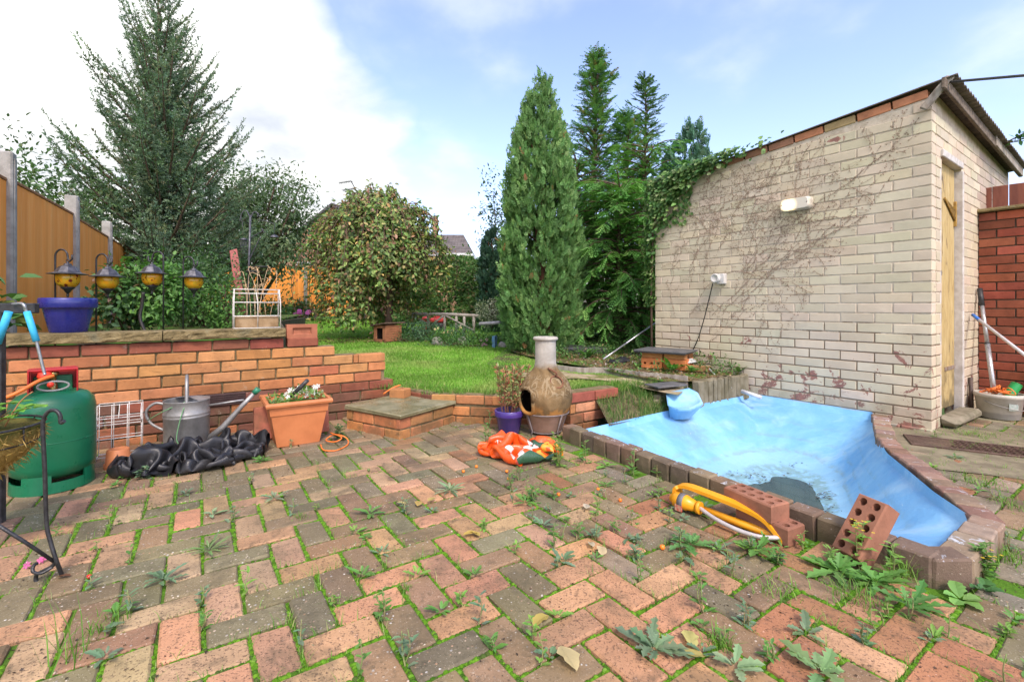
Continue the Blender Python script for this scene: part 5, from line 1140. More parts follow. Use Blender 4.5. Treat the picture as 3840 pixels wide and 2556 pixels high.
# strawberry leaves: trifoliate, toothed
def toothed_leaf(V, F, C, base, d, up, L, W, col, teeth=5, lobes=0.0):
    d = d.normalized(); s_ = d.cross(up).normalized(); up = s_.cross(d); n0 = len(V); k = teeth; pts = []; bn = rnd(-.32, .32)/L; curl_ = rnd(.2, .6)
    for i in range(k+1):
        t = i/k; w = W*.5*math.sin(PI*min(1, t*.93+.05))**.7*(1+lobes*(.5 if i % 2 else -.5)); pts.append((t*L, w))
    V.append(base); C.append(col)
    mid = []; le = []; ri = []
    for i, (x, w) in enumerate(pts[1:-1] if k > 1 else pts):
        drop = -curl_*(x/L)**2*L*.5; sb = s_*(bn*x*x)
        mid.append(len(V)); V.append(base+d*x+up*drop+sb); C.append(tuple(c*.85 for c in col))
        le.append(len(V)); V.append(base+d*(x+w*.25)+s_*(w*rnd(.75, 1.2))+up*(drop+w*.22)+sb); C.append(col); ri.append(len(V)); V.append(base+d*(x+w*.25)-s_*(w*rnd(.75, 1.2))+up*(drop+w*.22)+sb); C.append(col)
    tip = len(V); V.append(base+d*L+up*(-curl_*L*.5)+s_*(bn*L*L)); C.append(col)
    m = len(mid); F += [(n0, mid[0], le[0]), (n0, ri[0], mid[0])]
    for i in range(m-1): F += [(mid[i], mid[i+1], le[i+1], le[i]), (mid[i], ri[i], ri[i+1], mid[i+1])]
    F += [(mid[-1], tip, le[-1]), (mid[-1], ri[-1], tip)]
def plain(V, F, C, name, mat, parent=None):
    me = bpy.data.meshes.new(name); me.from_pydata([tuple(v) for v in V], [], F); me.update(); a = me.color_attributes.new('Col', 'FLOAT_COLOR', 'POINT'); a.data.foreach_set('color', np.array([(*c, 1) for c in C], np.float32).ravel())
    return mesh_obj(name, me, mat, parent)
V, F, C = [], [], []
for i in range(34):
    a = rnd(0, 2*PI); r = rnd(.02, .17); p = bc+Vector((r*math.cos(a), r*math.sin(a), rnd(.02, .075))); o_ = Vector((math.cos(a), math.sin(a), .35))
    for da in (-.9, 0, .9): q = Matrix.Rotation(da, 3, 'Z') @ o_; toothed_leaf(V, F, C, p, q, Vector((0, 0, 1)), rnd(.035, .055), rnd(.03, .045), jc((.16, .36, .05), .25), 5)
plain(V, F, C, 'leaves', M['leaf'], bk)
b = MB()
for i in range(16): a = rnd(0, 2*PI); r = rnd(.02, .15); p = bc+Vector((.02*math.cos(a), .02*math.sin(a), -.02)); b.tube([p, bc+Vector((r*math.cos(a), r*math.sin(a), rnd(.03, .06)))], .0016, 4)
p = bc+Vector((.10, .02, 0)); b.tube(smooth_path([p, p+Vector((.03, .02, .08)), p+Vector((.065, .03, .115))], 3), .0022, 5); b.obj('stems', simple('red_stem', (.30, .17, .06), (.36, .13, .06), 20, .6), bk)

# ------------------------------------------------------------------ on and behind the long wall
gl = NT('cobalt_glaze'); gl.fin(gl.mix(gl.rng(gl.noise(7, 4), .35, .65), (.016, .020, .15), (.024, .028, .21)), gl.rng(gl.noise(25, 4), .3, .7, .16, .34), .6); M['cobalt'] = gl.m
bp = Vector((-2.755, 2.90, .722)); pot = MB(); pot.lathe([(0, 0), (.084, 0), (.088, .004), (.118, .145), (.1185, .148), (.134, .15), (.138, .156), (.138, .205), (.134, .212), (.124, .212), (.120, .205), (.112, .15), (0, .14)], bp, 48); tag(pot.obj('blue_pot', M['cobalt']), 'glazed cobalt blue plant pot standing on the stone coping', 'pot')
# lanterns on shepherd's crooks
def amber():
    t = NT('painted_amber_glass'); v = t.voro(34); vc = t.voro(34, out='Color'); n = t.noise(22, 4, .6); base = t.mix(t.rng(n, .35, .65), (.90, .42, .02), (.75, .52, .04)); fl = t.math('MULTIPLY', t.rng(v, .30, .36, 1, 0), t.math('GREATER_THAN', t.xyz(vc)[0], .62)); col = t.mix(fl, base, (.22, .03, .02)); ln = t.math('MULTIPLY', t.rng(t.noise(40, 3, .6, stretch=(1, 1, .3)), .6, .64), .7); col = t.mix(ln, col, (.10, .08, .01)); z = t.xyz()[2]
    t.fin(col, .12, .6); tr = t.node('ShaderNodeBsdfTranslucent'); t.l.new(col, tr.inputs[0]); mx = t.node('ShaderNodeMixShader'); mx.inputs[0].default_value = .45; t.l.new(t.b.outputs[0], mx.inputs[1]); t.l.new(tr.outputs[0], mx.inputs[2]); t.l.new(mx.outputs[0], t.out.inputs[0]); return t.m
M['amber'] = amber(); M['lamp_metal'] = simple('lantern_metal', (.05, .05, .058), (.11, .11, .125), 25, .42, .5, .1, 80, metal=.5)
def lantern(name, label, c, rod_side, zrod, lean=0.0):
    """c: centre of the roof brim; rod_side -1 left, +1 right of the lantern"""
    t = thing(name, label, 'lantern', Vector((c.x+rod_side*.085, c.y, zrod)), group=None); s_ = rod_side
    b = MB(); b.lathe([(.105, -.004), (.107, 0), (.07, .010), (.066, .016), (.045, .048), (.022, .058), (.020, .068), (.008, .072), (.006, .085), (0, .086)], c, 8, smooth=False); b.lathe([(.105, -.004), (.06, -.006), (0, -.006)], c, 8, smooth=False); b.obj('roof', M['lamp_metal'], t)
    b = MB(); b.lathe([(.060, -.006), (.064, -.02), (.064, -.045), (.055, -.072), (.038, -.088), (.02, -.093)], c, 28); b.obj('glass_bowl', M['amber'], t)
    b = MB(); b.lathe([(.036, -.088), (.038, -.094), (.022, -.108), (.010, -.128), (.006, -.132), (.008, -.142), (.006, -.155), (0, -.16)], c, 16); b.obj('finial', M['black_iron'], t)
    top = c.z+.165; b = MB(); x0 = s_*.085; pts = [Vector((c.x+x0*1.0, c.y, zrod)), Vector((c.x+x0, c.y, top-.06))]
    for a in np.linspace(0, PI, 9): pts.append(Vector((c.x+x0-s_*.042*(1-math.cos(a)), c.y, top-.045+.045*math.sin(a))))
    pts += [Vector((c.x+x0-s_*.086, c.y, top-.065)), Vector((c.x+x0-s_*.10, c.y, top-.080)), Vector((c.x+x0-s_*.113, c.y, top-.065)), Vector((c.x+x0-s_*.115, c.y, top-.035))]
    b.tube(pts, .0058, 8); b.obj('crook', M['black_iron'], t)
    b = MB(); b.tube(ell(c+EZ*.088, .010, 14, (Vector((1, 0, 0)), EZ)), .0028, 6); b.obj('ring', M['black_iron'], t)
lantern('lantern', 'amber glass lantern hanging above the blue pot', at(156, 630, 3.15), -1, .60); lantern('lantern', 'amber glass lantern just right of the blue pot', at(248, 636, 3.42), -1, .60)
lantern('lantern', 'amber glass lantern with its crook on the right, third along the wall', at(350, 629, 3.52), 1, .60); lantern('lantern', 'amber glass lantern farthest right, in front of the spruce', at(446, 638, 3.74), -1, .60)
b = MB(); b.tube(smooth_path([at(330, 672, 3.7), at(326, 705, 3.7), at(322, 730, 3.68), at(330, 755, 3.66), at(342, 775, 3.66)], 4), .012, 8); tag(b.obj('black_hose', bpy.data.materials['black_rubber']), 'bent black pipe among the leaves behind the third lantern', 'pipe')
# white wire planter on the coping
wpn = thing('wire_planter', 'white wire planter with a coir lined trough standing on the coping', 'planter', WL(.90, .722, .10)); o0 = WL(.90, .722, .10)
def wp_(a, d, z): return o0+EA*a+EB*d+EZ*z
b = MB()
for sgn in (-1, 1):
    b.tube([wp_(.15*sgn, -.06, 0), wp_(.15*sgn, -.06, .19), wp_(.145*sgn, -.02, .285)], .0042, 6); b.tube([wp_(.15*sgn, .06, 0), wp_(.15*sgn, .06, .19), wp_(.145*sgn, .02, .285)], .0042, 6)
for z, d in ((.004, .06), (.09, .06), (.19, .06), (.255, .033), (.285, .02)):
    b.tube([wp_(-.15, -d, z), wp_(.15, -d, z)], .004, 6); b.tube([wp_(-.15, d, z), wp_(.15, d, z)], .004, 6)
    for sgn in (-1, 1): b.tube([wp_(.15*sgn, -d, z), wp_(.15*sgn, d, z)], .004, 6)
b.tube([wp_(0, -.06, 0), wp_(0, -.06, .19), wp_(-.01, -.02, .285)], .003, 6); b.obj('wire_frame', M['white_wire'], wpn)
b = MB(); b.box(wp_(0, 0, .045), (.28, .10, .084), (EA, EB, EZ), .004, .003); b.obj('trough_liner', simple('pale_coir_board', (.36, .25, .14), (.22, .14, .07), 12, .9, .2, .6, 60), wpn)
V, F, C = [], [], []; b = MB()
for i in range(11):
    a = rnd(-.1, .1); base = wp_(a, rnd(-.03, .03), .09); tip = base+Vector((rnd(-.10, .12), rnd(-.05, .05), rnd(.20, .38))); q = tip+Vector((rnd(-.06, .08), 0, rnd(-.05, -.01))); b.tube(smooth_path([base, (base+tip)/2+Vector((rnd(-.02, .02), 0, .05)), tip, q], 4), [.0016]*13, 4)
b.obj('dry_stalks', simple('dry_straw', (.60, .42, .24), (.70, .52, .34), 20, .8), wpn)
n = 160; ii = RNG.integers(0, len(b.v), n); P = np.array(b.v)[ii]; P = P[P[:, 2] > o0.z+.25]; n = len(P); o = mesh_obj('dry_plumes', leaf_mesh('dry_plumes', P, RNG.normal(size=(n, 3))+[0, 0, .3], rdir(n), RNG.uniform(.012, .03, n), RNG.uniform(.003, .007, n), pick(n, [(1, (.66, .46, .28)), (1, (.55, .36, .20))])), M['leaf'], wpn)
# bird feeding station
Yf = 5.0; fd = thing('bird_feeder', 'black bird feeding station with trays and a hanging cage in the raised bed', 'bird feeder', Vector((at(570, 700, Yf).x, Yf, .62)))
b = MB(); b.tube([Vector((at(568, 700, Yf).x, Yf, .58)), at(573, 600, Yf), at(576, 495, Yf)], .011, 8)
for pts in ([(575, 500), (566, 484), (556, 492), (552, 510)], [(576, 505), (584, 488), (594, 492), (592, 500)], [(574, 549), (588, 541), (600, 534), (606, 530), (600, 526)], [(573, 600), (592, 560), (600, 545)]): b.tube(smooth_path([at(u, v, Yf) for u, v in pts], 4), .006, 6)
b.obj('pole', M['lamp_metal'], fd)
b = MB(); p = at(561, 551, Yf)
b.lathe([(.002, .02), (.040, 0), (.040, -.006)], p, 12)
for k in range(12): a = k*PI/6; b.tube([p+Vector((.03*math.cos(a), .03*math.sin(a), -.005)), p+Vector((.03*math.cos(a), .03*math.sin(a), -.145))], .0016, 4)
for z in (-.03, -.06, -.09, -.12, -.145): b.tube(ell(p+EZ*z, .03, 12), .0016, 4)
b.tube([p+EZ*.02, at(556, 500, Yf)], .002, 4); b.obj('cage', M['lamp_metal'], fd)
b = MB(); p = at(631, 546, Yf); b.lathe([(0, .03), (.025, .022), (.05, 0), (.048, -.004), (0, 0)], p, 16); b.tube([p+EZ*.03, at(632, 515, Yf), at(606, 507, Yf), at(592, 505, Yf)], .003, 5); b.obj('bell_cover', M['lamp_metal'], fd)
for u, v, r in ((584, 626, .085), (602, 615, .09)):
    b = MB(); p = at(u, v, Yf); b.lathe([(0, -.005), (r*.9, -.006), (r, .008), (r*.94, .01), (r*.86, 0), (0, .001)], p, 20); b.tube([p+EZ*.005, at(573, v, Yf)], .004, 5); b.obj('tray', M['black_paint'], fd)
b = MB(); p, q = at(560, 742, 5.7), at(537, 575, 6.2); d = (q-p).normalized(); b.box((p+q)/2, ((q-p).length, .10, .02), (d, Vector((1, 0, 0))-d*d.x, d.cross(Vector((1, 0, 0))).normalized()), .003); tag(b.obj('leaning_plank', simple('dusky_red_paint', (.34, .10, .085), (.26, .08, .07), 15, .75)), 'dusky red painted plank leaning behind the bird feeder', 'plank')

# ------------------------------------------------------------------ chiminea
ch = Vector((.235, 3.27, 0)); chim = thing('chiminea', 'weathered clay chiminea with long neck on an iron stand', 'chiminea', ch)
def clay_mat():
    t = NT('weathered_clay'); z = t.xyz()[2]; n = t.noise(9, 6, .7, .5); f = t.noise(48, 6, .75, .6)
    body = t.ramp(n, [(.28, (.085, .055, .025)), (.5, (.185, .12, .054)), (.72, (.29, .195, .095))]); up = t.mix(t.rng(n, .3, .7), (.30, .275, .235), (.44, .41, .36)); col = t.mix(t.rng(t.math('ADD', z, t.math('MULTIPLY', t.noise(14, 4), .06)), .475, .53), body, up)
    org = t.math('MULTIPLY', t.rng(z, .24, .16), t.rng(t.noise(6.5, 5, .6), .47, .58)); col = t.mix(t.math('MULTIPLY', org, .85), col, (.52, .24, .06)); scr = t.math('MULTIPLY', t.rng(t.noise(22, 3, .5, 2.5, stretch=(1, 1, .7)), .50, .56), t.math('MULTIPLY', t.rng(z, .25, .30), t.rng(z, .43, .39))); col = t.mix(t.math('MULTIPLY', scr, .42), col, (.40, .32, .20))
    dk = t.rng(t.noise(5, 6, .7), .60, .7); col = t.mix(t.math('MULTIPLY', dk, .5), col, (.10, .075, .04)); return t.fin(col, .85, .25, t.bump(t.math('ADD', f, t.math('MULTIPLY', scr, .8)), .5, .006))
M['clay'] = clay_mat(); prof = [(.085, .09), (.115, .10), (.150, .145), (.176, .195), (.188, .245), (.186, .29), (.168, .345), (.132, .40), (.098, .435), (.080, .46), (.074, .49), (.073, .62), (.073, .652)]
# body with an arched mouth left open on the front left
mo = math.atan2(-.60, -.80); b = MB(); b.sm = True; n = 64
fine = []
for i in range(len(prof)-1):
    for j in range(3): f_ = j/3; fine.append((prof[i][0]*(1-f_)+prof[i+1][0]*f_, prof[i][1]*(1-f_)+prof[i+1][1]*f_))
fine.append(prof[-1]); R = [ch+Vector((r*math.cos(2*PI*k/n), r*math.sin(2*PI*k/n), z)) for r, z in fine for k in range(n)]
def in_mouth(k, z):
    a = (2*PI*(k+.5)/n-mo+PI) % (2*PI)-PI; w = .36; zb, zt = .165, .325
    if not zb < z < zt: return False
    s_ = 1 if z < zt-.06 else math.sqrt(max(0, 1-((z-(zt-.06))/.06)**2)); return abs(a) < w*s_
fs = [(i*n+k, i*n+(k+1) % n, (i+1)*n+(k+1) % n, (i+1)*n+k) for i in range(len(fine)-1) for k in range(n) if not in_mouth(k, (fine[i][1]+fine[i+1][1])/2)]
b.add(R, fs); b.obj('body', M['clay'], chim)
b = MB(); b.sm = True; b.add([ch+Vector(((r-.016)*math.cos(2*PI*k/n), (r-.016)*math.sin(2*PI*k/n), z)) for r, z in fine for k in range(n)], [f[::-1] for f in fs]); b.lathe([(.10, .112), (0, .112)], ch, 20); b.obj('soot_lining', simple('soot', (.022, .016, .012), (.04, .028, .02), 20, .95, .1, .4, 50), chim)
b = MB(); pts = []
def rad_at(z): return np.interp(z, [p[1] for p in prof], [p[0] for p in prof])
for s_ in np.linspace(0, 1, 29):
    if s_ < .5: a = -.40+.80*0 if False else None
    th = s_*2*PI; a = .40*math.cos(th); z = .245+.088*math.sin(th) if abs(math.sin(th)) < 2 else 0; a = .40*(abs(math.cos(th))**.6)*math.copysign(1, math.cos(th)); z = .243+.086*(abs(math.sin(th))**.6)*math.copysign(1, math.sin(th)); r = rad_at(z)+.004; pts.append(ch+Vector((r*math.cos(mo+a), r*math.sin(mo+a), z)))
b.tube(pts, .013, 8); b.obj('mouth_rim', M['clay'], chim)
b = MB(); b.tube(ell(ch+EZ*.658, .076, 40), .0125, 10); b.lathe([(.066, .652), (.05, .60), (.05, .45)], ch, 24); b.obj('neck_rim', M['clay'], chim)
b = MB(); b.lathe([(.0, .025), (.108, .025), (.112, .03), (.150, .145), (.154, .148), (.15, .142), (.10, .03)], ch, 40); b.obj('base_bowl', simple('pinkish_clay', (.40, .25, .19), (.30, .19, .13), 9, .85, .25, .4, 60), chim)
b = MB(); b.tube(ell(ch+EZ*.15, .162, 40), .0055, 6); b.tube(ell(ch+EZ*.02, .11, 32), .005, 6)
for a in (-.9, -2.5, 1.6, .2): b.tube([ch+Vector((.162*math.cos(a), .162*math.sin(a), .15)), ch+Vector((.118*math.cos(a), .118*math.sin(a), .03)), ch+Vector((.13*math.cos(a), .13*math.sin(a), .0))], .006, 6)
b.obj('stand', simple('grey_rusty_iron', (.16, .13, .12), (.24, .20, .19), 22, .7, .4, metal=.4), chim)
rust = simple('rust', (.14, .06, .035), (.22, .10, .055), 25, .85, .3, .4, 90); aa = math.atan2(-.85, .42); hp = ch+Vector((.125*math.cos(aa), .125*math.sin(aa), .425)); tn = Vector((-math.sin(aa), math.cos(aa), 0)); rd = Vector((math.cos(aa), math.sin(aa), 0))
b = MB(); b.tube(smooth_path([hp-rd*.04+EZ*.035-tn*.03, hp+rd*.0+EZ*.02-tn*.01, hp+rd*.02+EZ*.01, hp+rd*.012-EZ*.01], 4), .007, 7); b.tube(ell(hp+rd*.022-EZ*.05, .042, 26, ((tn+rd*.25).normalized(), (EZ*.85-rd*.5).normalized())), .006, 8); b.obj('lifting_ring', rust, chim)
# purple pot with a wiry shrub
pp = Vector((-.02, 3.27, 0)); pur = thing('purple_pot', 'glazed purple pot with a thin reddish shrub beside the chiminea', 'potted plant', pp)
b = MB(); b.lathe([(0, 0), (.070, 0), (.074, .004), (.092, .115), (.100, .118), (.102, .124), (.103, .156), (.099, .162), (.091, .16), (.088, .14), (0, .135)], pp, 36); pg = NT('purple_glaze'); pg.fin(pg.mix(pg.rng(pg.noise(8, 4), .35, .65), (.055, .032, .20), (.085, .04, .22)), .25, .6); b.obj('pot', pg.m, pur)
b = MB(); P = []; D = []
for i in range(30):
    a = rnd(0, 2*PI); r = rnd(.01, .06); p = pp+Vector((r*math.cos(a), r*math.sin(a), .135)); h = rnd(.16, .36); q = p+Vector((math.cos(a)*rnd(.0, .09), math.sin(a)*rnd(0, .06), h)); pts = smooth_path([p, (p+q)/2+Vector((rnd(-.012, .012), rnd(-.012, .012), 0)), q], 5); b.tube(pts, [.0026]*(len(pts)-1)+[.001], 5)
    for k in range(40):
        t = rnd(.25, 1)**.8; w_ = pts[min(len(pts)-1, int(t*(len(pts)-1)))]; P.append(w_+Vector((rnd(-.006, .006), rnd(-.006, .006), rnd(-.01, .01)))); D.append((rnd(-1, 1), rnd(-1, 1), rnd(.1, 1.1)))
b.obj('stems', simple('brown_twig', (.12, .05, .035), (.18, .08, .05), 30, .8), pur); n = len(P); o = mesh_obj('leaves', leaf_mesh('leaves', P, D, rdir(n), RNG.uniform(.022, .042, n), RNG.uniform(.009, .016, n), pick(n, [(4, (.20, .27, .09)), (2, (.46, .16, .10)), (2, (.52, .34, .17)), (2, (.36, .46, .18)), (1, (.55, .25, .16))])), M['leaf'], pur)
# orange carrier bag
def bag_zone(u, v):
    a = u*.9+v*.25+.10*math.sin(v*9)
    if u > .30 and u < .62 and v < .75: return 2
    if u >= .62 and v < .55: return 3 if math.sin(u*23+v*11)*math.sin(v*17) > -.25 else 0
    if -.70 < a*1.2+v*.6 < -.58: return 1
    if -.06 < u+.25*v < .03 and -.5 < v < .2: return 1
    return 0
bagm = [poly_mat('orange_bag', (.80, .10, .012), .28), poly_mat('white_print', (.72, .70, .68), .3), poly_mat('green_print', (.035, .10, .05), .3), poly_mat('yellow_print', (.75, .36, .04), .3)]
BX = settle(36, 30, .80, .68, .58, .50, .17, 7.7, .235, .19); print('bag', BX.reshape(-1, 3).min(0).round(2), BX.reshape(-1, 3).max(0).round(2))
bg = cloth('carrier_bag', BX, (.045, 2.76, 0), (Vector((.97, -.24, 0)), Vector((.24, .97, 0))), (1.1, 1.05, 1.5), bagm, bag_zone); tag(bg, 'crumpled orange plastic carrier bag with white, green and yellow print', 'bag')

# ------------------------------------------------------------------ sprinkler and bricks by the pond
yel = simple('yellow_plastic', (.80, .36, .015), (.70, .30, .012), 10, .38, .45); sp0, sp1 = gnd(1556, 1168), gnd(1806, 1258); sdv = (sp1-sp0); sl_ = sdv.length; sdv.normalize(); sn_ = Vector((-sdv.y, sdv.x, 0)); spk = thing('lawn_sprinkler', 'yellow oscillating lawn sprinkler lying beside the pond kerb', 'sprinkler', (sp0+sp1)/2)
def spp(a, n_, z): return sp0+sdv*a+sn_*n_+EZ*z
b = MB(); P = smooth_path([spp(.0, .03, .012), spp(-.012, .03, .075), spp(.03, .03, .098), spp(.12, .03, .096), spp(.26, .03, .086), spp(.35, .03, .068), spp(.40, .03, .03), spp(.425, .03, .004)], 6); n = len(P); vs = []
for i, p in enumerate(P):
    d = (P[min(i+1, n-1)]-P[max(i-1, 0)]).normalized(); up = sn_.cross(d); w = .022 if i > 8 else .030
    vs += [p+sn_*w+up*.007, p-sn_*w+up*.007, p-sn_*w-up*.007, p+sn_*w-up*.007]
b.add(vs, [(i*4+k, i*4+(k+1) % 4, (i+1)*4+(k+1) % 4, (i+1)*4+k) for i in range(n-1) for k in range(4)]+[(3, 2, 1, 0), tuple((n-1)*4+k for k in range(4))]); b.obj('frame', yel, spk)
b = MB(); b.tube([spp(.06, .03, .022), spp(.42, .03, .014)], .015, 12); b.obj('base_tube', yel, spk)
b = MB(); b.tube([spp(-.02, -.005, .042), spp(-.005, -.005, .042), spp(0, -.005, .042), spp(.055, -.005, .04), spp(.06, -.005, .04), spp(.095, -.005, .038)], [.018, .02, .032, .032, .028, .022], 18); b.tube([spp(.10, -.005, .038), spp(.115, -.005, .038)], .026, 14); b.obj('motor', yel, spk)
b = MB(); b.tube([spp(.022, -.005, .042), spp(.046, -.005, .0415)], .0335, 18); b.obj('dial_band', simple('grey_dial', (.16, .16, .17), (.12, .12, .13), 20, .5), spk)
b = MB(); b.tube(smooth_path([spp(.11, -.005, .038), spp(.19, -.035, .03), spp(.28, -.045, .022), spp(.36, -.028, .018), spp(.41, .015, .02)], 6), .0085, 10); b.obj('spray_bar', simple('pale_grey_tube', (.50, .46, .44), (.42, .38, .36), 20, .45, metal=.2), spk)
b = MB(); b.box(spp(.03, -.034, .02), (.035, .006, .03), (sdv, sn_, EZ), .002); b.obj('sticker', simple('red_sticker', (.45, .06, .04), (.5, .3, .2), 60, .5), spk)
ENG = (.29, .135, .088)
def eng(c, ang, lab, z, holes=(5, 2)):
    X = Vector((math.cos(ang), math.sin(ang), 0)); m = MB(); cored_brick(m, Vector((c[0], c[1], z)), (X, EZ.cross(X), EZ), holes=holes, r=.0145); o = m.obj('engineering_brick', M['brick_smooth']); o.color = (*ENG, 1); tag(o, lab, 'brick')
eng((1.005, 1.825), math.radians(-63), 'red engineering brick on the paving under another by the sprinkler', .034); eng((.975, 1.87), math.radians(-66), 'holed red engineering brick on top of another beside the sprinkler', .0995)
lx = Vector((.563, .139, .815)).normalized(); lz_ = Vector((-.79, -.196, .58)); lz_ = (lz_-lx*lz_.dot(lx)).normalized()
m = MB(); cored_brick(m, Vector((1.222, 1.617, .108)), (lx, lz_.cross(lx), lz_), holes=(5, 2), r=.0145); o = m.obj('engineering_brick', M['brick_smooth']); o.color = (*ENG, 1); tag(o, 'holed red engineering brick leaning up against the pond kerb', 'brick')

# ------------------------------------------------------------------ right hand side
bkt = Vector((3.86, 3.70, 0)); bu = thing('plastic_bucket', 'dirty white plastic tub full of tools beside the shed door', 'bucket', bkt)
def tub_mat():
    t = NT('dirty_white_tub'); z = t.xyz()[2]; n = t.noise(9, 6, .7); col = t.mix(t.rng(n, .35, .7), (.52, .49, .43), (.40, .37, .31)); gr = t.rng(t.math('ADD', z, t.math('MULTIPLY', n, .05)), .085, .07); col = t.mix(t.math('MULTIPLY', gr, .8), col, (.26, .25, .23)); return t.fin(col, .45, .4, t.bump(n, .15, .004))
b = MB(); b.lathe([(0, .004), (.115, .004), (.12, .01), (.138, .165), (.145, .168), (.148, .185), (.144, .2), (.137, .2), (.133, .17), (.116, .03), (0, .03)], bkt, 36); b.obj('tub', tub_mat(), bu)
b = MB(); hv = Vector((-.55, -.83, 0)); hs = Vector((.83, -.55, 0)); b.tube(smooth_path([bkt-hs*.14+EZ*.16, bkt+hv*.145-hs*.06+EZ*.125, bkt+hv*.14+hs*.08+EZ*.09, bkt+hs*.15+EZ*.085], 5), .003, 5); b.obj('bail_handle', simple('grey_wire', (.30, .29, .27), (.2, .19, .18), 30, .5), bu)
b = MB(); b.box(bkt+hv*.137+hs*.05+EZ*.11, (.05, .004, .05), (hs, hv, EZ)); b.obj('label', simple('faded_label', (.50, .52, .48), (.32, .40, .36), 60, .5), bu)
alu = simple('brushed_aluminium', (.52, .52, .53), (.42, .42, .43), 30, .35, .5, metal=.7, stretch=(1, 1, .1)); grn = simple('bright_green_plastic', (.015, .25, .06), (.02, .32, .08), 14, .4, .45)
tl = thing('cultivator_pole', 'aluminium telescopic pole with black grip and green foot standing in the tub', 'pole', bkt+EZ*.03)
pa, pb = bkt+Vector((-.02, 0, .08)), at(2254, 664, 4.0); b = MB(); b.tube([pa+(pb-pa)*.06, pa+(pb-pa)*.52], .017, 14); b.tube([pa+(pb-pa)*.52, pa+(pb-pa)*.86], .014, 14); b.obj('shaft', alu, tl); b = MB(); b.tube([pa+(pb-pa)*.85, pb], .0185, 14); b.tube([pa+(pb-pa)*.515, pa+(pb-pa)*.525], .0185, 14); b.obj('grip', M['black_paint'], tl)
b = MB(); b.tube([pa-EZ*.03, pa+(pb-pa)*.09], .021, 12); b.obj('foot', grn, tl)
b = MB(); q0, q1 = bkt+Vector((.02, -.02, .13)), bkt+Vector((.11, -.03, .27)); b.tube([q0, q1], .035, 20, caps=False); b.tube([q1, q0], .031, 20, caps=False); b.tube(ell(q1, .033, 20, ((q1-q0).orthogonal().normalized(), (q1-q0).normalized().cross((q1-q0).orthogonal().normalized()))), .004, 6); tag(b.obj('green_pipe', grn), 'bright green plastic pipe elbow sticking out of the white tub', 'pipe')
b = MB(); rs = random.Random(3)
for i in range(9): c = bkt+Vector((rs.uniform(-.08, .02), rs.uniform(-.08, .04), .19+rs.uniform(0, .03))); b.tube(smooth_path([c+Vector((rs.uniform(-.07, .07), rs.uniform(-.05, .05), rs.uniform(-.02, .04))) for _ in range(7)], 4), .004, 5)
tag(b.obj('strimmer_cord', bpy.data.materials['orange_hose']), 'tangle of orange cord heaped in the white tub', 'cord')
b = MB(); p0, p1 = at(2238, 724, 3.86), at(2356, 815, 3.25); p1 = p0+(p1-p0)*1.5; b.tube([p0+(p1-p0)*.09, p1], .011, 12); mop = thing('mop_handle', 'white pole with a blue end leaning across in front of the red wall', 'pole', p1); o = b.obj('shaft', simple('white_enamel', (.60, .60, .62), (.5, .5, .52), 30, .4), mop); b = MB(); b.tube([p0, p0+(p1-p0)*.10], .0125, 12); b.obj('end_cap', simple('blue_cap', (.03, .14, .50), (.04, .18, .55), 20, .4), mop)
b = MB(); k = at(2236, 895, 3.82); b.tube([Vector((k.x, k.y, .0)), Vector((k.x+.01, k.y+.02, .30))], .014, 10); tag(b.obj('spade_handle', simple('dark_brown_wood', (.07, .05, .045), (.11, .07, .05), 30, .7)), 'short dark handle standing between the shed wall and the tub', 'handle')
b = MB(); bs_ = Vector((4.17, 3.62, 0))
for r in range(4):
    m = MB(); m.box(bs_+EZ*(.035+.067*r)+Vector((rnd(-.01, .01), rnd(-.01, .01), 0)), (.215, .102, .065), (RD, SN, EZ), .004, .002); o = m.obj('stacked_brick', M['brick_smooth']); o.color = (.42, .11, .055, 1); tag(o, 'red brick in the stack at the right edge, %s' % ('lowest', 'second from bottom', 'third from bottom', 'topmost')[r], 'brick', 'bricks stacked at the right edge')
b = MB(); b.lathe([(0, .272), (.13, .272), (.135, .278), (.13, .283), (0, .28)], bs_, 20); tag(b.obj('round_plate', rust), 'rusty round plate on the brick stack at the right edge', 'plate')
kt = bs_+Vector((.05, .02, .283+.085)); b = MB(); b.lathe([(0, -.06), (.07, -.06), (.085, -.02), (.085, .02), (.07, .06), (0, .06)], kt, 24, ax=(SN, EZ, RD)); b.tube(ell(kt-RD*.06, .078, 20, (SN, EZ)), .008, 6); tag(b.obj('copper_pan', simple('dull_copper', (.30, .16, .09), (.20, .10, .06), 12, .45, .5, metal=.6)), 'dull copper pan on its side on the brick stack', 'pan')
V, F, C = [], [], []
# drain cover let into a concrete collar
mc = MB(); dp = [gnd(2060, 1000), gnd(2420, 1050), gnd(2560, 1125), gnd(2330, 1085), gnd(2125, 1062)]; mc.add([Vector((p.x, p.y, .004)) for p in dp], [tuple(range(5))]); mc2 = MB()
conc = simple('yellow_grey_concrete', (.24, .205, .13), (.15, .125, .08), 8, .85, .3, .6, 60)
sur = [gnd(2030, 975), gnd(2200, 985), gnd(2560, 1015), gnd(2700, 1150), gnd(2250, 1090), gnd(2110, 1075), gnd(2058, 1020)]; sm_ = MB(); sm_.add([Vector((p.x, p.y, .0035)) for p in sur], [tuple(range(7))][::-1]); sm_.f = [f[::-1] for f in sm_.f]; o = sm_.obj('concrete_collar', conc); o['kind'] = 'structure'
q0, q1, q3 = gnd(2085, 1004), gnd(2470, 1047), gnd(2125, 1045); ex = (q1-q0).normalized(); ey = EZ.cross(ex)*-1; Lx = .92; Ly = .235
cov = thing('drain_cover', 'brown patterned metal drain cover beside the pond kerb', 'drain cover', q0)
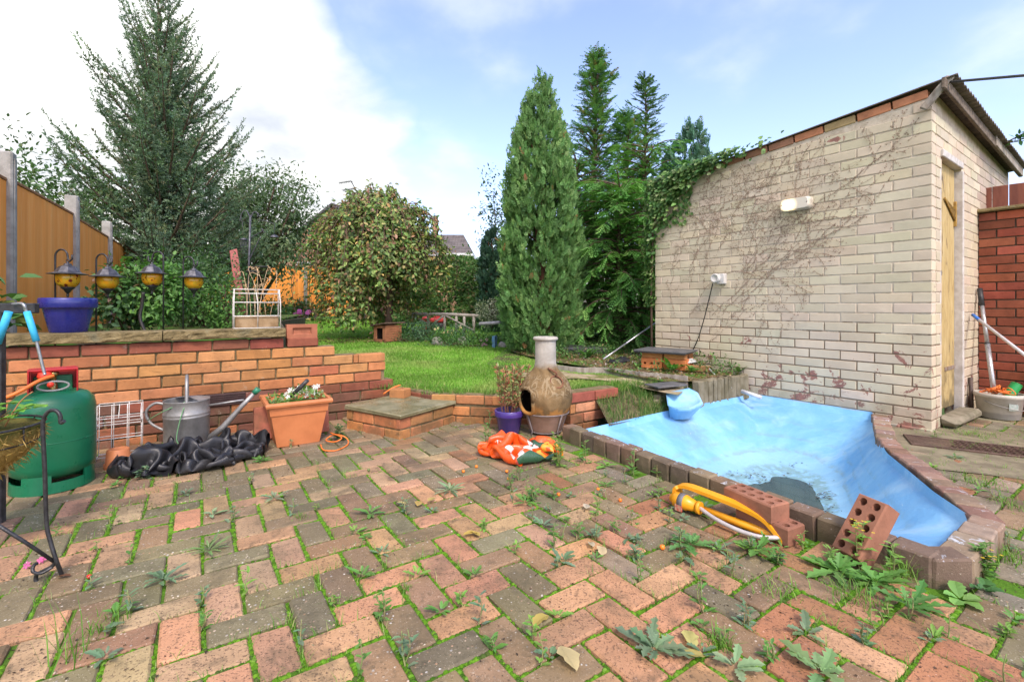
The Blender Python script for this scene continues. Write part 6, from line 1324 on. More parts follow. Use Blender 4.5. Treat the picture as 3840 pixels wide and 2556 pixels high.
iron = simple('brown_cast_iron', (.085, .05, .038), (.13, .08, .06), 12, .42, .5, .25, 80, metal=.3); b = MB(); b.box(q0+ex*(Lx/2)+ey*(Ly/2)+EZ*.006, (Lx, Ly, .010), (ex, -ey, EZ), .002); b.obj('plate', iron, cov)
b = MB()
for i in range(46):
    for j in range(11):
        if i < 11 - j*.3: continue
        c = q0+ex*(.02+i*.0195+(.0097 if j % 2 else 0))+ey*(.015+j*.0205)+EZ*.0125; d = (ex+ey*(1 if (i+j) % 2 else -1)).normalized(); b.box(c, (.014, .0045, .004), (d, EZ.cross(d), EZ))
o = b.obj('tread_pattern', iron, cov); o['kind'] = 'stuff'
b = MB()
for (x, y, lx_, ly_) in ((Lx/2, -.008, Lx+.03, .012), (Lx/2, Ly+.008, Lx+.03, .012), (-.008, Ly/2, .012, Ly)): b.box(q0+ex*x+ey*y+EZ*.008, (lx_, ly_, .014), (ex, -ey, EZ), .002)
b.obj('frame', iron, cov)

# ------------------------------------------------------------------ in the planted bed
bx = at(1470, 825, 4.75); bz = .27; box_ = thing('brick_box', 'little box of holed orange bricks roofed with a dark slate in the planted bed', 'brick box', Vector((bx.x, bx.y, bz)))
B0 = Vector((1.315, 4.72, bz)); bX = (EA*.60-EB*.80).normalized(); bY = EZ.cross(bX)
def bbk(c, X, Z, size, holes, col, name='brick'):
    m = MB()
    if holes: cored_brick(m, c, (X, Z.cross(X), Z), size, holes, .014)
    else: m.box(c, size, (X, Z.cross(X), Z), .003, .002)
    o = m.obj(name, M['brick_smooth'], box_); o.color = (*jc(col, .1), 1)
bX2, bY2 = EB*-1, EA; OB = (.58, .20, .075)
bX = Vector((.80, -.60, 0)).normalized(); bY = EZ.cross(bX)
for i in range(2): bbk(B0+bX*(.11+.222*i)+EZ*.05, bX, -bY, (.215, .1, .065), (3, 1), OB)
for i in range(2): bbk(B0+bX*(.11+.222*i)+bY*.01+EZ*.135, bX, EZ, (.205, .08, .065), None, OR3)
bbk(B0+bX*.395+bY*.17+EZ*.05, bY, bX, (.215, .1, .065), (3, 1), OB); bbk(B0+bX*.05+bY*.17+EZ*.05, bY, EZ, (.215, .1, .09), None, OB); bbk(B0+bX*.38+bY*.23+EZ*.135, bY, EZ, (.11, .08, .065), None, OR3); bbk(B0+bX*.04+bY*.17+EZ*.135, bY, EZ, (.2, .08, .065), None, OR3); bbk(B0+bX*.22+bY*.25+EZ*.07, bX, EZ, (.3, .08, .13), None, OB)
b = MB(); b.box(B0+bX*.21+bY*.10+EZ*.176, (.52, .40, .012), (bX, bY, EZ), .002, .003); b.obj('slate_roof', M['slate'], box_); b = MB(); b.box(B0+bX*.20+bY*.09+EZ*.1635+bX*.0, (.50, .36, .010), (bX, bY, EZ), .002, .003); b.obj('slate_roof', M['slate'], box_)
b = MB(); b.tube([at(1440, 790, 5.2), at(1508, 742, 5.6)], .009, 8); b.tube([at(1388, 826, 4.95), at(1440, 790, 5.2)], .009, 8); tag(b.obj('aluminium_rod', alu), 'thin silver rod leaning behind the slate topped brick box', 'rod')
b = MB(); c = at(1345, 792, 5.9); c.z = LAWN_Z(5.9)+.07; b.box(c, (.55, .35, .10), None, .02, .01); c2 = at(1400, 815, 5.2); tag(b.obj('black_tray', M['black_paint']), 'black plastic trough in the shade under the conifer', 'trough')
cr_ = crumple('black_liner', (1.16, 5.05, .29), (EA, EB), .16, .10, .05, 5.5, poly_mat('black_liner', (.015, .015, .016), .45), nu=30, nv=20, ridge=.05, sharp=9); tag(cr_, 'scrap of black liner on the soil beside the brick box', 'plastic sheet')
b = MB(); P = [at(1627, 843, 4.45), at(1650, 868, 4.3), at(1668, 878, 4.2), at(1680, 885, 4.13), at(1682, 892, 4.1)]; b.tube(P, [.008, .008, .008, .009, .006], 8); tag(b.obj('white_cane', bpy.data.materials['white_enamel']), 'thin white rod lying across the bed towards the setts', 'rod')
b = MB(); b.tube([at(1706, 899, 4.10), at(1752, 914, 3.98)], .017, 12); tag(b.obj('white_pipe', bpy.data.materials['white_enamel']), 'short white plastic pipe poking out over the far corner of the pond', 'pipe')
cr_ = crumple('clear_plastic', at(1580, 829, 4.62)-EZ*.02, (EA, EB), .11, .06, .06, 2.5, poly_mat('dull_clear_plastic', (.52, .54, .54), .3), nu=30, nv=20, ridge=.06, sharp=14); tag(cr_, 'crumpled clear plastic lying against the foot of the shed wall', 'plastic sheet')
b = MB(); b.box(at(1608, 847, 4.48), (.20, .05, .055), ((SD*-.9+SE*.3).normalized(), SE, EZ), .004, .003); tag(b.obj('wood_block', simple('orange_offcut', (.42, .24, .10), (.30, .16, .07), 15, .8)), 'orange wooden offcut lying in the bed near the shed wall', 'wood')
b = MB(); b.box(at(1571, 818, 4.75), (.13, .07, .06), (EA, EB, EZ), .012, .01); o = b.obj('brick_rubble', M['brick']); o.color = (.42, .2, .1, 1); tag(o, 'lump of broken brick at the foot of the shed wall', 'brick')

# ------------------------------------------------------------------ far garden things
ky = 7.62; kz = LAWN_Z(ky); kc = Vector((-2.06, ky+.12, kz)); ken = thing('wooden_house', 'small wooden animal house with dark doorway under the weeping tree', 'animal house', kc); cd = simple('red_cedar', (.34, .145, .07), (.25, .10, .05), 14, .75, .3, .4, 50, stretch=(1, 1, 4)); kX = Vector((.80, -.60, 0)); kY = EZ.cross(kX)
w_, d_, h_ = .30, .32, .27
for i in range(7):   # side wall of boards
    m = MB(); m.box(kc+kX*(w_/2)*0+kX*.0-kY*0+kX*(w_/2)+EZ*(.03+.038*i), (.014, d_, .036), (kX, kY, EZ), .002); m.obj('side_board', cd, ken)
b = MB(); f0 = kc-kY*(d_/2)
for x, ww in ((-.115, .07), (.115, .07)): b.box(f0+kX*x+EZ*(h_/2), (ww, .016, h_), (kX, kY, EZ), .002)
b.box(f0+EZ*(h_-.02), (w_, .016, .05), (kX, kY, EZ), .002); b.box(f0+EZ*.02, (w_, .016, .05), (kX, kY, EZ), .002); b.obj('front', cd, ken)
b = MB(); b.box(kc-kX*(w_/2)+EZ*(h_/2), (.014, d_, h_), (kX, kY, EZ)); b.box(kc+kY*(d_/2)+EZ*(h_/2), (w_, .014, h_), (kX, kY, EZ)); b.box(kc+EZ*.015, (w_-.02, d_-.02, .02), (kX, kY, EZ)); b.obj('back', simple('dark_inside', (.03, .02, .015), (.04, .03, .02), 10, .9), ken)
b = MB(); sl_d = (kX+EZ*.12).normalized(); b.box(kc+EZ*(h_+.02), (w_+.08, d_+.10, .022), (sl_d, kY, sl_d.cross(kY)), .003); b.obj('roof', M['bark'], ken)
# rustic bridge rail
br = thing('bridge_rail', 'grey rustic timber bridge rail beyond the lawn border', 'bridge', (-1.3, 9.5, LAWN_Z(9.5))); gw = simple('silver_grey_timber', (.26, .23, .20), (.36, .33, .30), 14, .9, .2, .6, 50); Yg = 9.5
b = MB(); b.tube([at(948, 723, Yg), at(1030, 723, Yg), at(1106, 727, Yg)], .035, 8); b.obj('handrail', gw, br)
for u in (950, 985, 1023, 1050, 1068, 1090): b = MB(); p = at(u, 725, Yg); b.tube([p, Vector((p.x, p.y, LAWN_Z(Yg)-.02))], .03, 7); b.obj('post', gw, br)
for a, c in (((1020, 726), (985, 755)), ((1025, 726), (1090, 760)), ((1066, 745), (1050, 755)), ((952, 728), (985, 745))): b = MB(); b.tube([at(*a, Yg-.03), at(*c, Yg-.03)], .022, 6); b.obj('brace', gw, br)
rp_ = simple('red_paint', (.45, .035, .035), (.36, .03, .03), 14, .5); b = MB(); c = at(1008, 737, 10.3); b.box(c, (.36, .25, .12), None, .04); b.box(c+Vector((-.03, 0, .08)), (.16, .14, .08), None, .03); mo_ = thing('red_mower', 'red and black garden machine standing behind the bridge rail', 'machine', (c.x, c.y, LAWN_Z(10.3))); b.obj('cover', rp_, mo_); b = MB(); b.box(c-EZ*.14, (.30, .3, .18), None, .03); b.obj('body', M['black_paint'], mo_)
b = MB(); c = at(980, 735, 10.2); b.lathe([(0, -.05), (.08, -.05), (.10, 0), (.07, .06), (0, .075)], c, 14); b.lathe([(.04, -.30), (.04, -.05)], c, 8); tag(b.obj('red_ornament', rp_), 'rounded red ornament beside the garden machine behind the rail', 'ornament')
b = MB(); b.tube([at(1150, 742, 7.6), at(1103, 745, 7.7)], .03, 10); tag(b.obj('grey_pipe', simple('pale_grey_pipe', (.48, .47, .45), (.38, .37, .35), 15, .5)), 'pale grey pipe sticking out above the border plants', 'pipe')
b = MB(); c = at(1138, 788, 6.9); b.box(c, (.045, .10, .20), (Vector((.94, -.34, 0)), Vector((.34, .94, 0)), EZ), .003); tag(b.obj('blue_block', simple('faded_blue_board', (.10, .22, .36), (.14, .28, .42), 12, .7)), 'upright faded blue board standing in the lawn border', 'board')
for k, (u, v, Y, r, lab) in enumerate(((1007, 790, 7.3, .10, 'pale boulder at the lawn edge among border flowers'), (1155, 795, 6.9, .07, 'grey stone beside the blue board'), (1062, 772, 7.4, .09, 'flat white stone among the border plants'), (1190, 806, 6.6, .08, 'pale stone at the foot of the tall conifer'))):
    b = MB(); b.sm = True; b.lathe([(0, -.8*r), (.7*r, -.7*r), (r, -.1*r), (.8*r, .5*r), (.4*r, .8*r), (0, .85*r)], (0, 0, 0), 12); c = at(u, v, Y); b.v = [tuple(Vector(q)*(1+.35*fbm(Vector(q)*(8/r*.1)+Vector((k*5, 0, 0)), 1.5))+Vector((c.x, c.y, LAWN_Z(Y)+.3*r))) for q in b.v]; tag(b.obj('boulder', simple('pale_stone', (.36, .34, .30), (.24, .225, .19), 9, .9, .25, .7, 40)), lab, 'stone')

# ------------------------------------------------------------------ houses beyond the fences
def tiles(name, c1, c2):
    t = NT(name); w = t.node('ShaderNodeTexWave', wave_type='BANDS', bands_direction='Z'); w.inputs['Scale'].default_value = 1.6; w.inputs['Distortion'].default_value = .3; t.l.new(t.pos, w.inputs['Vector'])
    w2 = t.node('ShaderNodeTexWave', wave_type='BANDS', bands_direction='X'); w2.inputs['Scale'].default_value = 1.2; t.l.new(t.pos, w2.inputs['Vector']); h = t.math('ADD', w.outputs['Fac'], w2.outputs['Fac'])
    col = t.mix(t.rng(t.noise(1.4, 5), .35, .65), c1, c2); col = t.mix(t.math('MULTIPLY', t.rng(w.outputs['Fac'], .25, .0), .6), col, tuple(x*.4 for x in c1)); return t.fin(col, .85, .3, t.bump(h, .6, .05))
def house_brick():
    t = NT('house_brick'); b_ = t.node('ShaderNodeTexBrick'); b_.inputs['Scale'].default_value = 4; b_.inputs['Color1'].default_value = (.36, .16, .095, 1); b_.inputs['Color2'].default_value = (.28, .13, .08, 1); b_.inputs['Mortar'].default_value = (.34, .28, .22, 1); t.l.new(t.mapv(t.pos, rot=(PI/2, 0, 0)), b_.inputs['Vector']); return t.fin(b_.outputs['Color'], .9, .2)
M['house_brick'] = house_brick(); M['tile_grey'] = tiles('grey_tiles', (.10, .085, .08), (.15, .13, .12)); M['tile_dark'] = tiles('dark_tiles', (.075, .07, .07), (.12, .11, .105)); M['white_pvc'] = simple('white_upvc', (.72, .72, .70), (.66, .66, .64), 8, .45)
hA = thing('house', 'house with grey tiled hipped roof and chimney behind the hedge on the right', 'house', (-7, 38, 0)); Yh = 38; x0, x1 = -13.0, at(1086, 580, Yh).x; ze = at(0, 582, Yh).z; zr_ = at(0, 534, Yh).z; rx1 = at(1056, 540, Yh).x
b = MB(); b.box(((x0+x1)/2, Yh+3.6, ze/2-.4), (x1-x0-.8, 6.4, ze+.2)); b.obj('wall', M['house_brick'], hA)
b = MB(); b.add([(x0, Yh, ze), (x1, Yh, ze), (x1, Yh+7.2, ze), (x0, Yh+7.2, ze), (x0+2.5, Yh+3.6, zr_+.35), (rx1, Yh+3.6, zr_+.35)], [(0, 1, 5, 4), (1, 2, 5), (2, 3, 4, 5), (3, 0, 4), (3, 2, 1, 0)]); rA = b.obj('roof', M['tile_grey'], hA)
b = MB(); b.box((at(987, 515, Yh).x, Yh+3.2, zr_+.55), (.45, .6, 1.9)); b.box((at(987, 515, Yh).x, Yh+3.2, zr_+1.52), (.55, .7, .12)); b.lathe([(.14, 0), (.12, .35), (.10, .36)], (at(987, 515, Yh).x, Yh+3.2, zr_+1.58), 10); sub(b, 'chimney', M['house_brick'], rA)
b = MB(); b.box(((x0+x1)/2, Yh-.02, ze-.12), (x1-x0, .05, .22)); b.box((x1+.02, Yh+3.6, ze-.12), (.05, 7.2, .22)); b.obj('fascia', M['white_pvc'], hA)
for i, u in enumerate((1075,)):
    b = MB(); c = at(u, 600, Yh); b.box((c.x-.6, Yh+.38, ze-.9), (1.4, .1, .9)); wnd = b.obj('window', M['white_pvc'], hA); b = MB()
    for q in (-.33, .33): b.box((c.x-.6+q, Yh+.325, ze-.9), (.56, .02, .74))
    sub(b, 'pane', simple('dark_glass', (.02, .025, .03), (.03, .035, .04), 3, .1, .6), wnd)
hB = thing('house', 'red brick gabled house with dark roof behind the back fence', 'house', (-11.5, 29, 0)); Yl = 29
ap = at(756, 468, Yl); lf = at(690, 640, Yl); gl_ = Vector((-15.0, Yl, 0)); gr_ = Vector((-8.6, Yl+1.5, 0)); ez_ = 4.4; dpt = Vector((1.8, 7.5, 0)); apx = Vector((ap.x, Yl+.7, ap.z))
vs = [gl_, gr_, gr_+EZ*ez_, apx, gl_+EZ*(ez_-.6)]; b = MB(); b.add(vs+[v+dpt for v in vs], [(0, 1, 2, 3, 4), (9, 8, 7, 6, 5), (0, 5, 6, 1), (1, 6, 7, 2), (4, 9, 5, 0)]); b.obj('wall', M['house_brick'], hB)
b = MB(); o1 = Vector((-.2, -.25, .12)); L0, A0, R0_ = gl_+EZ*(ez_-.7)+o1-Vector((.3, 0, 0)), apx+EZ*.15+Vector((0, -.25, 0)), gr_+EZ*(ez_-.1)+Vector((.5, -.2, 0)); vv = [L0, A0, R0_]; vv += [v+dpt*1.05 for v in vv]; vv += [v-EZ*.16 for v in vv]
b.add(vv, [(0, 1, 4, 3)[::-1], (1, 2, 5, 4)[::-1], (6, 7, 10, 9), (7, 8, 11, 10), (0, 6, 7, 1)[::-1], (1, 7, 8, 2)[::-1], (2, 8, 11, 5)[::-1]]); b.obj('roof', M['tile_dark'], hB)
b = MB(); c = at(664, 640, Yl); b.box((-13.0, Yl+.42, 3.1), (1.1, .12, 1.2), (Vector((.973, .23, 0)), Vector((-.23, .973, 0)), EZ)); wnd = b.obj('window', M['white_pvc'], hB); b = MB(); b.box((-13.0+.02, Yl+.34, 3.1), (.92, .04, 1.02), (Vector((.973, .23, 0)), Vector((-.23, .973, 0)), EZ)); sub(b, 'pane', bpy.data.materials['dark_glass'], wnd)
ae = thing('tv_aerial', 'television aerial on a thin mast above the weeping tree', 'aerial', at(828, 470, 34)); b = MB(); b.tube([at(834, 478, 34), at(820, 440, 34), at(808, 417, 34)], .035, 5)
for v0, k in ((417, .0), (434, .6)):
    p = at(808+k*13, v0, 34); b.tube([p, p+Vector((-.95, .3, -.05))], .025, 4)
    for j in range(6): q = p+Vector((-.95, .3, -.05))*(j/5); b.tube([q-Vector((.05, .2, 0)), q+Vector((.05, .2, 0))], .015, 4); b.tube([q-EZ*.12, q+EZ*.12], .015, 4)
b.obj('mast', M['black_iron'], ae); b = MB(); b.box((at(836, 475, 34).x, 34.4, 5.0), (.6, .6, 6.6)); ck = b.obj('chimney_stack', M['house_brick']); tag(ck, 'brick chimney stack behind the weeping tree carrying the aerial', 'chimney')
# ------------------------------------------------------------------ trees
class Segs:
    """branch pieces collected for one tree: bark tubes and foliage points along them"""
    def __init__(s): s.b = MB(); s.P = []; s.D = []; s.N = []; s.L = []; s.W = []
    def leaf(s, p, d, n, l, w): s.P.append(p); s.D.append(d); s.N.append(n); s.L.append(l); s.W.append(w)
def jv(v, a): return Vector(v)+Vector((rnd(-a, a), rnd(-a, a), rnd(-a, a)))
def tree(name, label, loc, group=None): return thing(name, label, 'tree', loc, group=group)

# -- spruce behind the raised bed
def spruce():
    base = Vector((-6.35, 8.6, .66)); H = 6.15; t = tree('spruce_tree', 'tall dark green spruce with upswept branches behind the raised bed', base)
    S_ = Segs(); top = base+Vector((-.16, 0, H)); trunk = [base+(top-base)*f+Vector((.03*math.sin(f*5), .02*math.cos(f*7), 0)) for f in np.linspace(0, 1, 14)]
    S_.b.tube(trunk, [.085*(1-f)**.8+.008 for f in np.linspace(0, 1, 14)], 9); segs = []
    h = .25
    while h < H*.985:
        f = h/H; n = 6 if f < .8 else 4
        for k in range(n):
            az = rnd(0, 2*PI); L = (2.35*(1-f)**.80+.14)*rnd(.6, 1.18); L = min(L, 2.1)
            e0 = math.radians(12+32*f+rnd(-8, 8)); e1 = math.radians(46+26*f+rnd(-8, 10)); m = max(4, int(L/.11)); p = base+(top-base)*f; pts = [p]
            for i in range(m):
                e = e0+(e1-e0)*(i/m)**.8; az += rnd(-.05, .05); p = p+Vector((math.cos(az)*math.cos(e), math.sin(az)*math.cos(e), math.sin(e)))*(L/m); pts.append(p)
            S_.b.tube(pts, [.016*(1-i/m)*L+.004 for i in range(m+1)], 4, caps=False)
            for i in range(1, m+1):
                q = i/m; d = (pts[i]-pts[i-1]).normalized(); side = d.cross(EZ).normalized(); segs.append((pts[i-1], pts[i], .9))
                tl = (.30*L**.7)*(1-q*.80)*rnd(.6, 1.2)+.04
                for sg in (-1, 1):
                    if rnd(0, 1) < .22: continue
                    td = (d*rnd(.55, .85)+side*sg*rnd(.6, .95)+EZ*rnd(-.22, .18)).normalized(); a = pts[i]; m2 = a+td*tl*.55; e_ = m2+(td+EZ*rnd(-.12, .25)+d*.25).normalized()*tl*.45; segs.append((a, m2, 1)); segs.append((m2, e_, 1))
                    if tl > .17:
                        for s2 in (-1, 1):
                            u2 = (td*.7+td.cross(EZ).normalized()*s2*.7+EZ*rnd(-.25, .1)).normalized(); st = a+td*tl*rnd(.3, .55); segs.append((st, st+u2*tl*rnd(.35, .5), 1))
                    if rnd(0, 1) < .45: st = a+td*tl*.2; segs.append((st, st+(d*.5-EZ*.6+side*sg*.3).normalized()*tl*.5, 1))
            if f > .35: pass
            tip = pts[-1]; dd = (pts[-1]-pts[-2]).normalized()
            segs.append((tip, tip+(dd+EZ*.15).normalized()*rnd(.16, .34), 1.1))
        h += .15 if f < .7 else .20
    S_.b.obj('trunk', M['bark'], t)
    A = np.array([s[0] for s in segs]); B = np.array([s[1] for s in segs]); ln = np.linalg.norm(B-A, axis=1); cnt = np.maximum(3, (ln/.0085).astype(int)); idx = np.repeat(np.arange(len(segs)), cnt); n = len(idx)
    T = unit(B-A)[idx]; fr = RNG.uniform(0, 1, n)[:, None]; P = A[idx]+(B-A)[idx]*fr; r = rdir(n); rad = unit(r-T*(r*T).sum(1, keepdims=True)); rad[:, 2] += .25
    D = T*.75+rad*.75; tone = np.repeat(pick(len(segs), [(4, (.12, .19, .12)), (3, (.15, .23, .135)), (2, (.18, .27, .145)), (1, (.20, .22, .12))], .22), cnt, axis=0)*RNG.uniform(.8, 1.2, (n, 1))
    mesh_obj('crown', leaf_mesh('crown', P, D, rdir(n), RNG.uniform(.038, .056, n), RNG.uniform(.014, .02, n), tone, .1), M['needle'], t); print('spruce', n)
spruce()

# -- scale-leaved conifers: flat sprays of small diamonds
def spray(P, D, N, L, W, base, d, up, ln, k=6, wid=.5, leaf=.035):
    """a feather: rachis along d in the plane with normal up"""
    s_ = d.cross(up).normalized()
    for i in range(k):
        f = (i+.6)/k; p = base+d*(ln*f)
        for sg in (-1, 1): P.append(p); D.append(d*.75+s_*sg*wid+EZ*rnd(-.1, .1)); N.append(up); L.append(leaf*(1.25-.6*f)*rnd(.8, 1.25)); W.append(leaf*.42)
    P.append(base+d*ln*.9); D.append(d); N.append(up); L.append(leaf); W.append(leaf*.34)
def colset(n, per, pal, var=.18):
    k = (n+per-1)//per; c = np.repeat(pick(k, pal, var), per, axis=0)[:n]; return c*RNG.uniform(.85, 1.15, (n, 1))
def thuja(name, label, base, H, prof, nspr, pal, leaf=.04, lump=.16, seed=0, upw=.9, trunk_r=.07, two=False):
    base = Vector(base); t = tree(name, label, base); P, D, N, L, W = [], [], [], [], []; hs = [p[0] for p in prof]; rs_ = [p[1] for p in prof]
    CL = []
    for i in range(max(300, nspr//13)):
        while True:
            h = random.random(); R = float(np.interp(h, hs, rs_))
            if random.random() < R/max(rs_): break
        az = rnd(0, 2*PI); lum = 1+lump*1.6*fbm((math.cos(az)*1.6+seed, math.sin(az)*1.6, h*H*1.3), 1.5, 3); dep = 1-.45*random.random()**2.2; rr = R*lum*dep
        if two: rr *= 1+.16*abs(math.sin(az*1.0+.6))
        p = base+Vector((math.cos(az)*rr, math.sin(az)*rr, h*H+rnd(-.03, .03))); rad = Vector((math.cos(az), math.sin(az), 0)); tn = Vector((-math.sin(az), math.cos(az), 0))
        p += rad*rnd(-.035, .03)*(R/max(rs_)); CL.append((p, rad, tn, (EZ*upw*(.7+h)+rad*rnd(.2, .7)+tn*rnd(-.35, .35)).normalized()))
    for i in range(nspr):      # tufts: sprays of one tuft share their lean
        p, rad, tn, d0 = CL[i % len(CL)]; d = (d0+jv((0, 0, 0), .5)).normalized(); q = p+d0*rnd(-.05, .09)+jv((0, 0, 0), .045); up = (tn*rnd(-1, 1)+rad*rnd(-.4, .8)).normalized(); spray(P, D, N, L, W, q-d*leaf, d, up, leaf*rnd(1.5, 2.4), 3, .55, leaf)
    n = len(P); tr = MB(); m = 10; tr.tube([base+Vector((.03*math.sin(i), .03*math.cos(i*1.7), H*.9*i/m)) for i in range(m+1)], [trunk_r*(1-i/m)+.01 for i in range(m+1)], 9)
    for i in range(26): a = rnd(0, 2*PI); h = rnd(.05, .75)*H; R = float(np.interp(h/H, hs, rs_))*.75; tr.tube([base+EZ*h, base+Vector((math.cos(a)*R*.5, math.sin(a)*R*.5, h+.12)), base+Vector((math.cos(a)*R, math.sin(a)*R, h+.4))], [.018, .012, .005], 5, caps=False)
    tr.obj('trunk', M['bark_red'], t); mesh_obj('crown', leaf_mesh('crown', P, D, N, L, W, colset(n, 7, pal, .22), .12), M['needle'], t); return t
GRN = [(4, (.12, .25, .075)), (3, (.15, .29, .09)), (2, (.20, .34, .11)), (1, (.09, .19, .06)), (.1, (.30, .17, .07))]
thuja('conical_conifer', 'tall narrow conical conifer standing in the bed left of the shed', (.40, 6.30, LAWN_Z(6.3)-.02), 3.72, [(0, .28), (.04, .43), (.12, .46), (.22, .45), (.35, .44), (.5, .415), (.62, .37), (.74, .30), (.85, .20), (.93, .10), (1, .02)], 19000, GRN, .044, .20, 0, .9, .10, True)
DKG = [(4, (.028, .075, .045)), (3, (.036, .092, .055)), (1, (.055, .115, .06))]
thuja('column_conifer', 'dark blue green column conifer left of the tall conical one', (-.42, 9.8, LAWN_Z(9.8)), 2.15, [(0, .18), (.1, .24), (.5, .25), (.8, .19), (1, .03)], 3200, DKG, .05, .1, 3)
thuja('blue_conifer', 'blue green conifer rising behind the shed roof', (2.92, 7.6, .3), 3.55, [(0, .5), (.5, .62), (.75, .46), (.88, .28), (1, .05)], 7000, [(3, (.08, .18, .12)), (2, (.10, .22, .14)), (1, (.14, .25, .15))], .055, .25, 7)
def feather_tree(name, label, base, top, R, nb, pal, hmin=.12, leaf=.05, sl=.26, elev=(10, 40), droop=.5, dens=.10, lean=0.0, ends=3, bark='bark'):
    base, top = Vector(base), Vector(top); t = tree(name, label, base); H = (top-base).length; b = MB(); P, D, N, L, W = [], [], [], [], []; ax = (top-base)
    b.tube([base+ax*f+Vector((.02*math.sin(9*f), .02*math.cos(7*f), 0)) for f in np.linspace(0, 1, 12)], [.06*(1-f)+.006 for f in np.linspace(0, 1, 12)], 7)
    for k in range(nb):
        f = hmin+(1-hmin)*((k+rnd(0, 1))/nb); Lb = max(.10, R(f)*rnd(.7, 1.15)); az = k*2.4+rnd(-.5, .5); e0 = math.radians(elev[0]+(elev[1]-elev[0])*f+rnd(-10, 10)); p = base+ax*f; m = max(3, int(Lb/.11)); pts = [p]
        for i in range(m): e = e0-droop*(i/m)**1.6+rnd(-.06, .06); az += rnd(-.08, .08); p = p+Vector((math.cos(az)*math.cos(e), math.sin(az)*math.cos(e), math.sin(e)))*(Lb/m); pts.append(p)
        b.tube(pts, [.012*(1-i/m)+.003 for i in range(m+1)], 4, caps=False)
        for i in range(1, m+1):
            d = (pts[i]-pts[i-1]).normalized(); side = d.cross(EZ).normalized()
            for sg in (-1, 1):
                for _ in range(max(1, int(round(.11/dens)))):
                    sd2 = (d*rnd(.4, .9)+side*sg*rnd(.3, .8)-EZ*rnd(.0, .55)*droop*1.3).normalized(); up = (EZ+side*sg*rnd(-.4, .6)+d*rnd(-.3, .3)).normalized(); spray(P, D, N, L, W, pts[i-1].lerp(pts[i], rnd(0, 1)), sd2, up, sl*rnd(.6, 1.15)*(1-.35*i/m), 6, .62, leaf)
        d = (pts[-1]-pts[-2]).normalized()
        for _ in range(ends): spray(P, D, N, L, W, pts[-1], (d+jv((0, 0, 0), .35)-EZ*.25*droop).normalized(), jv(EZ, .4).normalized(), sl*rnd(.5, .9), 6, .6, leaf)
    b.obj('trunk', M[bark], t); n = len(P); mesh_obj('crown', leaf_mesh('crown', P, D, N, L, W, colset(n, 13, pal, .2), .1), M['needle'], t); return n
LEY = [(4, (.11, .25, .085)), (3, (.14, .29, .10)), (2, (.19, .35, .12)), (.5, (.32, .23, .10))]
feather_tree('feathery_conifer', 'tall feathery conifer with open top behind the conical one', (1.42, 8.4, .4), (1.50, 8.3, 5.30), lambda f: 1.25*(1-f)**.95+.07+.10*math.sin(f*31), 250, LEY, .10, .05, .26, (22, 62), .75, .085)
feather_tree('feathery_conifer', 'slender feathery conifer with sparse dark top nearest the shed roof', (2.50, 8.9, .4), (2.52, 8.8, 5.15), lambda f: .95*(1-f)**.9+.08+.08*math.sin(f*37), 125, [(3, (.09, .19, .07)), (2, (.12, .23, .08)), (1, (.16, .25, .09))], .10, .05, .22, (15, 50), .45, .10)
feather_tree('weeping_conifer', 'bright green drooping conifer hedge plant pressed against the shed corner', (1.50, 6.55, .3), (1.52, 6.6, 2.60), lambda f: .95-.30*f, 120, [(3, (.12, .31, .07)), (3, (.16, .36, .085)), (2, (.22, .42, .11))], .02, .05, .28, (5, 30), 1.2, .07)
feather_tree('weeping_conifer', 'dark drooping conifer in the shade behind the conical one', (1.0, 7.3, .3), (1.0, 7.3, 3.2), lambda f: .85-.35*f, 110, [(3, (.09, .23, .07)), (2, (.12, .27, .08))], .02, .05, .26, (5, 30), 1.1, .08)
feather_tree('weeping_conifer', 'drooping green conifer filling the gap just left of the shed', (2.02, 7.2, .3), (2.05, 7.2, 3.35), lambda f: .85-.35*f, 120, [(3, (.11, .27, .07)), (2, (.14, .32, .08)), (1, (.20, .38, .10))], .02, .05, .26, (5, 30), 1.1, .08)

feather_tree('feathery_conifer', 'full green feathery conifer standing between the two open topped ones', (1.98, 8.1, .4), (2.0, 8.1, 4.15), lambda f: .95*(1-f)**.8+.08, 170, LEY, .10, .05, .26, (20, 60), .8, .085)
# -- leaf clouds for broadleaved shrubs and trees
def cloud_pts(c, rad, n, clumps, spread, seed=0, shell=.5, flat=0):
    c = np.array(c, float); rad = np.array(rad, float); k = rdir(clumps)*(RNG.uniform(shell, 1, (clumps, 1)))*rad; i = RNG.integers(0, clumps, n); off = RNG.normal(size=(n, 3))*spread; p = c+k[i]+off
    return p, unit((p-c)/rad), i
def leaf_cloud(name, parent, c, rad, n, size, pal, clumps=60, spread=.12, asp=.5, shape=0, shell=.45, droop=.3, mat='leaf', cut=None, curl=.1):
    p, o, i = cloud_pts(c, rad, n, clumps, spread, 0, shell)
    if cut is not None: k = p[:, 2] > cut; p, o, i = p[k], o[k], i[k]
    n = len(p); D = o*.6+rdir(n)*.8; D[:, 2] -= droop; N = o*.5+rdir(n)*.5+[0, 0, .8]; L = RNG.uniform(.7, 1.3, n)*size
    cols = pick(clumps, pal, .15)[i]*.5+pick(n, pal, .18)*.5; return mesh_obj(name, leaf_mesh(name, p, D, N, L, L*asp*RNG.uniform(.8, 1.2, n), cols, .12, curl, shape), M[mat], parent)
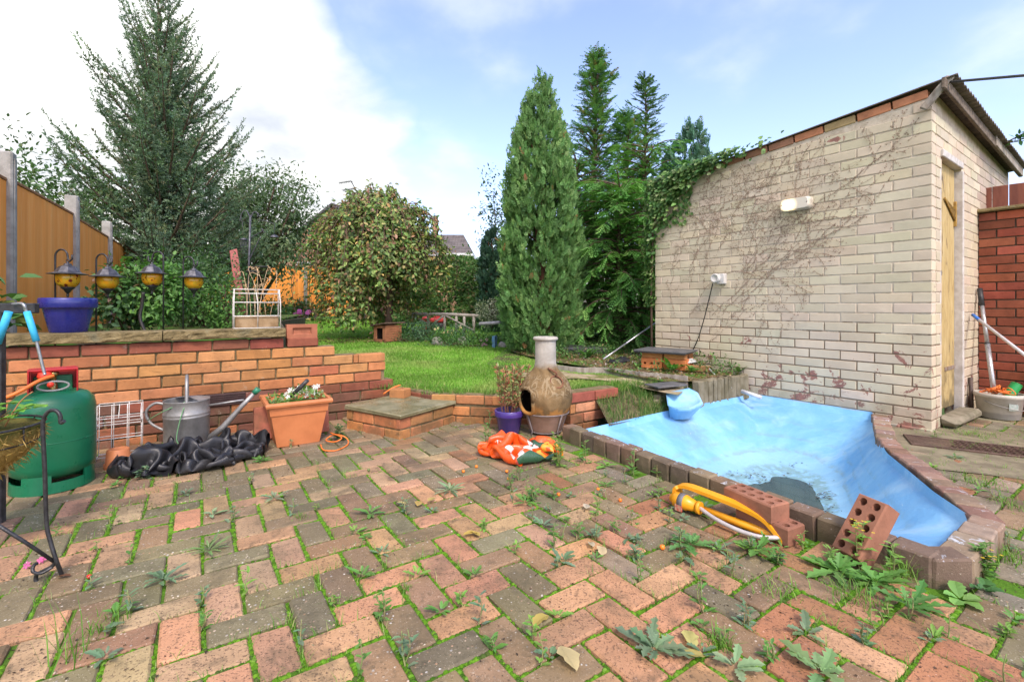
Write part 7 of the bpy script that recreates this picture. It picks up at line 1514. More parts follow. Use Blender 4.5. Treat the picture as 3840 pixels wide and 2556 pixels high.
def stems_to(name, parent, base, c, rad, k=9, r=.012, mat='bark'):
    b = MB(); base = Vector(base)
    for i in range(k):
        q = Vector(c)+Vector((rnd(-1, 1)*rad[0]*.75, rnd(-1, 1)*rad[1]*.75, rnd(-.3, .9)*rad[2])); mid = base.lerp(q, .5)+Vector((rnd(-.1, .1)*rad[0], rnd(-.1, .1)*rad[1], .1*rad[2])); pts = smooth_path([base+Vector((rnd(-.02, .02), rnd(-.02, .02), 0)), mid, q], 4); b.tube(pts, [r*(1-j/len(pts))+r*.25 for j in range(len(pts))], 5, caps=False)
    b.obj(name, M[mat], parent)
def shrub(name, label, base, c, rad, n, size, pal, cat='shrub', group=None, **k):
    t = thing(name, label, cat, base, group=group); stems_to('stems', t, base, c, rad, k.pop('ns', 9), k.pop('sr', .010)); leaf_cloud('foliage', t, c, rad, n, size, pal, **k); return t
# weeping tree on the lawn
def weeping():
    base = Vector((-2.25, 8.35, LAWN_Z(8.35)-.02)); t = tree('weeping_tree', 'domed weeping tree with mottled autumn leaves on the lawn', base); b = MB(); top = base+Vector((-.10, 0, 2.15))
    b.tube(smooth_path([base, base+Vector((.06, .02, .7)), base+Vector((-.02, 0, 1.5)), top], 4), [.075, .07, .068, .065, .062, .06, .058, .055, .05, .045, .04, .035, .03], 9); P, D, N, L = [], [], [], []; cen = base+Vector((-.15, 0, 0))
    for i in range(260):
        az = rnd(0, 2*PI); wob = fbm((math.cos(az)*1.9, math.sin(az)*1.9, 3), 1.6, 3); R = 1.12*math.sqrt(rnd(.03, 1.0))*(1+.45*wob)*rnd(.86, 1.14); R = min(R, 1.40); az2 = az; hz = 2.36-.52*(R/1.22)**2.2+.34*fbm((math.cos(az)*2.4+R, math.sin(az)*2.4, 8), 1.5)+rnd(-.18, .26); front = math.sin(az) < 0
        end = rnd(.12, 1.15)*(1.0 if math.cos(az) < .35 else 1.2)
        if math.cos(az) > .1 and front and R > .5: end = rnd(.75, 1.35)
        a = top+Vector((rnd(-.1, .1), rnd(-.1, .1), rnd(-.5, .05))); ap = cen+Vector((math.cos(az)*R*.75, math.sin(az)*R*.75, hz-LAWN_Z(8.35)+.40)); q = cen+Vector((math.cos(az)*R, math.sin(az)*R, (hz+end)/2)); e = cen+Vector((math.cos(az+rnd(-.15, .15))*R*rnd(.92, 1.05), math.sin(az)*R, end))
        pts = smooth_path([a, ap, q, e], 6); b.tube(pts, [.008*(1-j/len(pts))+.002 for j in range(len(pts))], 4, caps=False)
        for j in range(4, len(pts)-1):
            for _ in range(7 if fbm(pts[j], 2.6, 2) > -.2 else 2):
                p = pts[j].lerp(pts[j+1], rnd(0, 1)); o = Vector((math.cos(az), math.sin(az), 0)); P.append(jv(p, .075)); D.append(o*rnd(.0, 1.0)+jv((0, 0, -.5), .95)); N.append(o*.8+EZ*.5+jv((0, 0, 0), .5)); L.append(rnd(.06, .10))
    b.obj('trunk', M['bark'], t); n = len(P); L = np.array(L); pal = [(7, (.16, .26, .07)), (5, (.26, .34, .10)), (2.4, (.38, .33, .12)), (1, (.40, .23, .15)), (1.4, (.22, .125, .07)), (.6, (.56, .36, .14)), (3, (.08, .14, .045))]
    patch = np.array([fbm(p, 2.2, 2) for p in P])[:, None]; mesh_obj('crown', leaf_mesh('crown', P, D, N, L, L*RNG.uniform(.42, .6, n), pick(n, pal, .2)*(1+.35*np.clip(patch, -1, 1)*[[.6, 1.0, .4]]), .12, .12, 1), M['leaf'], t); print('weeping', n)
weeping()
# broadleaved tree by the back fence
def broad(name, label, base, c, rad, n, size, pal, clumps=90, spread=.22, limbs=14, r=.09):
    t = tree(name, label, base); stems_to('trunk', t, base, c, rad, limbs, r); leaf_cloud('crown', t, c, rad, n, size, pal, clumps, spread, .5, 1, .3, .35); return t
broad('apple_tree', 'airy broadleaved tree with dark limbs by the back fence', (-6.95, 12.2, .42), (-6.55, 12.2, 3.05), (1.55, 1.3, 1.55), 15000, .095, [(3, (.09, .155, .065)), (3, (.11, .18, .075)), (1, (.17, .23, .10)), (1, (.055, .095, .045))], 150, .22, 12, .05)
broad('hedge_tree', 'leafy green tree behind the left fence at the edge of the picture', (-8.6, 7.6, .2), (-8.3, 7.7, 2.55), (1.8, .9, 1.15), 7000, .085, [(3, (.07, .15, .05)), (3, (.10, .19, .06)), (1, (.18, .18, .07)), (1, (.05, .10, .035))], 80, .20, 8, .02)
broad('dark_tree', 'dark small leaved tree showing left of the conical conifer', (-.1, 11.5, .4), (-.15, 11.5, 2.75), (.75, .6, 1.45), 1500, .08, [(3, (.04, .075, .03)), (2, (.06, .10, .04))], 26, .15, 8, .02)
broad('far_tree', 'distant green tree behind the hedge right of the houses', (-1.6, 22, .4), (-1.2, 22, 1.9), (1.8, 1.5, 1.3), 2600, .16, [(3, (.08, .15, .05)), (2, (.12, .20, .06))], 60, .3, 8, .04)
# shrubs in the raised bed
YG = [(3, (.10, .24, .045)), (3, (.07, .18, .04)), (2, (.16, .32, .07)), (1, (.05, .12, .03))]; DG = [(4, (.055, .125, .04)), (3, (.07, .155, .05)), (1, (.11, .20, .065))]
shrub('leafy_shrub', 'bright green leafy shrub behind the third lantern', at(330, 752, 4.7)*1, at(345, 672, 4.7), (.42, .35, .34), 2600, .055, YG, clumps=70, spread=.07, shape=1)
shrub('leafy_shrub', 'glossy dark shrub with pink buds beside the fence and second lantern', at(282, 752, 4.5), at(282, 705, 4.5), (.17, .25, .22), 900, .06, [(3, (.06, .13, .05)), (2, (.10, .19, .07)), (.4, (.35, .12, .12))], clumps=30, spread=.06, shape=1)
shrub('leafy_shrub', 'dense dark green shrub below the spruce, behind the fourth lantern', at(470, 752, 5.9), at(462, 665, 5.9), (.55, .45, .52), 3600, .05, DG, clumps=90, spread=.09, shape=0)
shrub('leafy_shrub', 'mid green shrub filling the bed between the spruce and bird feeder', at(525, 752, 5.6), at(520, 700, 5.6), (.30, .30, .30), 1700, .045, YG, clumps=50, spread=.07)
shrub('climbing_plant', 'broad leaved green plant against the fence at the left edge', Vector((-3.35, 3.05, .6)), Vector((-3.40, 3.05, .80)), (.13, .15, .22), 190, .09, [(3, (.09, .21, .06)), (2, (.13, .27, .08)), (1, (.30, .28, .07))], clumps=26, spread=.05, shape=1, asp=.7)
shrub('leafy_shrub', 'thick green undergrowth at the foot of the spruce', at(440, 752, 6.8), at(440, 690, 6.8), (.95, .4, .45), 4200, .05, DG, clumps=110, spread=.12, shape=0)
shrub('leafy_shrub', 'dark green shrub against the far end of the left fence', Vector((-6.3, 9.0, .65)), Vector((-6.2, 9.0, 1.45)), (.8, .5, .85), 3400, .06, DG, clumps=80, spread=.12)
# far borders
shrub('border_plants', 'low green plants with pink flowers along the back fence', at(680, 722, 14.6), at(668, 716, 14.6), (1.15, .4, .22), 1700, .11, [(3, (.07, .15, .045)), (2, (.11, .20, .06)), (.3, (.62, .20, .42))], clumps=50, spread=.12)
shrub('border_plants', 'green leafy border right of the bird feeder below the back fence', at(590, 735, 12.5), at(585, 722, 12.5), (1.2, .5, .30), 1700, .09, [(3, (.07, .16, .045)), (2, (.11, .21, .06))], clumps=50, spread=.12)
V, F, C = [], [], []
def flower(p, col, r, k=9, up=None, group=None, label='', name='flower'):
    up = (up or Vector((rnd(-.3, .3), -.8, .6))).normalized(); a0 = up.orthogonal().normalized(); b0 = up.cross(a0); V, F, C = [], [], []
    for i in range(k):
        a = 2*PI*i/k; d = a0*math.cos(a)+b0*math.sin(a); s_ = up.cross(d); n0 = len(V); V += [p, p+d*r*.6+s_*r*.28+up*r*.1, p+d*r, p+d*r*.6-s_*r*.28+up*r*.1]; F += [(n0, n0+1, n0+2, n0+3)]; C += [col]*4
    return V, F, C
def flowers(parent_label, pts, col, r, cat='flowers', name='flower_cluster', k=9):
    V, F, C = [], [], []
    for p in pts:
        v, f, c = flower(Vector(p), jc(col, .12), r*rnd(.8, 1.2), k); n0 = len(V); V += v; F += [tuple(i+n0 for i in q) for q in f]; C += c
    tag(plain(V, F, C, name, M['leaf']), parent_label, cat)
flowers('pink round flowers in front of the back fence', [at(u, v, 14.0) for u, v in ((683, 719), (690, 722), (706, 720), (688, 716), (709, 718), (680, 722))], (.68, .16, .48), .085)
flowers('pale yellow flowers among the border plants near the rail', [at(u+rnd(-4, 4), v+rnd(-3, 3), 7.7) for u, v in ((1012, 757), (1020, 762), (1030, 765), (1045, 762), (1058, 752), (998, 757), (1035, 770))], (.72, .60, .30), .03)
flowers('pink flowers on the border plant left of the blue board', [at(u, v, 7.0) for u, v in ((1107, 782), (1120, 781), (1113, 790), (1118, 793), (1109, 796))], (.72, .30, .58), .028)
BL = [(3, (.05, .125, .06)), (3, (.075, .165, .085)), (1, (.11, .21, .10))]
for u, v, Y, rx, rz, n, sz, pal, lab in ((950, 770, 8.0, .30, .22, 1300, .045, BL, 'feathery blue green border plant beside the animal house'), (985, 768, 7.8, .28, .20, 1300, .04, BL, 'feathery green border plant left of the pale boulder'), (1022, 782, 7.4, .25, .12, 900, .05, YG, 'bright leafy border plant behind the pale boulder'),
                                  (1058, 778, 7.5, .26, .18, 1300, .038, BL, 'rounded bluish border plant in the middle of the bed'), (1108, 782, 7.1, .18, .16, 800, .045, YG, 'green border plant behind the pink flowers'), (930, 786, 7.7, .22, .08, 600, .04, DG, 'low dark ground cover beside the animal house'), (1085, 800, 6.95, .35, .06, 900, .04, YG, 'low bright ground cover along the lawn edge'), (1030, 800, 7.1, .45, .05, 900, .04, DG, 'low green edging plants by the lawn below the bridge rail'),
                                  (1165, 775, 7.6, .28, .12, 700, .045, DG, 'dark low plants behind the blue board')):
    c = at(u, v, Y); c.z = max(c.z, LAWN_Z(Y)+rz*.5); shrub('border_plant', lab, Vector((c.x, c.y, LAWN_Z(Y))), c, (rx, .22, rz), n, sz, pal, clumps=40, spread=.035+rx*.10, asp=.35, sr=.005)
shrub('variegated_bush', 'variegated cream and green bush at the right end of the bridge rail', at(1128, 745, 8.3), at(1128, 718, 8.3), (.24, .22, .26), 1500, .045, [(3, (.46, .47, .34)), (2, (.30, .36, .20)), (2, (.10, .17, .07))], clumps=50, spread=.05, shape=0)
# hedges
def hedge(name, label, pts, h, n, pal, size=.06, thick=.35):
    t = thing(name, label, 'hedge', (pts[0][0], pts[0][1], LAWN_Z(pts[0][1]))); P = []; O = []
    b = MB()
    for i in range(len(pts)-1):
        p, q = Vector((*pts[i], 0)), Vector((*pts[i+1], 0)); d = (q-p).normalized(); nn = Vector((-d.y, d.x, 0)); L = (q-p).length
        for k in range(int(L/.4)): c = p+d*(.4*k); b.tube([c+EZ*LAWN_Z(c.y), c+jv((0, 0, h*.8), .1)], [.03, .01], 5)
        for k in range(int(n*L/6)):
            s_ = rnd(0, L); z = rnd(0, 1)**.9; lum = fbm((s_*.9+i*7, z*2.2, 1), 1.4, 3); face = random.random(); o = -nn if face < .7 else (EZ if face < .88 else nn)
            y = (-thick if o == -nn else (thick if o == nn else rnd(-thick, thick)))*(1+.5*lum); hh = h*(1+.12*fbm((s_*.8, 5, i), 1.2)); zz = z*hh if o != EZ else hh*(1+.05*lum); c = p+d*s_+nn*y*(.75+.25*random.random()); P.append((c.x+rnd(-.04, .04), c.y, LAWN_Z(c.y)+zz)); O.append(o+EZ*.5)
    n = len(P); O = np.array(O); D = O*.5+rdir(n)*.8; L = RNG.uniform(.7, 1.4, n)*size; b.obj('stems', M['bark'], t); mesh_obj('foliage', leaf_mesh('foliage', P, D, O+rdir(n)*.6, L, L*.4, colset(n, 5, pal, .2)), M['needle'], t)
HG = [(3, (.075, .165, .045)), (3, (.10, .205, .055)), (2, (.14, .25, .075)), (1, (.05, .11, .035)), (.6, (.24, .19, .09))]
hedge('tall_hedge', 'tall clipped green hedge behind the bridge rail', [(-3.4, 13.4), (-1.2, 11.6), (-.1, 10.6)], 1.62, 30000, HG, .085)
hedge('tall_hedge', 'high shady hedge closing the garden behind the weeping tree', [(-4.9, 15.2), (-3.2, 13.6)], 1.8, 20000, [(3, (.06, .13, .04)), (2, (.09, .17, .05)), (1, (.16, .15, .07))], .08)
hedge('boundary_hedge', 'dark hedge along the right boundary behind the conifers', [(-.1, 10.6), (1.6, 9.6), (4.2, 8.2)], 2.3, 14000, DG, .09)
# ivy over the shed corner
iv = thing('ivy', 'green ivy spilling over the far end of the shed roof and wall', 'ivy', SWALL(SL, .3)); P, D, N, L = [], [], [], []; b = MB()
for i in range(1500):
    t_ = SL-abs(RNG.normal())*.42; along = max(.25, t_); drop = abs(RNG.normal())*(.05+.30*max(0, (along-1.6)/.75)**2); z = zr(along)+.05-drop+rnd(-.02, .06); p = SWALL(min(along, SL+.06), z, rnd(.01, .10)); P.append(p); D.append(SN*.5-EZ*rnd(.1, 1)+SD*rnd(-.7, .7)); N.append(SN+EZ*rnd(.2, .8)+SD*rnd(-.3, .3)); L.append(rnd(.03, .062))
for i in range(1100):
    z = rnd(.9, 2.3); w = .06+.05*math.sin(z*7); p = SWALL(SL+rnd(-.01, .12), z, rnd(-.05, .06)); P.append(p); D.append(SN*.5-EZ*rnd(.1, 1)+SD*rnd(-.7, .7)); N.append(SN*.8+SD*.5+EZ*rnd(.2, .8)); L.append(rnd(.028, .055))
for i in range(420):
    p = SWALL(SL-rnd(.0, .55)**1.3, rnd(1.75, 2.15)-0, rnd(.01, .03)); 
    if fbm((p.x*4, p.y*4, p.z*4), 1.2) > .05: P.append(p); D.append(-EZ+SD*rnd(-.8, .8)); N.append(SN+EZ*.3); L.append(rnd(.025, .045))
n = len(P); L = np.array(L); b.tube([SWALL(SL+.03, .25, .02), SWALL(SL+.04, 1.0, .02), SWALL(SL+.02, 1.7, .02), SWALL(SL-.1, 2.2, .03), SWALL(SL-.6, 2.27, .06)], .012, 6); b.obj('stem', M['bark'], iv)
mesh_obj('foliage', leaf_mesh('foliage', P, D, N, L, L*.85, pick(n, [(3, (.07, .16, .045)), (2, (.11, .23, .06)), (2, (.20, .33, .10)), (1, (.30, .38, .16))], .2), .1, .1, 1), M['leaf'], iv)
sg = thing('roof_sprig', 'leafy sprig growing out of the shed eave on the right', 'plant', C0+SE*1.75+SM*.08+EZ*zr(0, 1.75)); P, D, N = [], [], []; b = MB(); o0 = C0+SE*1.75+SM*.10+EZ*(zr(0, 1.75)+.01)
for e in ((.34, .0, .14), (.42, -.1, .02), (.38, .05, -.06), (.2, 0, .1)):
    q = o0+SE*e[0]*.4+SM*e[0]*.9+Vector((e[0]*.35, -.1, e[2])); b.tube([o0, o0.lerp(q, .5)+EZ*.03, q], .003, 4)
    for k in range(22): f = rnd(.05, 1); P.append(o0.lerp(q, f)+EZ*(.03*math.sin(f*3))); D.append(jv((.3, 0, -.1), 1)); N.append(jv(EZ, .5))
b.obj('stem', M['bark'], sg); n = len(P); mesh_obj('leaves', leaf_mesh('leaves', P, D, N, RNG.uniform(.03, .06, n), RNG.uniform(.02, .035, n), pick(n, [(2, (.06, .16, .05)), (1, (.11, .24, .06))]), .1, .1, 1), M['leaf'], sg)
# ------------------------------------------------------------------ ground plants
def blades(name, P, H, W, cols, lean=.45, mat='grass', parent=None, up=None):
    """grass blades: a bent strip of two quads narrowing to a point"""
    P = np.asarray(P, float); n = len(P); H = np.asarray(H)[:, None]; W = np.asarray(W)[:, None]; a = RNG.uniform(0, 2*PI, n); d = np.stack([np.cos(a), np.sin(a), 0*a], 1); s_ = np.stack([-np.sin(a), np.cos(a), 0*a], 1); l = RNG.uniform(.2, 1.0, (n, 1))*lean
    Z = np.array([[0, 0, 1.0]]); m = P+Z*H*.55+d*H*l*.35; t = P+Z*H*(1-.25*l)+d*H*l
    V = np.stack([P-s_*W*.5, P+s_*W*.5, m-s_*W*.35, m+s_*W*.35, t], 1).reshape(-1, 3); b = np.arange(n)[:, None]*5; F = [b+np.array([[0, 1, 3, 2]]), b+np.array([[2, 3, 4]])]
    o = mesh_obj(name, np_mesh(name, V, F, np.repeat(cols, 5, axis=0)), M[mat], parent); return o
# lawn: mown blades, denser near the camera
lp = [(p.x, p.y) for p in lawn_pts]; bedp = [(p.x, p.y) for p in bed]; rbp = [(p.x, p.y) for p in rb]; pth = [(p.x, p.y) for p in path]
def lawn_scatter(n, y0, y1, x0, x1):
    out = []
    X = RNG.uniform(x0, x1, n); Y = y0+(y1-y0)*RNG.uniform(0, 1, n)
    for x, y in zip(X, Y):
        if abs(x)/y > .75: continue
        if inside((x, y), lp) and not inside((x, y), bedp) and not inside((x, y), rbp) and not inside((x, y), pth): out.append((x, y, LAWN_Z(y)-.012))
    return out
P = lawn_scatter(150000, 3.45, 5.4, -1.9, 1.7)+lawn_scatter(90000, 5.4, 8.2, -3.4, 1.0)+lawn_scatter(50000, 8.2, 15, -6.5, 0.5)
P = np.array(P); n = len(P); dist = P[:, 1]; print('blades', n)
shade = np.array([fbm((p[0], p[1], 6), 1.7) for p in P[::1]])[:, None]
pal = [(4, (.17, .38, .04)), (3, (.22, .44, .055)), (2, (.29, .46, .09)), (.7, (.42, .45, .17)), (1, (.12, .28, .035))]
dry = np.clip(np.array([fbm((p[0]+20, p[1], 2), .9, 3) for p in P])[:, None]*1.6-.1, 0, .7); cols = pick(n, pal, .2)*(1+.35*np.clip(shade, -.6, .6)); cols = cols*(1-dry)+np.array([[.36, .42, .13]])*dry; blades('lawn_grass', P, RNG.uniform(.012, .028, n)*(1+.03*dist), RNG.uniform(.003, .005, n)*(1+.22*np.maximum(0, dist-4)), cols, .8); tag(bpy.data.objects['lawn_grass'], 'short mown green grass covering the lawn', 'grass', kind='stuff')
# longer grass along the wall tops and edges
P = []
for a, c, k, w in ((low1, low2, 700, .10), (low2, low3, 800, .10), (STEPW+EB*.13, STEPW+EA*.8+EB*.13, 2600, .12), (WL(1.55, 0, .16), low1+Vector((.05, .12, 0)), 700, .10), (WL(1.1, 0, .14), WL(1.85, 0, .14), 500, .06)):
    for _ in range(k):
        p = a.lerp(c, rnd(0, 1))+Vector((rnd(-w, w), rnd(.02, w*1.6), 0)); 
        if fbm((p.x*3, p.y*3, 1), 2) > -.25: P.append((p.x, p.y, LAWN_Z(p.y)-.01))
P = np.array(P); n = len(P); blades('edge_grass', P, RNG.uniform(.03, .085, n), RNG.uniform(.0025, .0045, n), pick(n, [(3, (.11, .26, .035)), (2, (.16, .32, .05)), (1, (.38, .36, .15))], .2), .9); tag(bpy.data.objects['edge_grass'], 'longer uncut grass along the lawn edge above the low wall', 'grass', kind='stuff')
P = []
for _ in range(2600):
    f = rnd(0, 4); q = rnd(0, 1); k = min(3, int(f)); a = top_[k].lerp(top_[k+1], f-k); c = bot_[k].lerp(bot_[k+1], f-k); p = a.lerp(c, q); P.append((p.x, p.y, (LAWN_Z(a.y)-.01)*(1-q**1.6)+.07*q**1.6-.005))
P = np.array(P); n = len(P); blades('bank_grass', P, RNG.uniform(.03, .10, n), RNG.uniform(.003, .005, n), pick(n, [(3, (.07, .16, .03)), (2, (.11, .22, .04)), (1, (.30, .28, .12))], .2), 1.1); tag(bpy.data.objects['bank_grass'], 'rough grass tufts on the bank beside the blue spout', 'grass', kind='stuff')

# moss cushions in the paving joints
seen_j = set(); J = []
for a, b_ in JOINTS:
    k = tuple(sorted(((round(a.x, 3), round(a.y, 3)), (round(b_.x, 3), round(b_.y, 3)))))
    if k not in seen_j: seen_j.add(k); J.append((a, b_))
P, R_, C = [], [], []
for a, b_ in J:
    c = (a+b_)/2
    if seen(c, 1) == 0 or c.y > 4.2: continue
    L = (b_-a).length; base = .30+1.9*fbm((c.x, c.y, 20), 1.3, 3)+(.25 if c.y < 2.2 else -.05)
    stp_ = .0036 if c.y < 2 else .0065
    for i in range(int(L/stp_)):
        p = a.lerp(b_, (i+rnd(0, 1))/(L/stp_)); d = base+.55*fbm((p.x, p.y, 5), 9, 2)
        if rnd(0, 1) < d: P.append((p.x+rnd(-.004, .004), p.y+rnd(-.004, .004), -.0105)); R_.append(rnd(.0032, .0075)*(1+.3*max(0, d)))
P = np.array(P); R_ = np.array(R_)[:, None]; n = len(P); k = 6; ang = np.arange(k)*2*PI/k; ring = np.stack([np.cos(ang), np.sin(ang)], 1)
hgt = R_*RNG.uniform(.55, 1.25, (n, 1)); V = np.zeros((n, 2*k+1, 3)); 
for i in range(k):
    V[:, i, :2] = P[:, :2]+ring[i]*R_*1.0; V[:, i, 2] = P[:, 2]; V[:, k+i, :2] = P[:, :2]+ring[i]*R_*.72*RNG.uniform(.8, 1.2, (n, 1)); V[:, k+i, 2:] = P[:, 2:]+hgt*.72
V[:, 2*k, :] = P; V[:, 2*k, 2:] += hgt; b_ = np.arange(n)[:, None]*(2*k+1); F = [np.concatenate([b_+np.array([[i, (i+1) % k, k+(i+1) % k, k+i]]) for i in range(k)]), np.concatenate([b_+np.array([[k+i, k+(i+1) % k, 2*k]]) for i in range(k)])]
mcol = pick(n, [(4, (.085, .20, .012)), (3, (.12, .26, .02)), (2, (.055, .13, .012)), (.6, (.15, .27, .04)), (1, (.07, .11, .025))], .12)
ms = NT('moss'); ms.fin(ms.attr(), .95, .1, ms.bump(ms.noise(420, 3, .7), .8, .003)); M['moss'] = ms.m; print('moss', n)
tag(mesh_obj('joint_moss', np_mesh('joint_moss', V.reshape(-1, 3), F, np.repeat(mcol, 2*k+1, axis=0), True), M['moss']), 'bright green moss cushions filling the paving joints', 'moss', kind='stuff')
# soil crumbs and grit lying on the paving
P = []; 
for i in range(9000):
    x, y = rnd(-2.6, 2.6), rnd(1.0, 3.5)
    if inside((x, y), PATIO) and abs(x)/y < 1.15 and (fbm((x, y, 31), 2.2, 3) > .18 or math.hypot(x-.05, y-2.40) < .17 or math.hypot(x+.02, y-2.25) < .12): P.append((x, y, .0))
P = np.array(P); n = len(P); tag(mesh_obj('soil_crumbs', leaf_mesh('soil_crumbs', P+[0, 0, .001], RNG.normal(size=(n, 3))*[1, 1, .25], np.tile([0, 0, 1.], (n, 1))+RNG.normal(size=(n, 3))*.3, RNG.uniform(.003, .012, n), RNG.uniform(.003, .008, n), pick(n, [(3, (.06, .04, .028)), (2, (.10, .065, .04)), (1, (.22, .16, .10))]), .4), M['leaf']), 'dark soil crumbs and bits scattered over the paving', 'soil', kind='stuff')
# fine grass in the joints
P = []
for a, b_ in J:
    c = (a+b_)/2
    if seen(c, 1) == 0: continue
    w = fbm((c.x+9, c.y, 2), 1.6, 3)+(.30 if c.x > .3 else 0)+(.12 if c.y > 2.2 else 0)
    if w > .22:
        for _ in range(int(rnd(2, 26)*(w+.2))): p = a.lerp(b_, rnd(0, 1)); P.append((p.x+rnd(-.006, .006), p.y+rnd(-.006, .006), -.008))
P = np.array(P); n = len(P); blades('joint_grass', P, RNG.uniform(.012, .045, n), RNG.uniform(.0012, .0024, n), pick(n, [(3, (.13, .29, .04)), (2, (.18, .35, .06)), (1, (.34, .36, .14))], .2), 1.2); tag(bpy.data.objects['joint_grass'], 'fine grass blades sprouting from the paving joints', 'grass', kind='stuff')

# weeds, one plant each
PALE, MIDG, GREYG, BRG = (.26, .36, .19), (.13, .29, .06), (.17, .27, .15), (.20, .38, .07)
def rosette(p, n, L, W, col, lob=.5, flat=.25, label=None, group=None, name='weed_rosette', stem=0):
    V, F, C = [], [], []; p = Vector(p)
    for i in range(n):
        a = 2*PI*i/n+rnd(-.3, .3); inn = i % 3 == 2; l = L*(rnd(.25, .55) if inn else rnd(.5, 1.2)); d = Vector((math.cos(a), math.sin(a), (1.3 if inn else flat)*rnd(.3, 1.7))); toothed_leaf(V, F, C, p+Vector((0, 0, .004+rnd(0, .006)))+d*.006, d, EZ, l, W*rnd(.8, 1.2)*(l/L)**.5, jc(col, .2), 9, lob)
    o = plain(V, F, C, name, M['leaf']); tag(o, label or 'small weed rosette rooted between the pavers', 'weed', group or (None if label else 'weed rosettes in the paving')); return o
def sprig(p, h, n, L, W, col, label=None, group=None, name='weed_sprig', lob=.3, lean=.2, k=1, tipcol=None):
    t = thing(name, label or 'slender leafy weed standing up from a paving joint', 'weed', p, group=group or (None if label else 'upright weeds in the paving')); b = MB(); V, F, C = [], [], []; p = Vector(p)
    for s_ in range(k):
        a = rnd(0, 2*PI); q = p+Vector((math.cos(a)*lean*h*rnd(.2, 1), math.sin(a)*lean*h*rnd(.2, 1), h*rnd(.75, 1.05))); pts = smooth_path([p+Vector((rnd(-.01, .01), rnd(-.01, .01), -.008)), p.lerp(q, .5)+Vector((rnd(-.01, .01), rnd(-.01, .01), 0)), q], 4); b.tube(pts, [.0022*(1-.6*j/len(pts)) for j in range(len(pts))], 5)
        for i in range(n):
            f = .12+.88*i/n; w = pts[min(len(pts)-2, int(f*(len(pts)-1)))].lerp(pts[min(len(pts)-1, int(f*(len(pts)-1))+1)], rnd(0, 1)); a = i*2.4+rnd(-.4, .4); l = L*(1.1-.55*f)*rnd(.7, 1.2); toothed_leaf(V, F, C, w, Vector((math.cos(a), math.sin(a), rnd(.15, .8))), EZ, l, W*(l/L), jc(col, .2), 5, lob)
    b.obj('stem', M['weed_stem'], t); plain(V, F, C, 'leaves', M['leaf'], t)
    if tipcol:
        V, F, C = [], [], []
        for i in range(12): v, f, c = flower(q+Vector((rnd(-.03, .03), rnd(-.03, .03), rnd(-.03, .01))), tipcol, .006, 6, EZ); n0 = len(V); V += v; F += [tuple(x+n0 for x in g_) for g_ in f]; C += c
        plain(V, F, C, 'flower', M['leaf'], t)
    return t
M['weed_stem'] = simple('weed_stem', (.18, .26, .08), (.26, .20, .10), 30, .7)
def tuft(p, n, h, label, col=((3, (.12, .27, .035)), (2, (.17, .34, .05)), (1, (.30, .34, .12))), spread=.015, w=.0028, lean=1.2, group=None):
    P = np.array([(p.x+RNG.normal()*spread, p.y+RNG.normal()*spread, p.z-.006) for _ in range(n)]); o = blades('grass_tuft', P, RNG.uniform(.4, 1.1, n)*h, RNG.uniform(.7, 1.3, n)*w, pick(n, list(col), .2), lean); tag(o, label, 'grass', group, 'stuff'); return o
for u, v, n, L, W, c, lob, lab in ((630, 1150, 13, .06, .016, PALE, .35, 'pale grey green rosette on the paving right of the black sheet'), (488, 1187, 9, .05, .016, PALE, .35, 'small pale rosette left of the larger one on the left paving'), (1035, 1132, 18, .07, .013, PALE, .4, 'pale spiky rosette on the paving below the orange bag'), (850, 1186, 8, .06, .018, MIDG, .5, 'jagged green rosette with a withered stalk in mid paving'),
                               (480, 1270, 22, .08, .009, (.20, .30, .11), .6, 'flat spreading thin leaved weed in the left foreground'), (375, 1338, 15, .065, .016, GREYG, .7, 'dandelion like rosette in the left foreground'), (600, 1063, 16, .05, .018, MIDG, .4, 'small bushy weed in front of the square planter'), (1505, 1500, 17, .09, .024, (.19, .29, .16), .75, 'large grey green lobed rosette in the centre foreground'), (1690, 1540, 8, .055, .022, PALE, .4, 'pale rosette at the bottom edge right of centre'),
                               (1885, 1552, 9, .08, .028, (.20, .34, .13), .7, 'light green lobed leaves at the bottom edge on the right'), (1590, 1258, 18, .09, .024, (.13, .29, .08), .75, 'jagged thistle rosette just below the sprinkler'), (1740, 1270, 9, .09, .028, MIDG, .7, 'green thistle leaves under the right end of the sprinkler'), (2015, 1345, 26, .09, .024, (.14, .32, .07), .75, 'large leafy thistle cluster below the leaning brick'), (2090, 1400, 11, .105, .026, (.11, .27, .06), .8, 'long lobed leaves spreading right of the thistle cluster'), (1930, 1320, 16, .10, .03, (.14, .32, .07), .75, 'lobed green weed left of the leaning brick foot'),
                               (2210, 1385, 5, .07, .045, (.20, .36, .09), .1, 'broad pale green leaf weed at the pond kerb corner'), (2265, 1365, 7, .045, .035, (.08, .20, .06), .1, 'round leaved weed by the near corner of the pond'), (1855, 1460, 7, .06, .02, GREYG, .5, 'small grey weed with a dry stalk in the right foreground'), (1395, 1075, 6, .06, .03, BRG, .2, 'bright green leaf rosette beside the kerb above the sprinkler'), (1210, 1160, 7, .05, .018, MIDG, .4, 'small green rosette in mid paving right of the pale spiky one')):
    p = gnd(u, v); rosette(p, n, L, W, c, lob, .38, lab)
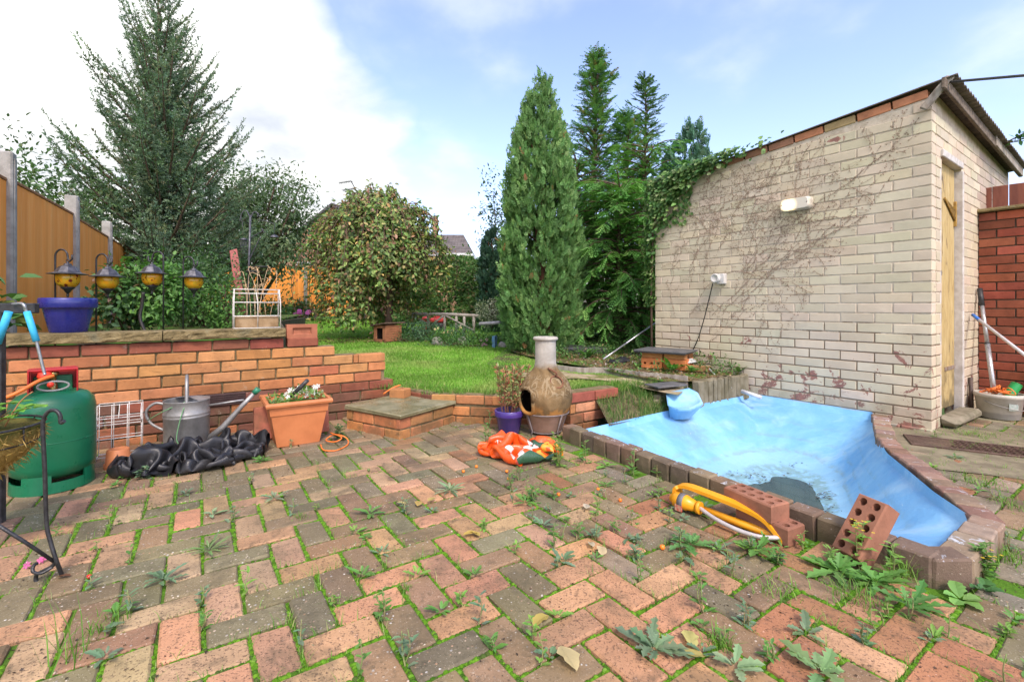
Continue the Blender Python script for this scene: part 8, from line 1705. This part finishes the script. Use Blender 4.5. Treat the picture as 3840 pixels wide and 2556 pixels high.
for u, v, h, n, k, c, lab in ((1118, 1040, .17, 12, 3, MIDG, 'tall leafy weed at the left end of the orange bag'), (1285, 1075, .20, 16, 4, BRG, 'tall leafy weed in front of the right end of the orange bag'), (1345, 1065, .12, 9, 2, MIDG, 'leafy weed beside the left end of the pond kerb'), (1455, 1090, .13, 9, 2, MIDG, 'slender weed in front of the kerb halfway along'), (1127, 985, .16, 10, 2, (.09, .21, .05), 'dark leafy weed left of the purple pot'), (1975, 1310, .19, 14, 2, BRG, 'groundsel with yellow buds in front of the leaning brick'), (2045, 1330, .14, 10, 2, BRG, 'upright thistle right of the leaning brick'), (780, 1012, .10, 12, 6, (.07, .16, .05), 'green weed clump between the planter and slab step'), (290, 1100, .05, 8, 3, MIDG, 'small leafy weed in front of the black sheet'), (330, 1100, .06, 10, 4, GREYG, 'feathery grey weed in front of the black sheet'), (2255, 1325, .11, 14, 6, (.12, .26, .05), 'bushy weed with tiny yellow flowers at the pond kerb corner')):
    sprig(gnd(u, v), h, n, .045, .018, c, lab, k=k, lob=.5, tipcol=(.75, .55, .05) if 'yellow' in lab else None)
rs = random.Random(21); cnt = 0
LM = [(n_, gnd(*q)) for n_, q in (('gas bottle', (125, 1135)), ('black sheet', (400, 1070)), ('square planter', (680, 1030)), ('slab step', (910, 1005)), ('orange bag', (1200, 1070)), ('pale spiky rosette', (1035, 1132)), ('sprinkler', (1660, 1220)), ('leaning brick', (1980, 1300)), ('pond end kerb', (2240, 1340)), ('drain cover', (2230, 1040)), ('iron scroll', (105, 1345)), ('grey lobed rosette', (1505, 1500)), ('flat thin leaved weed', (480, 1270)), ('pair of yellow leaves', (1085, 1240)), ('thistle rosette', (1590, 1258)), ('pond kerb', (1420, 1070)))]
small = []
while cnt < 150:
    u, v = (rs.uniform(40, 2340), rs.uniform(1000, 1540)) if cnt < 95 else (rs.uniform(1120, 1950), rs.uniform(1030, 1300)); p = gnd(u, v)
    if not inside(p, PATIO): continue
    dens = (.75 if 1150 < u < 2000 and v < 1300 else .25)+(.4 if u > 2000 else 0)
    if rs.random() > dens: continue
    a, b_ = min(J, key=lambda q: ((q[0]+q[1])/2-p).length_squared); p = a.lerp(b_, rs.random()); p.z = -.004
    wc_ = rs.choice((MIDG, BRG, GREYG)); tn_ = 'bright green' if wc_ is BRG else 'grey green' if wc_ is GREYG else 'green'
    if rs.random() < .5: kind_ = 'small %s weed rosette' % tn_; o_ = rosette(p, rs.randint(5, 8), rs.uniform(.022, .05), rs.uniform(.010, .018), wc_, .35, .5)
    else: kind_ = 'slender %s weed' % tn_; o_ = sprig(p, rs.uniform(.03, .10), rs.randint(5, 9), rs.uniform(.02, .04), .012, wc_, k=rs.randint(1, 3))
    cnt += 1; small.append((o_, p.copy(), kind_))
ranks = {}
for o_, p, kind_ in small:
    nm, q = min(LM, key=lambda l: (l[1]-p).length); d = p-q; rel = ('right of' if d.x > 0 else 'left of') if abs(d.x) > abs(d.y)*.8 else ('behind' if d.y > 0 else 'in front of'); ranks.setdefault((kind_, rel, nm), []).append((d.length, o_))
for (kind_, rel, nm), l in ranks.items():
    for i, (d, o_) in enumerate(sorted(l, key=lambda x: x[0])): o_['label'] = '%s %s the %s%s' % (kind_, rel, nm, '' if len(l) == 1 else ', %s nearest' % ('', 'second', 'third', 'fourth', 'fifth', 'sixth', 'seventh', 'eighth', 'ninth', 'tenth', 'eleventh', 'twelfth', 'thirteenth', 'fourteenth', 'fifteenth', 'sixteenth')[min(i, 15)] if i else ', nearest such')
for u, v, n, h, lab, sp_ in ((150, 1520, 22, .16, 'long bent grass blades at the bottom left corner', .02), (250, 1440, 50, .06, 'short grass tuft in the left foreground', .025), (1780, 1360, 90, .05, 'short grass tuft in the joints left of the thistle cluster', .035), (1960, 1375, 120, .06, 'grass tuft below the leaning brick', .04), (2080, 1330, 50, .11, 'longer grass blades against the pond kerb', .02), (2250, 1110, 160, .05, 'bright grass patch between the paving right of the pond', .06), (2330, 1160, 120, .05, 'bright grass patch at the right edge beyond the pond', .05), (2230, 1000, 120, .05, 'grass tuft beside the drain cover near the tub', .05), (2180, 965, 120, .05, 'dark green weeds at the foot of the shed door step', .05), (930, 1355, 40, .035, 'small grass tuft in the centre joints', .012), (1655, 1480, 60, .05, 'grass tuft in the foreground right of the lobed rosette', .02), (2330, 1290, 120, .06, 'grass clump at the right edge beside the pond end', .04), (420, 1070, 60, .07, 'grass blades along the front of the black sheet', .05), (690, 1190, 40, .035, 'tiny grass tuft left of centre', .015)):
    p = gnd(u, v); tuft(p, n, h, lab, spread=sp_)
# dead leaves, fruit and petals
def dead_leaf(u, v, L, col, lab, curl=.5):
    p = gnd(u, v); V, F, C = [], [], []; a = rnd(0, 2*PI); toothed_leaf(V, F, C, p+EZ*.012, Vector((math.cos(a), math.sin(a), .15)), Vector((.2, .2, 1)), L, L*.62, jc(col, .1), 7, .12); tag(plain(V, F, C, 'fallen_leaf', M['leaf']), lab, 'leaf')
YL = (.55, .40, .10)
for u, v, L, c, lab in ((1065, 1238, .055, YL, 'yellow fallen leaf in mid paving, left of a pair'), (1103, 1240, .05, YL, 'yellow fallen leaf in mid paving, right of a pair'), (1290, 1495, .085, (.55, .47, .22), 'large pale yellow fallen leaf in the centre foreground'), (1262, 1425, .06, (.50, .36, .10), 'ochre fallen leaf above the large pale one'), (1600, 1500, .07, (.52, .48, .18), 'yellow green fallen leaf on the lobed rosette'), (1625, 1520, .06, (.48, .40, .12), 'yellow fallen leaf right of the lobed rosette'), (935, 1165, .05, (.50, .40, .16), 'withered yellow leaf left of the pale spiky rosette'), (965, 1158, .05, (.54, .40, .12), 'yellow leaf beside the pale spiky rosette'), (1000, 1150, .045, (.45, .32, .12), 'brown yellow leaf touching the pale spiky rosette'), (1385, 1285, .06, (.58, .46, .28), 'pale curled leaf in the paving left of the sprinkler'), (1365, 1265, .05, (.60, .50, .36), 'pale dry leaf next to a curled one left of the sprinkler'), (1350, 1165, .05, (.55, .48, .36), 'bleached dry leaf left of the sprinkler motor'), (1440, 1045, .05, (.36, .22, .18), 'pinkish brown leaf lying against the pond kerb'), (890, 1105, .04, (.10, .06, .04), 'dark dead leaf on the paving below the step'), (130, 1335, .035, (.16, .07, .035), 'brown dead leaf inside the iron scroll')): dead_leaf(u, v, L, c, lab)
orf = simple('orange_fruit', (.85, .22, .02), (.75, .16, .015), 30, .3, .5)
for u, v, r, lab, m in ((1066, 1087, .012, 'orange cherry tomato nearest the left of the spilled group', orf), (1096, 1076, .012, 'orange cherry tomato just below the left end of the bag', orf), (1166, 1087, .012, 'orange cherry tomato under the middle of the bag', orf), (1170, 1104, .011, 'orange cherry tomato lowest of the group under the bag', orf), (1285, 1141, .013, 'orange cherry tomato right of the soil heap', orf), (1427, 1154, .012, 'orange cherry tomato left of the sprinkler', orf), (1376, 1128, .011, 'orange cherry tomato between bag and sprinkler', orf), (1524, 1264, .014, 'yellow orange fruit beside the thistle below the sprinkler', orf), (205, 1330, .010, 'shiny red berry on the left paving', simple('red_berry', (.62, .02, .015), (.5, .015, .012), 30, .25)), (848, 1084, .012, 'green unripe fruit on the paving left of centre', simple('green_fruit', (.16, .20, .06), (.12, .16, .05), 30, .4))):
    p = gnd(u, v); r *= .72; b = MB(); b.lathe([(0, 0), (r*.7, r*.25), (r, r*.95), (r*.75, r*1.65), (0, r*1.9)], p, 14); tag(b.obj('fruit', m), lab, 'fruit')
flowers('pink petals dropped on the paving by the iron scroll', [gnd(100, 1292)+EZ*.012, gnd(92, 1296)+EZ*.012, gnd(62, 1306)+EZ*.01], (.70, .14, .38), .014, 'petals', 'fallen_petals', 6)
# planter flowers
V, F, C = [], [], []; P = []; D = []
for i in range(230):
    a, d = rnd(-.15, .16), rnd(-.15, .15); p = pcn+EA*a+EB*d+EZ*(.245+rnd(0, .05)+.05*max(0, 1-abs(a-.05)/.12)); P.append(p); D.append((rnd(-1, 1), rnd(-1, 1), rnd(.1, 1)))
n = len(P); mesh_obj('foliage', leaf_mesh('foliage', P, D, rdir(n)+[0, 0, 1], RNG.uniform(.02, .04, n), RNG.uniform(.012, .022, n), pick(n, [(3, (.15, .28, .06)), (2, (.22, .34, .11)), (1, (.40, .42, .26))]), .1, .1, 1), M['leaf'], pl)
for i in range(16):
    V, F, C = [], [], []; p = pcn+EA*rnd(-.06, .14)+EB*rnd(-.10, .10)+EZ*(.305+rnd(-.01, .045)); v, f, c = flower(p, jc((.74, .74, .70), .05), rnd(.016, .024), 5, Vector((rnd(-.5, .5), -.7, .7))); n0 = len(V); V += v; F += [tuple(i_+n0 for i_ in q) for q in f]; C += c; plain(V, F, C, 'flower', M['leaf'], pl)
# planted bed on the right: ground cover and litter
P, D, C_ = [], [], []
for i in range(26000):
    x, y = rnd(-.05, 2.3), rnd(3.9, 7.3)
    if not inside((x, y), rbp): continue
    w = fbm((x, y, 12), 1.9, 3); far = y > 4.9
    if w > (-.02 if far else .10): P.append((x, y, rbz(Vector((x, y, 0)))+.10*random.random()**1.6*(1+max(0, w)))); D.append((rnd(-1, 1), rnd(-1, 1), rnd(0, .9)))
n = len(P); tag(mesh_obj('ground_cover', leaf_mesh('ground_cover', P, D, rdir(n)*.5+[0, 0, 1], RNG.uniform(.018, .04, n), RNG.uniform(.010, .022, n), colset(n, 1, [(3, (.075, .17, .045)), (3, (.11, .22, .06)), (1, (.20, .30, .09)), (.5, (.30, .24, .10))], .2), .1, .1, 1), M['leaf']), 'low leafy ground cover over the bed beside the shed', 'ground cover', kind='stuff')
P = []
for i in range(9000):
    x, y = rnd(.0, 2.3), rnd(3.9, 6.8)
    if inside((x, y), rbp): P.append((x, y, rbz(Vector((x, y, 0)))+.006))
n = len(P); tag(mesh_obj('leaf_litter', leaf_mesh('leaf_litter', P, RNG.normal(size=(n, 3))*[1, 1, .3], np.tile([0, 0, 1.], (n, 1))+RNG.normal(size=(n, 3))*.3, RNG.uniform(.015, .04, n), RNG.uniform(.010, .022, n), pick(n, [(3, (.30, .19, .09)), (2, (.20, .12, .06)), (1, (.44, .32, .18)), (1, (.36, .34, .30)), (1, (.12, .08, .05))]), .25), M['leaf']), 'brown dead leaves and chips covering the bed soil', 'leaf litter', kind='stuff')
for u, v, Y, n, L, W, c, lab in ((1545, 858, 4.45, 16, .14, .05, (.10, .30, .04), 'bright green dock like plant in the bed near the shed'), (1590, 868, 4.4, 12, .10, .05, (.12, .28, .06), 'leafy green plant at the sett edge of the bed'), (1465, 842, 4.65, 12, .08, .02, (.16, .30, .08), 'small spiky plant below the brick box'), (1355, 820, 5.4, 18, .13, .06, (.09, .22, .05), 'leafy plant at the foot of the conical conifer'), (1700, 875, 4.35, 10, .08, .03, (.10, .20, .05), 'small weed at the corner of bed and shed wall')):
    p = at(u, v, Y); p.z = rbz(p)+.005; rosette(p, n, L, W, c, .15, 1.1, lab, name='bed_plant')
# lawn under the weeping tree: soil strip with fallen leaves
P = []
for i in range(500): a = rnd(0, 2*PI); r = math.sqrt(rnd(0, 1)); P.append((-2.5+1.1*r*math.cos(a), 7.75+.42*r*math.sin(a), 0))
P = [(x, y, LAWN_Z(y)+.02) for x, y, z in P]; n = len(P); tag(mesh_obj('tree_litter', leaf_mesh('tree_litter', P, RNG.normal(size=(n, 3))*[1, 1, .3], np.tile([0, 0, 1.], (n, 1)), RNG.uniform(.03, .06, n), RNG.uniform(.02, .035, n), pick(n, [(3, (.10, .06, .035)), (2, (.28, .18, .09)), (1, (.40, .32, .18))])), M['leaf']), 'fallen leaves on the grass under the weeping tree', 'leaf litter', kind='stuff')
print('build seconds', round(time.time()-T0, 1))
for o in bpy.data.objects:
    if '_w' in o: del o['_w']
